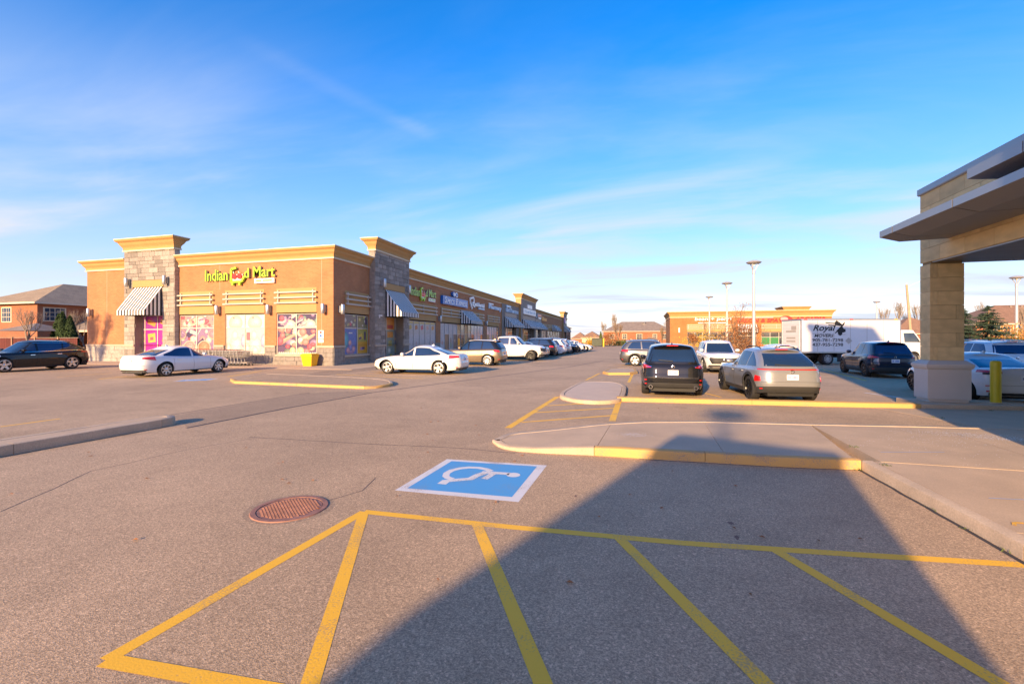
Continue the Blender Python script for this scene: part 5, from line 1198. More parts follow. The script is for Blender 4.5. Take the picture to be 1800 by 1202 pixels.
# ================================================================== TREES AND SHRUBS
def bare_tree(px, Z, h, label, seed, spread=.55, m='bark', z0=0, xy=None, leaves=None, nl=0, depth=5, r0=None, group=None):
    rnd = random.Random(seed); x, y = xy or at_depth(px, Z); t = thing('bare_tree' if not leaves else 'autumn_tree', label, 'tree', (x, y, z0)); 
    if group: t['group'] = group
    tr, cr, lf = MB(), MB(), MB(); r0 = r0 or h * .016
    def grow(p, d, L, r, k):
        n = 3; pts = [p]; q = p; dd = d.copy()
        for i in range(n):
            dd = (dd + Vector((rnd.uniform(-1, 1), rnd.uniform(-1, 1), rnd.uniform(-.3, .7))) * .10).normalized(); q = q + dd * L / n; pts.append(q)
        (tr if k == 0 else cr).tube(pts, [r, r * .9, r * .8, r * .66], 7 if k < 2 else (4 if k < 4 else 3), cap=False)
        if leaves and k >= 3:
            for _ in range(nl):
                b = pts[rnd.randint(1, 3)] + Vector((rnd.gauss(0, .16), rnd.gauss(0, .16), rnd.gauss(0, .14))); s = rnd.uniform(.03, .075); a = Vector((rnd.gauss(0, 1), rnd.gauss(0, 1), rnd.gauss(0, 1))).normalized(); e = a.orthogonal().normalized() * s; g = a.cross(e).normalized() * s * .7
                lf.face([b - e, b + g, b + e, b - g])
        if k >= depth: return
        for i in range(3 if k else 5):
            a = rnd.uniform(0, 6.28); tilt = rnd.uniform(.35, 1.0) * spread * (1.3 if k == 0 else 1.1); v = Vector((math.cos(a) * tilt, math.sin(a) * tilt, .85)); base = pts[rnd.choice((2, 3, 3))] if i else pts[3]
            nd = (dd * .75 + v * .7).normalized(); grow(base, nd, L * rnd.uniform(.62, .82) * (.8 if k == 0 else 1), r * rnd.uniform(.5, .66), k + 1)
    grow(Vector((0, 0, 0)), Vector((0, 0, 1)), h * .34, r0, 0)
    tr.obj('trunk', m, t, 60); cr.obj('crown', m, t)
    if leaves: tag(lf.obj('foliage', leaves, t), kind='stuff')
    return t
def leafy(name, label, x, y, h, rx, m, seed, n=900, s=.07, z0=0, shape='bush', stems=True, cat='shrub', group=None, m2=None):
    rnd = random.Random(seed); t = thing(name, label, cat, (x, y, z0)); mb = MB(); st = MB()
    if group: t['group'] = group
    cl = [(rnd.gauss(0, rx * .45), rnd.gauss(0, rx * .45), h * rnd.uniform(.15, .95), rnd.uniform(.18, .4) * rx) for _ in range(14)]
    for k in range(n):
        if shape == 'bush':
            c = rnd.choice(cl); p = Vector((c[0] + rnd.gauss(0, c[3]), c[1] + rnd.gauss(0, c[3]), max(.05, c[2] * (1 - .25 * math.hypot(c[0], c[1]) / rx) + rnd.gauss(0, c[3] * .8))))
        else:
            q = rnd.random() ** .8; z = h * q; rr = rx * (1 - q) ** .75 * (.65 + .35 * rnd.random()) * (1 + .12 * math.sin(q * 31 + 3 * math.sin(k))) + .03; a = rnd.random() * 6.283; p = Vector((rr * math.cos(a), rr * math.sin(a), z + .05))
        a = Vector((rnd.gauss(0, 1), rnd.gauss(0, 1), rnd.gauss(0, 1) + (1.5 if shape != 'bush' else 0))).normalized(); sz = s * rnd.uniform(.6, 1.5); e = a * sz; g = a.orthogonal().normalized() * sz * .55
        mb.face([p - e, p + g, p + e, p - g], 1 if (m2 and rnd.random() < .3) else 0)
    for k in range(6 if shape == 'bush' else 1):
        a = rnd.random() * 6.28; st.tube([(0, 0, 0), (rx * .2 * math.cos(a), rx * .2 * math.sin(a), h * .4), (rx * .5 * math.cos(a) * (shape == 'bush'), rx * .5 * math.sin(a) * (shape == 'bush'), h * .85)], [.03, .02, .008], 5, cap=False)
    if shape != 'bush': mb.v, mb.f = mb.v, mb.f; st.lathe([(rx * .72, .1), (rx * .62, h * .3), (rx * .36, h * .6), (rx * .10, h * .88), (0, h * .95)], 10, mi=1)
    tag(mb.obj('foliage', [m, m2 or m], t), kind='stuff'); st.obj('stem' if shape == 'bush' else 'trunk', ['bark', m], t); return t
def spruce(px, Z, h, rx, label, seed, z0=0, xy=None):
    rnd = random.Random(seed); x, y = xy or at_depth(px, Z); t = thing('spruce_tree', label, 'tree', (x, y, z0)); tr, mb = MB(), MB(); tr.tube([(0, 0, 0), (0, 0, h * .98)], [h * .025, .02], 8, cap=False); tr.obj('trunk', 'bark', t)
    for k in range(int(h * 60)):
        q = rnd.random() ** .9; z = h * (.05 + .95 * q); L = rx * (1 - q) ** .85 * rnd.uniform(.7, 1.15) + .12; a = rnd.random() * 6.283; d = Vector((math.cos(a), math.sin(a), 0)); n = max(3, int(L / .10))
        for i in range(n):
            f = (i + .6) / n; c = Vector((0, 0, z)) + d * L * f + Vector((0, 0, -.28 * L * f + .18 * L * f * f))
            for _ in range(3):
                v = (d * rnd.uniform(.2, 1) + Vector((rnd.gauss(0, .6), rnd.gauss(0, .6), rnd.gauss(-.15, .35)))).normalized(); s = rnd.uniform(.11, .21) * (1.1 - .4 * f); g = v.orthogonal().normalized() * s * .32; mb.face([c - g, c + v * s * 1.2, c + g])
    tag(mb.obj('foliage', 'leaf_spruce', t), kind='stuff'); return t
bare_tree(47, 38, 4.6, 'bare young tree behind the dark SUV at the left edge', 3, .8, 'bark_grey', r0=.075)
bare_tree(150, 50, 5.5, 'bare tree partly behind the left end of the plaza', 31, .8, 'bark_grey')
for k, (px, Z, h, rx, l) in enumerate(((104, 46, 4.1, .95, 'left one of the dark green cedars by the brick house'), (110, 45.3, 4.25, .8, 'tallest dark green cedar between its two neighbours'), (123, 45.5, 3.85, .85, 'right one of the dark green cedars by the brick house'))):
    x, y = at_depth(px, Z); leafy('cedar_tree', l, x, y, h, rx, 'leaf_cedar', 60 + k, 5200, .085, shape='cone', cat='tree')
x, y = at_depth(1300, 40); leafy('autumn_shrub', 'tall rust-leaved shrub in front of the lamp post', x, y, 3.4, 1.75, 'leaf_rust', 5, 7000, .05, m2='bark')
bare_tree(1296, 41, 5.4, 'thin bare sapling with a few last leaves above the rust shrub', 8, .62, 'bark', leaves='leaf_rust', nl=1, depth=4, r0=.05)
bare_tree(1245, 55, 4.6, 'thin bare sapling in front of the salon, left of the shrub', 12, .75, 'bark', depth=4, r0=.05)
bare_tree(1219, 46, 2.3, 'small rust-brown bush-like sapling beside the white SUV', 81, .5, 'bark', leaves='leaf_rust', nl=4, depth=4, r0=.04)
x, y = at_depth(1240, 62); leafy('golden_shrub', 'golden shrub in front of the orange building windows', x, y, 2.3, 2.3, 'leaf_gold', 15, 1500, .09)
bare_tree(1087, 118, 8.6, 'spreading bare tree before the wide distant house', 17, .8, 'bark', -2.0)
bare_tree(1166, 120, 7.5, 'bare tree at the right end of the wide distant house', 18, .7, 'bark', -2.0)
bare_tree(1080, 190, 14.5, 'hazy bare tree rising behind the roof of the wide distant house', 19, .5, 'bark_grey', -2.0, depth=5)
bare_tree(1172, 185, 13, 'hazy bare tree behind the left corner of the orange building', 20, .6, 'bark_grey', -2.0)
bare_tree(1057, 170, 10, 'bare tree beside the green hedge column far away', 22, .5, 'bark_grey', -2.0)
x, y = at_depth(1056, 140); leafy('columnar_cedar', 'narrow bright green cedar beside the small bungalow', x, y, 5.2, .9, 'leaf_green', 23, 900, .14, z0=-1.8, shape='cone', cat='tree')
for k, (px, Z, l) in enumerate(((1083, 98, 'left low green shrub at the edge of the far lot'), (1096, 98, 'right low green shrub at the edge of the far lot'))):
    x, y = at_depth(px, Z); leafy('green_shrub', l, x, y, 1.2, 1.3, 'leaf_green', 24 + k, 700, .10)
for k, (px, Z, h, rx, l) in enumerate(((1071, 92, 2.6, 1.5, 'rust hedge clump beside the far yellow bollard'), (1036, 95, 1.8, 1.4, 'dull golden shrub left of the dark container'))):
    x, y = at_depth(px, Z); leafy('rust_shrub', l, x, y, h, rx, 'leaf_rust' if k == 0 else 'leaf_gold', 44 + k, 900, .10)
x, y = at_depth(1061, 88); bollard(x, y, 0, 'distant yellow bollard beside the rust hedge', .16, 1.6)
x, y = at_depth(1050, 90); t = thing('waste_container', 'dark green waste container at the far end of the lot', 'container', (x, y, 0)); mb = MB(); mb.box(-.95, .95, -.8, .8, .12, 1.5); mb.obj('tank', 'dumpster', t); mb = MB(); mb.box(-1.0, 1.0, -.85, .85, 1.5, 1.62); mb.obj('lid', 'plastic_dark', t); mb = MB(); mb.box(-1.05, 1.05, -.1, .1, 1.2, 1.3); mb.obj('lift_bar', 'dumpster', t)
spruce(1690, 33, 4.1, 1.7, 'dark spruce partly behind the stone column', 41); spruce(1738, 33, 4.1, 2.2, 'broad dark spruce between the column and the right-hand lamp post', 42)
for k, (px, Z, h, rx, m, l) in enumerate(((1762, 40, 2.9, 1.7, 'leaf_orange', 'orange autumn shrub right of the broad spruce'), (1790, 44, 3.0, 2.0, 'leaf_gold', 'golden shrub behind the right-hand lamp post'), (1815, 38, 2.4, 1.8, 'leaf_green', 'green shrub at the right edge of the view'), (1775, 37, 1.6, 1.2, 'leaf_gold', 'low golden shrub in front of the orange one'))):
    x, y = at_depth(px, Z); leafy('autumn_shrub', l, x, y, h, rx, m, 70 + k, 1700, .075, m2='leaf_orange' if m == 'leaf_gold' else None)
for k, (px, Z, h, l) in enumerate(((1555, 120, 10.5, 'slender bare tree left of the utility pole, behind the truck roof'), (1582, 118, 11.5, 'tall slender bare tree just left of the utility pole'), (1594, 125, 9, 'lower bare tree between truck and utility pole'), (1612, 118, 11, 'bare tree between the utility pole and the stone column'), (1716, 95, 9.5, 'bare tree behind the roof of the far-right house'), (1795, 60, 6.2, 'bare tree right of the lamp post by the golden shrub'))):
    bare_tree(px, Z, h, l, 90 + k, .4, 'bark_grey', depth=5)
bare_tree(0, 0, 9.0, 'half-bare tree standing left of the view, its shadow on the plaza wall', 131, .75, 'bark', xy=(-43.6, 9.5), leaves='leaf_rust', nl=26, depth=4)
# a few fallen leaves
mb = MB(); rnd = random.Random(5)
for k in range(120):
    x, y = rnd.uniform(-9, 3), rnd.uniform(2.5, 20); s = rnd.uniform(.015, .035); a = rnd.random() * 6.28
    mb.face([(x + s * math.cos(a), y + s * math.sin(a), .012), (x - s * .5 * math.sin(a), y + s * .5 * math.cos(a), .022), (x - s * math.cos(a), y - s * math.sin(a), .010), (x + s * .5 * math.sin(a), y - s * .5 * math.cos(a), .018)])
tag(mb.obj('fallen_leaf', 'leaf_rust'), 'dry fallen leaves scattered over the asphalt', 'leaves', kind='stuff')

# ================================================================== VEHICLES
def interp(tab):
    """smooth interpolation through (x, y) points sorted by x"""
    xs = [p[0] for p in tab]; ys = [p[1] for p in tab]; n = len(xs)
    sl = [(ys[i + 1] - ys[i]) / (xs[i + 1] - xs[i]) for i in range(n - 1)]
    m = [sl[0]] + [(0 if sl[i - 1] * sl[i] <= 0 else 2 * sl[i - 1] * sl[i] / (sl[i - 1] + sl[i])) for i in range(1, n - 1)] + [sl[-1]]
    def f(x):
        if x <= xs[0]: return ys[0]
        if x >= xs[-1]: return ys[-1]
        i = 0
        while x > xs[i + 1]: i += 1
        h = xs[i + 1] - xs[i]; t = (x - xs[i]) / h
        return (2 * t**3 - 3 * t**2 + 1) * ys[i] + (t**3 - 2 * t**2 + t) * h * m[i] + (-2 * t**3 + 3 * t**2) * ys[i + 1] + (t**3 - t**2) * h * m[i + 1]
    return f
class Shell:
    """stack of rounded outlines: q = 0 bottom, 1 top"""
    def __init__(s, xf, xr, hw, zb, zt, nf=4.5, nr=6.0, cut=None, flare=None):
        s.xf, s.xr, s.hw, s.zb, s.zt, s.nf, s.nr, s.cut, s.flare = xf, xr, hw, zb, zt, nf, nr, cut, flare
    def z(s, x, q): return s.zb(x) + q * (s.zt(x) - s.zb(x))
    def q(s, x, z): return min(1.0, max(0.0, (z - s.zb(x)) / max(1e-4, s.zt(x) - s.zb(x))))
    def at(s, xi, eta, q):
        a, b = s.xf(q), s.xr(q); c, h = (a + b) / 2, (a - b) / 2; x = c + h * xi; y = s.hw(q) * eta
        if s.flare: y += math.copysign(s.flare(x, q), eta) * (abs(eta) > .5)
        return Vector((x, y, s.z(x, q)))
    def side(s, x, q, sg=1):
        a, b = s.xf(q), s.xr(q); c, h = (a + b) / 2, (a - b) / 2; xi = max(-1, min(1, (x - c) / h)); n = s.nf if xi > 0 else s.nr
        return s.at(xi, sg * max(0, 1 - abs(xi)**n)**(1 / n), q)
    def end(s, y, q, front):
        n = s.nf if front else s.nr; e = max(-1, min(1, y / s.hw(q))); xi = (1 - abs(e)**n)**(1 / n); return s.at(xi if front else -xi, e, q)
    def wrap(s, t, q, front):
        """t = 0 centre of the end, 1 = corner, 2 = along the side; signed for left/right"""
        sg = 1 if t >= 0 else -1; t = abs(t); n = s.nf if front else s.nr; ph = t * math.pi / 4
        xi, e = abs(math.cos(ph))**(2 / n), abs(math.sin(ph))**(2 / n); return s.at(xi if front else -xi, sg * e, q)
    def cols(s, extra=()):
        L = []
        for k in range(9): e = k / 8 * .80; L.append(((1 - e**s.nf)**(1 / s.nf), e))
        lo = L[-1][0]; xs = []
        e2 = (1 - .80**s.nr)**(1 / s.nr); n = 70
        for k in range(1, n): xs.append(lerp(lo, -e2, k / n))
        a, b = s.xf(0), s.xr(0)
        xs += [(2 * x - (a + b)) / (a - b) for x in extra if -e2 < (2 * x - (a + b)) / (a - b) < lo]
        xs.sort(reverse=True)
        for xi in xs: n_ = s.nf if xi > 0 else s.nr; L.append((xi, (1 - abs(xi)**n_)**(1 / n_)))
        for k in range(8, -1, -1): e = k / 8 * .80; L.append((-(1 - e**s.nr)**(1 / s.nr), e))
        return L
    def mesh(s, mb, nrow=12, crown=.05, extra=(), cap=True, mi=0, qs=None, ncap=8, pw=2.0):
        cl = s.cols(extra); qs = qs or [k / nrow for k in range(nrow + 1)]; grids = {}
        for sg in (1, -1):
            G = []
            for xi, e in cl:
                p0 = s.at(xi, e, 0); q0 = s.cut(p0.x, s) if s.cut else 0.0
                G.append([s.at(xi, sg * e, q0 + (1 - q0) * q) for q in qs])
            mb.grid(G if sg > 0 else G[::-1], mi); grids[sg] = G
        if cap:
            rows = []
            for a, b in zip(grids[1], grids[-1]):
                p, r = a[-1], b[-1]; rows.append([Vector((p.x, lerp(p.y, r.y, k / ncap), p.z + crown * (1 - abs(1 - 2 * k / ncap)**pw) * min(1, abs(p.y) / .5))) for k in range(ncap + 1)])
            mb.grid(rows, mi)
def patch(fn, nu, nv, off, name, m, parent, smooth=50, back=.012):
    """skin over a surface, proud by off, with a rim going back into the body. fn(s, t) -> point"""
    P = [[fn(i / nu, j / nv) for j in range(nv + 1)] for i in range(nu + 1)]; cen = Vector((0, 0, 0))
    O, B = [], []
    for i in range(nu + 1):
        ro, rb = [], []
        for j in range(nv + 1):
            du = P[min(i + 1, nu)][j] - P[max(i - 1, 0)][j]; dv = P[i][min(j + 1, nv)] - P[i][max(j - 1, 0)]; n = du.cross(dv)
            n = n.normalized() if n.length > 1e-9 else Vector((0, 0, 1))
            if n.dot(Vector((P[i][j].x * .55, P[i][j].y, (P[i][j].z - .8)))) < 0: n = -n
            ro.append(P[i][j] + n * off); rb.append(P[i][j] - n * back)
        O.append(ro); B.append(rb)
    mb = MB(); mb.grid(O)
    rim = [(i, 0) for i in range(nu + 1)] + [(nu, j) for j in range(1, nv + 1)] + [(i, nv) for i in range(nu - 1, -1, -1)] + [(0, j) for j in range(nv - 1, 0, -1)]
    mb.grid([[O[i][j], B[i][j]] for i, j in rim], closeu=True)
    return mb.obj(name, m, parent, smooth)
def bil(c, s, t):
    """bilinear between corners (a, q): 00 10 01 11"""
    return tuple((1 - s) * (1 - t) * c[0][k] + s * (1 - t) * c[1][k] + (1 - s) * t * c[2][k] + s * t * c[3][k] for k in (0, 1))
WHEELS = {}
def wheel_meshes(r, w, style, rimmat):
    key = (round(r, 3), w, style, rimmat)
    if key in WHEELS: return WHEELS[key]
    mb = MB(); ri = r * (.72 if style != 'steel' else .62)
    mb.lathe([(ri, -w / 2 + .01), (ri + .012, -w / 2), (r - .05, -w / 2 - .004), (r - .015, -w / 2 + .015), (r, -w / 2 + .04), (r, w / 2 - .04), (r - .015, w / 2 - .015), (r - .05, w / 2 + .004), (ri + .012, w / 2), (ri, w / 2 - .01), (ri - .01, 0)], 36, 'y', close=True)
    o = mb.obj('wheel', 'rubber', None, 40); ty = o.data; bpy.data.objects.remove(o)
    mb = MB(); y = w / 2
    mb.lathe([(ri + .004, y - .02), (ri + .004, y + .002), (ri - .018, y + .004), (ri - .03, y - .03), (ri - .035, -y + .02)], 36, 'y'); mb.f.pop(); mb.f.pop(); mb.m.pop(); mb.m.pop(); mb.c.pop(); mb.c.pop()
    mb.lathe([(ri - .02, y - .09), (0, y - .085)], 24, 'y', mi=1)
    n = {'five': 5, 'ten': 10, 'seven': 7, 'six': 6, 'steel': 8, 'twin': 10}[style]
    for k in range(n):
        a = 2 * math.pi * k / n + .3
        if style == 'twin': a = 2 * math.pi * (k // 2) / 5 + (.16 if k % 2 else -.16)
        wd = {'five': .085, 'ten': .035, 'seven': .055, 'six': .075, 'steel': .05, 'twin': .04}[style]; c, s_ = math.cos(a), math.sin(a); px, pz = -s_, c
        r1, r2 = .05, ri - .01; yy0, yy1 = y - .025, y - .002
        q = [(r1 * c + px * wd * .75, yy0 + .012, r1 * s_ + pz * wd * .75), (r1 * c - px * wd * .75, yy0 + .012, r1 * s_ - pz * wd * .75), (r2 * c - px * wd / 2 * 1.1, yy1, r2 * s_ - pz * wd / 2 * 1.1), (r2 * c + px * wd / 2 * 1.1, yy1, r2 * s_ + pz * wd / 2 * 1.1)]
        b = [(p[0], p[1] - .05, p[2]) for p in q]; mb.face(q); 
        for i in range(4): j = (i + 1) % 4; mb.face([q[i], q[j], b[j], b[i]])
    mb.lathe([(.075, y - .05), (.075, y - .008), (.05, y + .004), (0, y + .004)], 14, 'y')
    o = mb.obj('rim', [rimmat, 'black'], None, 35); rm = o.data; bpy.data.objects.remove(o); WHEELS[key] = (ty, rm); return ty, rm
def paint(name, col, metal=0.0, rough=.32):
    if name in MATS: return name
    m = mat(name, col, .5 if metal < .3 else rough, 0 if metal < .3 else metal, coat=1.0, spec=.05 if max(col) < .1 else .4); return name
def car(name, label, cat, loc, az, body, L=4.7, W=1.86, H=1.66, wb=2.75, fo=.92, r=.355, kind='suv', rim='five', rimmat='rim', clad=None, rear=None, front=None, belt=None, detail=True, group=None, rails=False, gap=.22, trim=None, quarter=True, roofm=None, tail='a', ws=None, skirt=None, glass='glass', cabin=None):
    t = thing(name, label, cat, (loc[0], loc[1], 0), math.pi / 2 - R(az), group)
    xF, xR = L / 2, -L / 2; ax1 = xF - fo; ax2 = ax1 - wb; hw0 = W / 2
    if kind == 'suv': B = belt or [(xR, 1.06 * H / 1.66), (xR + .6, 1.06 * H / 1.66), (.2, 1.01 * H / 1.66), (ax1 - .35, 1.0 * H / 1.66), (ax1 + .1, .99 * H / 1.66), (xF - .25, .94 * H / 1.66), (xF, .88 * H / 1.66)]
    elif kind == 'sedan': B = belt or [(xR, .95), (xR + .25, .99), (xR + .75, .985), (0, .90), (ax1 - .45, .90), (ax1 + .1, .85), (xF - .25, .73), (xF, .64)]
    else: B = belt or [(xR, 1.30), (-.9, 1.28), (.3, 1.25), (ax1 - .6, 1.24), (ax1, 1.20), (xF - .2, 1.12), (xF, 1.02)]
    zt = interp(B); zb = lambda x: gap + (.10 if kind == 'suv' else .05) * max(0, (abs(x) - L / 2 + .6)) / .6
    hwf = interp([(0, .925), (.12, .955), (.35, .985), (.55, 1.0), (.72, .985), (.86, .975), (.95, .945), (1, .90)])
    rr_ = rear or ([(0, .10), (.18, .015), (.42, 0), (.55, .03), (.8, .06), (1, .13)] if kind != 'pickup' else [(0, .12), (.12, 0), (.3, 0), (.34, .1), (1, .11)])
    ff_ = front or ([(0, .14), (.2, .02), (.45, 0), (.75, .03), (.92, .10), (1, .20)])
    rf, ffn = interp(rr_), interp(ff_); ra = r + .055
    def cutz(x):
        z = 0
        for c in (ax1, ax2):
            d = abs(x - c)
            if d < ra: z = max(z, r + math.sqrt(ra * ra - d * d))
        return z
    def cut(x, s): z = cutz(x); return min(.9, max(0, (z - s.zb(x)) / (s.zt(x) - s.zb(x)))) if z else 0.0
    fl = lambda x, q: .028 * (math.exp(-((x - ax1) / .42)**2) + math.exp(-((x - ax2) / .45)**2)) * math.sin(math.pi * min(1, max(0, q * .95 + .05)))**2
    lo = Shell(lambda q: xF - ffn(q), lambda q: xR + rf(q), lambda q: hw0 * hwf(q), zb, zt, 4.2, 6.5, cut, fl)
    ex = []
    for c in (ax1, ax2): ex += [c + ra * math.sin(R(a)) for a in (-89.9, -84, -78, -70, -60, -50, -40, -30, -20, -10, 0, 10, 20, 30, 40, 50, 60, 70, 78, 84, 89.9)] + [c - ra - .004, c + ra + .004]
    mb = MB(); lo.mesh(mb, 14, .045, ex, qs=[0, .06, .14, .24, .34, .44, .54, .62, .70, .78, .85, .90, .94, .975, 1]); mb.obj('body', body, t, 38)
    # greenhouse
    if kind == 'suv': g = dict(fb=ax1 - .42, ft=ax1 - 1.22, rb=xR + .10, rt=xR + .52, tw=.70)
    elif kind == 'sedan': g = dict(fb=ax1 - .42, ft=ax1 - 1.30, rb=xR + .55, rt=xR + 1.55, tw=.67)
    else: g = dict(fb=ax1 - .62, ft=ax1 - 1.25, rb=ax2 + .75, rt=ax2 + .86, tw=.76)
    if ws: g.update(ws)
    crown = .055; zr = H - crown
    roofz = interp([(g['rt'] - .1, zr - (.10 if kind == 'sedan' else .045)), (lerp(g['rt'], g['ft'], .35), zr - .012), (lerp(g['rt'], g['ft'], .66), zr), (g['ft'] + .1, zr - .05)])
    def ins(q): return .075 * (1 - math.sqrt(max(0, 1 - ((q - .86) / .14)**2))) if q > .86 else 0
    hb, ht = hw0 * .895, hw0 * g['tw']
    cx = interp([(0, 0), (.5, .53), (1, 1)])
    gh = Shell(lambda q: lerp(g['fb'], g['ft'], cx(q)) - ins(q), lambda q: lerp(g['rb'], g['rt'], q ** (1.15 if kind == 'sedan' else 1.5)) + ins(q), lambda q: lerp(hb, ht, q ** 1.12) - ins(q), lambda x: zt(x) - .02, lambda x: roofz(x), 4.6, 6.5)
    mb = MB(); gh.mesh(mb, 12, crown, qs=[0, .1, .2, .35, .5, .65, .78, .86, .90, .94, .97, .99, 1], pw=2.2); mb.obj('cabin', cabin or body, t, 38)
    # glass
    wf, wr = .93, .93
    gm = glass
    patch(lambda s, u: gh.end(lerp(-1, 1, s) * gh.hw(lerp(.07, .87, u)) * .90, lerp(.07, .87, u), True), 12, 6, .006, 'windshield', gm, t)
    rq0, rq1 = (.10, .84) if kind == 'sedan' else (.12, .82)
    patch(lambda s, u: gh.end(lerp(-1, 1, s) * gh.hw(lerp(rq0, rq1, u)) * .86, lerp(rq0, rq1, u), False), 12, 6, .006, 'rear_window', gm, t)
    xb = ax1 - 1.42 if kind != 'pickup' else ax1 - 1.75    # B pillar
    xc = ax2 + .42 if kind == 'suv' else (ax2 + .50 if kind == 'sedan' else None)
    lo_q, hi_q = .07, .87
    for sg in (1, -1):
        FX = lambda q: gh.xf(q) - .20 - .10 * (1 - q); RX = lambda q: gh.xr(q) + (.34 if kind == 'suv' else .24)
        segs = [(lambda q: xb + .05, FX)]
        if kind == 'pickup': segs.append((lambda q: g['rb'] + .16, lambda q: xb - .05))
        elif kind == 'sedan': segs.append((lambda q: max(RX(q) + .05 * q, xc - .55), lambda q: xb - .05))
        else:
            segs.append((lambda q: xc + .05 - .06 * q, lambda q: xb - .05))
            if quarter: segs.append((lambda q: RX(q) + .06, lambda q: xc - .03 - .06 * q))
        for x0, x1 in segs:
            patch(lambda s, u: gh.side(lerp(x0(lerp(lo_q, hi_q, u)), x1(lerp(lo_q, hi_q, u)), s), lerp(lo_q, hi_q, u), sg), 8, 4, .006, 'side_window', gm, t)
        if trim:   # bright line round the side glass
            patch(lambda s, u: gh.side(lerp(RX(.06) - .02, FX(.06) + .06, s), lerp(.045, .085, u), sg), 20, 1, .009, 'window_trim', trim, t)
            patch(lambda s, u: gh.side(lerp(RX(hi_q) - .03, FX(hi_q) + .03, s), lerp(.845, .885, u), sg), 20, 1, .009, 'window_trim', trim, t)
        if detail:
            # door seams
            for xs_ in (ax1 - .50, xb + .0, (ax2 + .36 if kind != 'pickup' else g['rb'] + .05)):
                patch(lambda s, u: lo.side(xs_ - .004 + .008 * s + (.03 * (1 - u)), lerp(.12, .985, u), sg), 1, 8, .0025, 'door_seam', 'black', t)
            for xh in (xb + .16, (ax2 + .52 if kind != 'pickup' else g['rb'] + .18)):
                patch(lambda s, u: lo.side(lerp(xh, xh + .20, s), lerp(.80, .835, u), sg), 4, 1, .03, 'door_handle', trim or body, t)
        # mirrors
        mb = MB(); c = gh.side(g['fb'] - .38, .12, sg); rows = []
        for k, sc in ((0, .35), (.25, .9), (.7, 1.0), (1, .7)):
            yy = c.y + sg * (.04 + .20 * k); rows.append([(c.x + .10 * sc * math.cos(a) - .02, yy, c.z + .075 + .085 * sc * math.sin(a)) for a in [q * math.pi / 5 for q in range(10)]])
        mb.grid([list(x) for x in zip(*rows)], closeu=True); mb.face(rows[-1]); mb.face(rows[0]); mb.obj('mirror', skirt or body, t, 50)
    # underbody, arch liners
    mb = MB(); mb.box(xR + .16, xF - .2, -hw0 + .30, hw0 - .30, gap - .03, .75); mb.box(ax2 + r + .1, ax1 - r - .1, -hw0 + .06, hw0 - .06, gap + .02, .5)
    for c in (ax1, ax2):
        for sg in (1, -1):
            mb.grid([[(c + (ra + .02) * math.cos(a), sg * (hw0 - .05 - .26 * k), r + (ra + .02) * math.sin(a)) for k in (0, 1)] for a in [q * math.pi / 12 for q in range(-1, 14)]])
    mb.obj('underbody', 'black', t)
    # cladding along sill and arches
    if clad:
        for sg in (1, -1):
            for c in (ax1, ax2):
                def f(s, u, c=c, sg=sg):
                    a = lerp(-.12, math.pi + .12, s); R_ = lerp(ra - .004, ra + .075, u); x, z = c + R_ * math.cos(a), r + R_ * math.sin(a); return lo.side(x, lo.q(x, max(z, zb(x) + .0)), sg)
                patch(f, 20, 1, .012, 'arch_trim', clad, t)
            patch(lambda s, u: lo.side(lerp(ax2 + ra + .03, ax1 - ra - .03, s), lerp(.01, .17, u), sg), 10, 2, .012, 'sill_trim', clad, t)
        patch(lambda s, u: lo.wrap(lerp(-1.35, 1.35, s), lerp(.0, .24 if kind == 'suv' else .14, u), False), 24, 3, .012, 'rear_bumper', clad, t)
        patch(lambda s, u: lo.wrap(lerp(-1.3, 1.3, s), lerp(.0, .16, u), True), 24, 3, .012, 'front_bumper', clad, t)
    else:
        for sg in (1, -1): patch(lambda s, u: lo.side(lerp(ax2 + ra + .03, ax1 - ra - .03, s), lerp(.0, .05, u), sg), 10, 1, .006, 'sill_trim', 'plastic_dark', t)
        patch(lambda s, u: lo.wrap(lerp(-.9, .9, s), lerp(.02, .12, u), False), 16, 2, .008, 'rear_valance', 'plastic_dark', t)
        patch(lambda s, u: lo.wrap(lerp(-.8, .8, s), lerp(.05, .20, u), True), 16, 2, .008, 'front_intake', 'black', t)
    if roofm:
        patch(lambda s, u: Vector((lerp(g['rt'] + .12, g['ft'] - .12, s), lerp(-ht + .14, ht - .14, u), roofz(lerp(g['rt'] + .12, g['ft'] - .12, s)) + crown * (1 - abs(2 * u - 1)**2.2 * .75))), 10, 6, .006, 'roof_reflection', roofm, t)
    if rails:
        for sg in (1, -1):
            mb = MB(); pts = [(lerp(g['rt'] + .1, g['ft'] - .1, k / 8), sg * (ht - .115), roofz(lerp(g['rt'] + .1, g['ft'] - .1, k / 8)) + .045 + .035 * min(1, min(k, 8 - k))) for k in range(9)]; mb.tube(pts, .018, 6); mb.obj('roof_rail', rails if isinstance(rails, str) else 'plastic_dark', t, 50)
    if detail and kind != 'pickup':
        xa = g['rt'] + .25; mb = MB(); zz = roofz(xa) + crown
        for a, b in ((0, .10),): mb.face([(xa - .07, -.012, zz + .07), (xa + .10, -.02, zz - .01), (xa + .10, .02, zz - .01), (xa - .07, .012, zz + .07)]); mb.face([(xa - .07, -.012, zz + .07), (xa - .09, -.022, zz - .01), (xa + .10, -.02, zz - .01)]); mb.face([(xa - .07, .012, zz + .07), (xa + .10, .02, zz - .01), (xa - .09, .022, zz - .01)]); mb.face([(xa - .07, -.012, zz + .07), (xa - .07, .012, zz + .07), (xa - .09, .022, zz - .01), (xa - .09, -.022, zz - .01)])
        mb.obj('antenna', body, t)
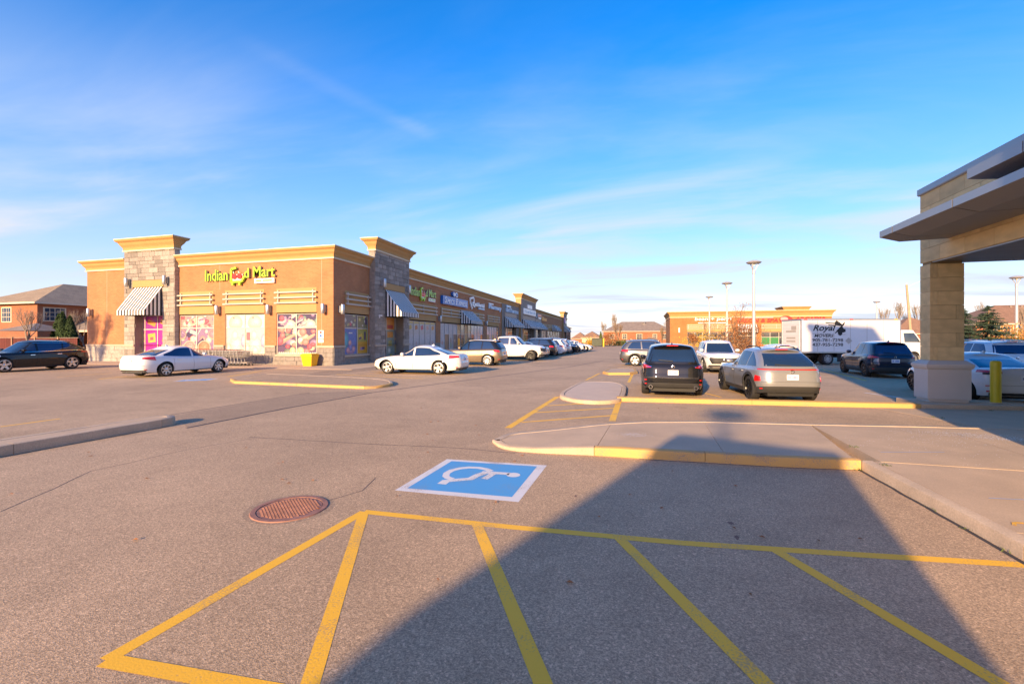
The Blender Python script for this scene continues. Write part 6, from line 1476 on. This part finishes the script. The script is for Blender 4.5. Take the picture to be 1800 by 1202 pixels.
    if kind == 'suv':   # spoiler over the rear window with the third brake lamp
        mb = MB(); rows = []; xs0 = g['rt']
        for k in range(9):
            y = lerp(-ht + .10, ht - .10, k / 8); zz = roofz(xs0 + .1) + crown * (1 - abs(2 * k / 8 - 1)**2.2) - .004; e = .05 * (1 - abs(2 * k / 8 - 1)**3)
            rows.append([(xs0 + .22, y, zz + .008), (xs0 - .06 - e, y, zz - .012), (xs0 - .08 - e, y, zz - .035), (xs0 - .04 - e, y, zz - .06), (xs0 + .16, y, zz - .04)])
        mb.grid(rows); mb.face(rows[0]); mb.face(rows[-1][::-1]); sp = mb.obj('spoiler', body, t, 50)
        mb = MB(); mb.box(xs0 - .135, xs0 - .10, -.17, .17, roofz(xs0) + crown - .038, roofz(xs0) + crown - .015); o = mb.obj('brake_lamp', 'red_lamp', t); o.parent = sp
        mb = MB(); p = gh.end(0, .16, False); p2 = gh.end(.42, .22, False); mb.bar(p + Vector((-.02, 0, 0)), p2 + Vector((-.02, 0, 0)), .025, .02); mb.obj('wiper', 'black', t)
    # wheels
    ty, rm = wheel_meshes(r, .235, rim, rimmat)
    for c in (ax1, ax2):
        for sg in (1, -1):
            w_ = child('wheel', ty, t, (c, sg * (hw0 - .135), r), (0, 0, 0 if sg > 0 else math.pi)); child('rim', rm, w_)
    # lamps and plates
    def lamp(corners, front_, m, nm, off=.010, n=10, both=True):
        for sg in ((1, -1) if both else (1,)):
            def f(s, u): a, q = bil(corners, s, u); return lo.wrap(sg * a, q, front_)
            patch(f, n, 3, off, nm, m, t)
    T = {'a': [(.40, .82), (1.42, .76), (.40, .86), (1.32, .97)], 'b': [(.50, .84), (1.45, .74), (.50, .93), (1.36, .965)], 'mid': [(.70, .74), (1.40, .80), (.72, .90), (1.30, .95)], 'slim': [(.25, .865), (1.40, .86), (.25, .93), (1.36, .955)], 'tall': [(.86, .62), (1.28, .62), (.86, .98), (1.24, .98)], 'low': [(.86, .46), (1.30, .46), (.86, .64), (1.26, .70)]}[tail]
    lamp(T, False, 'red_lamp', 'tail_lamp')
    if detail:
        (x0, q0), (x1, q1), (x2, q2), (x3, q3) = T
        if tail in ('a', 'b', 'mid'): lamp([(lerp(x0, x1, .25), lerp(q0, q1, .25) + .008), (lerp(x0, x1, .75), lerp(q0, q1, .75) + .006), (lerp(x2, x3, .30), lerp(q0, q2, .45)), (lerp(x2, x3, .72), lerp(q1, q3, .40))], False, 'red_lamp_dark', 'lamp_inset', .014, 6)
        lamp([(.78, .15), (1.0, .15), (.78, .19), (1.0, .20)], False, 'red_lamp', 'rear_reflector', .018, 4)
        # boot lid seam
        patch(lambda s, u: lo.wrap(lerp(-.86, .86, s), lerp(.42, .428, u), False), 16, 1, .003, 'boot_seam', 'black', t)
    H_ = [(.62, .70), (1.40, .78), (.62, .80), (1.34, .90)]
    if kind == 'pickup': H_ = [(.72, .56), (1.16, .56), (.72, .86), (1.12, .86)]
    lamp(H_, True, 'head_lamp', 'headlamp')
    if kind == 'pickup': patch(lambda s, u: lo.wrap(lerp(-.68, .68, s), lerp(.52, .86, u), True), 12, 4, .012, 'grille', 'plastic_dark', t)
    else: patch(lambda s, u: lo.wrap(lerp(-.74, .74, s) * (.62 + .38 * u), lerp(.30, .80, u), True), 12, 4, .010, 'grille', 'black', t)
    def plate(front_, q):
        p = lo.end(0, q, front_); mb = MB(); d = 1 if front_ else -1
        x = p.x + d * .012; mb.box(min(x, x + d * .012), max(x, x + d * .012), -.152, .152, p.z - .076, p.z + .076); o = mb.obj('plate', 'plate', t); mb = MB(); x2_ = x + d * .013
        for k in range(7):
            if k == 4: continue
            y = -.118 + k * .036; mb.box(min(x2_, x2_ + d * .002), max(x2_, x2_ + d * .002), y, y + .024, p.z - .035, p.z + .032)
        c = tag(mb.obj('plate_characters', 'plate_blue', t), kind='stuff'); c.parent = o
    plate(False, .62 if kind == 'suv' else .70)
    if detail: plate(True, .30)
    if detail:
        for front_, q in ((False, .84), (True, .62)):
            p = lo.end(0, q, front_); mb = MB(); d = 1 if front_ else -1; mb.lathe([(.035, 0), (.055, .004), (.055, .012), (.035, .016)], 20, 'y', close=True)
            mb.v = [(p.x + d * (.008 + v[1]), v[0], p.z + v[2]) for v in mb.v]; mb.obj('badge', 'chrome', t, 40)
    return t, lo, gh, g
def rear_patch(lo, t, corners, m, nm, off=.012, sg=1, n=10, front=False):
    def f(s, u): a, q = bil(corners, s, u); return lo.wrap(sg * a, q, front)
    return patch(f, n, 3, off, nm, m, t)

paint('paint_black', (.010, .011, .014), .2, .25); paint('paint_navy', (.016, .024, .045), .4, .28); paint('paint_white', (.72, .72, .72), 0, .3); paint('paint_pearl', (.70, .68, .64), 0, .3)
paint('paint_kona', (.27, .28, .30), .35, .35); paint('paint_bronze', (.26, .20, .13), .6, .32); paint('paint_grey', (.13, .13, .135), .5, .32); paint('paint_silver', (.42, .42, .44), .6, .32)

# dark coupe-like SUV at the left edge, nose towards the viewer's side
car('parked_suv', 'dark brown-black coupe-like SUV at the left edge before the red fence', 'car', (-33.37, 17.55), 180, 'paint_black', L=4.99, W=2.0, H=1.70, wb=3.0, fo=.93, r=.38, rim='five', trim='chrome', tail='slim', ws=dict(rb=-2.36, rt=-1.45), rails=False)
# white sedan nose-in at the grocery windows
car('parked_sedan', 'white sedan parked nose-in in front of the shopping trolleys', 'car', (-22.66, 17.85), 0, 'paint_white', L=4.87, W=1.84, H=1.46, wb=2.79, fo=1.0, r=.335, kind='sedan', rim='seven', tail='b')
# cream white sedan by the stone tower
car('parked_sedan', 'cream white sedan side-on in front of the stone corner tower', 'car', (-11.15, 21.75), -93, 'paint_pearl', L=4.90, W=1.85, H=1.46, wb=2.78, fo=1.0, r=.345, kind='sedan', rim='twin', tail='b')
car('parked_suv', 'bronze SUV with black glass house between cream sedan and white pickup', 'car', (-11.1, 29.15), -90, 'paint_bronze', L=4.60, W=1.93, H=1.70, wb=2.75, fo=.90, r=.37, rim='ten', tail='mid', cabin='paint_black', roofm='paint_pearl')  # cream roof colour paints the lit reflection on the dark roof
_t, lo, gh, g = car('pickup_truck', 'white crew-cab pickup facing the lane', 'pickup', (-10.55, 36.2), 90, 'paint_pearl', L=5.9, W=2.03, H=1.96, wb=3.68, fo=.98, r=.41, kind='pickup', rim='six', rimmat='rim_dark', clad=None, gap=.30, tail='tall')
mb = MB(); mb.box(-2.78, -1.05, -.86, .86, 1.30, 1.345); mb.obj('bed_cover', 'plastic_dark', _t)
mb = MB(); mb.box(2.80, 2.97, -.90, .90, .50, .68); mb.obj('chrome_bumper', 'chrome', _t)
# the row further on
row = [('parked_sedan', 'dark grey sedan right behind the white pickup', 'sedan', 39.6, -8.0, 'paint_grey', 'b', -90, 1.46), ('parked_suv', 'black SUV with bright tail lamp past the dark sedan', 'suv', 42.7, -7.85, 'paint_black', 'mid', -90, 1.74), ('parked_suv', 'first white SUV in the far half of the plaza row', 'suv', 46.0, -7.5, 'paint_white', 'mid', -90, 1.68), ('parked_suv', 'silver SUV next to the first far white SUV', 'suv', 49.2, -7.5, 'paint_silver', 'mid', -90, 1.66), ('parked_suv', 'black SUV with silver wheels nosing out of the far row', 'suv', 52.6, -7.1, 'paint_black', 'mid', 90, 1.78), ('parked_suv', 'second white SUV beyond the black one with silver wheels', 'suv', 56.4, -6.9, 'paint_white', 'mid', 90, 1.66), ('parked_sedan', 'white sedan last in the plaza row', 'sedan', 60.6, -6.4, 'paint_white', 'b', 90, 1.45)]
for nm, l, kd, y, xe, pm, tl, az, hh in row:
    LL = 4.8 if kd == 'suv' else 4.85; car(nm, l, 'car', (xe - LL / 2, y), az, pm, L=LL, W=1.9 if kd == 'suv' else 1.83, H=hh, kind=kd, tail=tl, detail=False, r=.36 if kd == 'suv' else .335, rim='five', rails='rim' if pm == 'paint_black' and kd == 'suv' else False, group='cars parked along the plaza')
car('parked_suv', 'grey compact SUV parked across the far end of the near row', 'car', (.75, 31.65), 90, 'paint_grey', L=4.6, W=1.86, H=1.70, wb=2.69, fo=.92, r=.36, rim='five', tail='b', clad='plastic_dark', rails=True)
# black SUV seen from behind
_t, lo, gh, g = car('parked_suv', 'black SUV seen from behind with two round exhaust tips', 'car', (.86, 17.30), 0, 'paint_black', L=4.74, W=1.90, H=1.67, wb=2.75, fo=.93, r=.37, rim='five', rimmat='rim_dark', tail='a', clad=None, ws=dict(tw=.68))
rear_patch(lo, _t, [(-.62, .49), (.62, .49), (-.50, .74), (.50, .74)], 'paint_black', 'plate_recess', -.004)
for sg in (1, -1):
    mb = MB(); mb.lathe([(.045, -.03), (.06, -.03), (.062, .10), (.046, .10)], 18, 'y', close=True); mb.v = [(-2.37 + v[1] * 1.0 + .02, v[0] + sg * .66, v[2] + .33) for v in mb.v]; mb.obj('exhaust_tip', 'chrome', _t, 40)
    rear_patch(lo, _t, [(.36, .845), (.95, .82), (.36, .87), (.95, .855)], 'chrome', 'lamp_trim', .014, sg)
    rear_patch(lo, _t, [(.74, .30), (.99, .30), (.74, .355), (.99, .36)], 'red_lamp', 'bumper_reflector', .016, sg)
rear_patch(lo, _t, [(-.95, .40), (.95, .40), (-.95, .412), (.95, .412)], 'chrome', 'bumper_line', .008, 1, 20)
rear_patch(lo, _t, [(-.62, .03), (.62, .03), (-.70, .20), (.70, .20)], 'plastic_dark', 'diffuser', .016, 1, 16)
# white SUV facing the viewer
_t, lo, gh, g = car('parked_suv', 'white SUV facing the viewer with a dark pentagonal grille', 'car', (3.95, 28.0), 180, 'paint_pearl', L=4.98, W=1.96, H=1.70, wb=2.82, fo=.97, r=.38, rim='ten', tail='a')
rear_patch(lo, _t, [(-.66, .64), (.66, .64), (-.50, .76), (.50, .76)], 'plastic_dark', 'grille_upper', .012, 1, 14, True)
rear_patch(lo, _t, [(-.95, .04), (.95, .04), (-.85, .13), (.85, .13)], 'rim', 'skid_plate', .012, 1, 14, True)
# beige SUV seen from behind, lamp bar across the tailgate
_t, lo, gh, g = car('parked_suv', 'beige SUV seen from behind with a thin red lamp bar and dark cladding', 'car', (3.72, 16.75), -8, 'paint_kona', L=4.36, W=1.83, H=1.57, wb=2.66, fo=.87, r=.36, rim='seven', rimmat='rim_dark', tail='low', clad='plastic_dark', rails=True, ws=dict(rt=-1.30, tw=.66))
rear_patch(lo, _t, [(-1.12, .905), (1.12, .905), (-1.12, .94), (1.12, .94)], 'red_lamp', 'lamp_bar', .014, 1, 24)
# navy SUV behind
_t, lo, gh, g = car('parked_suv', 'dark blue SUV parked left of the column in front of the truck', 'car', (10.95, 26.9), 2, 'paint_navy', L=4.55, W=1.84, H=1.68, wb=2.70, fo=.92, r=.36, rim='ten', rimmat='rim_dark', tail='a', clad='plastic_dark')
rear_patch(lo, _t, [(-.85, .58), (.85, .58), (-.66, .76), (.66, .76)], 'paint_grey', 'plate_recess', .006)
# white sedan behind the column
_t, lo, gh, g = car('parked_sedan', 'white sedan behind the stone column and the yellow bollard', 'car', (9.92, 18.0), 0, 'paint_white', L=4.67, W=1.80, H=1.42, wb=2.74, fo=.93, r=.335, kind='sedan', rim='ten', rimmat='rim_dark', tail='slim', skirt='paint_white')
rear_patch(lo, _t, [(.62, .80), (1.1, .79), (.66, .87), (1.1, .86)], 'black', 'lamp_housing', .013, 1); rear_patch(lo, _t, [(.62, .80), (1.1, .79), (.66, .87), (1.1, .86)], 'black', 'lamp_housing', .013, -1)
for sg in (1, -1): rear_patch(lo, _t, [(.70, .38), (1.02, .36), (.70, .40), (1.02, .395)], 'red_lamp', 'bumper_reflector', .014, sg)
car('parked_suv', 'white large SUV beyond the white sedan at far right', 'car', (15.4, 27.4), 0, 'paint_white', L=5.0, W=1.98, H=1.72, wb=2.95, fo=.95, r=.39, rim='five', tail='mid', rails='paint_white')
car('parked_sedan', 'white hatchback mostly hidden behind the beige SUV', 'car', (6.95, 28.3), 0, 'paint_white', L=4.5, W=1.80, H=1.50, wb=2.7, fo=.9, r=.33, kind='suv', tail='mid', detail=False)

# ---- moving truck
def moving_truck(label, loc, az, signs=True):
    t = thing('moving_truck', label, 'truck', (loc[0], loc[1], 0), math.pi / 2 - R(az))
    # local: x forward; box from x=-4.6 to 2.3, cab from 2.45 to 4.2
    mb = MB(); mb.box(-4.60, 2.30, -1.15, 1.15, .86, 3.04); mb.obj('cargo_box', 'truck_white', t)
    mb = MB()
    for z in (.86, 3.04):
        for y in (-1.155, 1.155): mb.box(-4.62, 2.32, y - .02, y + .02, z - .05, z + .05)
        for x in (-4.60, 2.30): mb.box(x - .02, x + .02, -1.13, 1.13, z - .05, z + .05)
    for x in (-4.60, 2.30):
        for y in (-1.155, 1.155): mb.box(x - .035, x + .035, y - .021, y + .021, .9, 3.0)
    mb.obj('corner_rail', 'alu', t)
    for k in range(1, 6):
        for y in (-1, 1): mb = MB(); x = -4.6 + k * 1.15; mb.box(x - .012, x + .012, y * 1.152 - .003, y * 1.152 + .003, .93, 2.97); mb.obj('panel_seam', 'rail', t)
    for x, y in ((-4.3, -1.17), (-1.1, -1.17), (2.0, -1.17), (-4.3, 1.17), (2.0, 1.17)): mb = MB(); mb.box(x - .12, x + .12, y - .01, y + .01, 3.0, 3.07); mb.obj('marker_lamp', 'red_lamp' if x < 0 else 'sign_orange', t)
    mb = MB(); mb.box(-2.0, -1.55, -1.165, -1.155, .83, .90); mb.obj('side_reflector', 'red_lamp', t)
    mb = MB(); mb.box(-4.5, 3.6, -.42, .42, .48, .72)
    for x in (-4.2, -3.0, -1.5, 0, 1.6): mb.box(x - .06, x + .06, -1.0, 1.0, .70, .86)
    mb.box(-1.6, -1.35, -1.1, -.5, .40, .80); mb.box(.0, 1.2, -1.05, -.5, .35, .78); mb.box(-4.62, -4.5, -1.0, 1.0, .35, .55); mb.obj('chassis', 'black', t)
    mb = MB(); mb.box(-2.05, -1.70, -1.12, -1.09, .22, .80); mb.obj('mud_flap', 'rubber', t)
    # roller door
    for k in range(8): mb = MB(); z = .95 + k * .25; mb.box(-4.63, -4.605, -1.0, 1.0, z, z + .24); mb.obj('door_slat', 'truck_white', t)
    sh = Shell(interp([(0, 4.05), (.25, 4.12), (.5, 4.10), (.62, 4.02), (1, 3.55)]), lambda q: 2.42, interp([(0, .95), (.3, 1.0), (.55, 1.0), (1, .88)]), lambda x: .50, lambda x: 2.32, 7, 14, lambda x, s: (max(0, (.42 + math.sqrt(max(0, .5**2 - (x - 3.35)**2)) - .5) / 1.82) if abs(x - 3.35) < .5 else 0))
    mb = MB(); sh.mesh(mb, 14, .04, [2.86, 2.9, 3.0, 3.2, 3.4, 3.6, 3.8, 3.84]); mb.obj('cab', 'truck_white', t, 40)
    for sg in (1, -1):
        patch(lambda s, u: sh.side(lerp(2.72, lerp(3.85, 3.46, u), s), lerp(.56, .90, u), sg), 8, 4, .006, 'side_window', 'glass_shop', t)
        patch(lambda s, u: sh.side(lerp(2.62, 2.628, s), lerp(.06, .94, u), sg), 1, 6, .004, 'door_seam', 'black', t)
        patch(lambda s, u: sh.side(lerp(2.72, 2.92, s), lerp(.43, .46, u), sg), 2, 1, .02, 'door_handle', 'black', t)
        patch(lambda s, u: sh.wrap(sg * lerp(.72, 1.02, s), lerp(.22, .36, u), True), 4, 3, .012, 'headlamp', 'head_lamp', t)
        mb = MB(); mb.tube([(3.85, sg * .95, 1.9), (4.05, sg * 1.22, 1.95), (4.05, sg * 1.22, 1.35), (3.95, sg * .98, 1.3)], .018, 6); mb.box(4.02, 4.08, sg * 1.22 - .10, sg * 1.22 + .10, 1.42, 1.85); mb.obj('mirror', 'black', t)
    patch(lambda s, u: sh.end(lerp(-1, 1, s) * .86 * sh.hw(.7), lerp(.54, .90, u), True), 10, 5, .006, 'windshield', 'glass', t)
    mb = MB(); mb.box(3.9, 4.18, -1.0, 1.0, .38, .62); mb.obj('front_bumper', 'truck_white', t)
    ty, rm = wheel_meshes(.41, .24, 'steel', 'fascia')
    for x, y, sg in ((3.35, .86, 1), (3.35, -.86, -1), (-2.65, .92, 1), (-2.65, -.92, -1), (-2.65, .62, 1), (-2.65, -.62, -1)): w_ = child('wheel', ty, t, (x, y, .41), (0, 0, 0 if sg > 0 else math.pi)); child('rim', rm, w_)
    if signs:
        TF = Fr((-4.60, -1.156), (1, 0), (0, -1))
        def dec(s, u, z, w_, h, **k):
            d = MB(); me = text_mesh(s, 1.0, 0, k.get('shear', 0), 1.0, k.get('bold', 0)); xs = [v.co.x for v in me.vertices]; yy = [v.co.y for v in me.vertices]; x0, x1, y0, y1 = min(xs), max(xs), min(yy), max(yy)
            for p in me.polygons: d.face([TF(u + (me.vertices[i].co.x - x0) / (x1 - x0) * w_, .004, z + (me.vertices[i].co.y - y0) / (y1 - y0) * h) for i in p.vertices])
            bpy.data.meshes.remove(me); d.obj('lettering', 'black', t)
        dec('Royal', .82, 2.16, 1.62, .52, shear=.35, bold=.02); dec('MOVERS', .92, 1.86, 1.35, .20, shear=.25, bold=.02); dec('905-781-7298', .78, 1.56, 2.15, .21, bold=.015); dec('437-955-7298', .78, 1.26, 2.15, .21, bold=.015)
        d = MB(); d.box(.78, 2.1, .002, .005, 2.085, 2.10, TF); d.box(2.75, 3.1, .002, .005, 2.03, 2.045, TF); d.obj('rule_line', 'black', t)
        d = MB()   # dolly with stacked load
        for P in ([(1.75, 2.86), (2.45, 2.80), (2.45, 2.74), (1.75, 2.80)], [(1.95, 2.70), (2.45, 2.66), (2.45, 2.58), (1.95, 2.64)], [(2.40, 2.88), (2.72, 2.86), (2.95, 2.66), (2.78, 2.60), (2.40, 2.66)], [(3.08, 2.88), (3.12, 2.88), (3.05, 2.68), (2.45, 2.10), (2.40, 2.14)], [(2.52, 2.30), (2.92, 2.58), (3.02, 2.42), (3.14, 2.40), (3.16, 2.22), (2.98, 2.16), (2.60, 2.18)], [(2.40, 2.86), (2.52, 2.98), (2.70, 2.88)]):
            d.face([TF(u - .05, .004, z) for u, z in P])
        disc(d, TF, 2.72, .002, .006, 2.12, .155); d.obj('dolly_logo', 'black', t)
        d = MB(); d.face([TF(3.32 + a, .004, 1.62 + b) for a, b in ((0, -.22), (.24, 0), (0, .22), (-.24, 0))]); d.obj('faded_diamond', 'rail', t)
        RF = Fr((-4.632, 1.15), (0, -1), (-1, 0)); d = MB(); d.box(.55, 1.75, .0, .004, 2.2, 2.32, RF); d.box(1.2, 1.8, .0, .005, 2.35, 2.62, RF); d.box(.6, 1.7, .0, .004, 1.75, 1.86, RF); d.box(.6, 1.7, .0, .004, 1.52, 1.63, RF); d.obj('rear_lettering', 'rail', t)
    return t
moving_truck('white box truck with black dolly logo and phone numbers on its side', (13.95, 37.0), 76).scale = (.93, 1, 1)
# unseen truck, added behind the viewpoint to cast shade across the hatched bay
moving_truck('plain white box truck, unseen, added behind the viewpoint to cast shade', (-1.80, -6.75), 199, False)
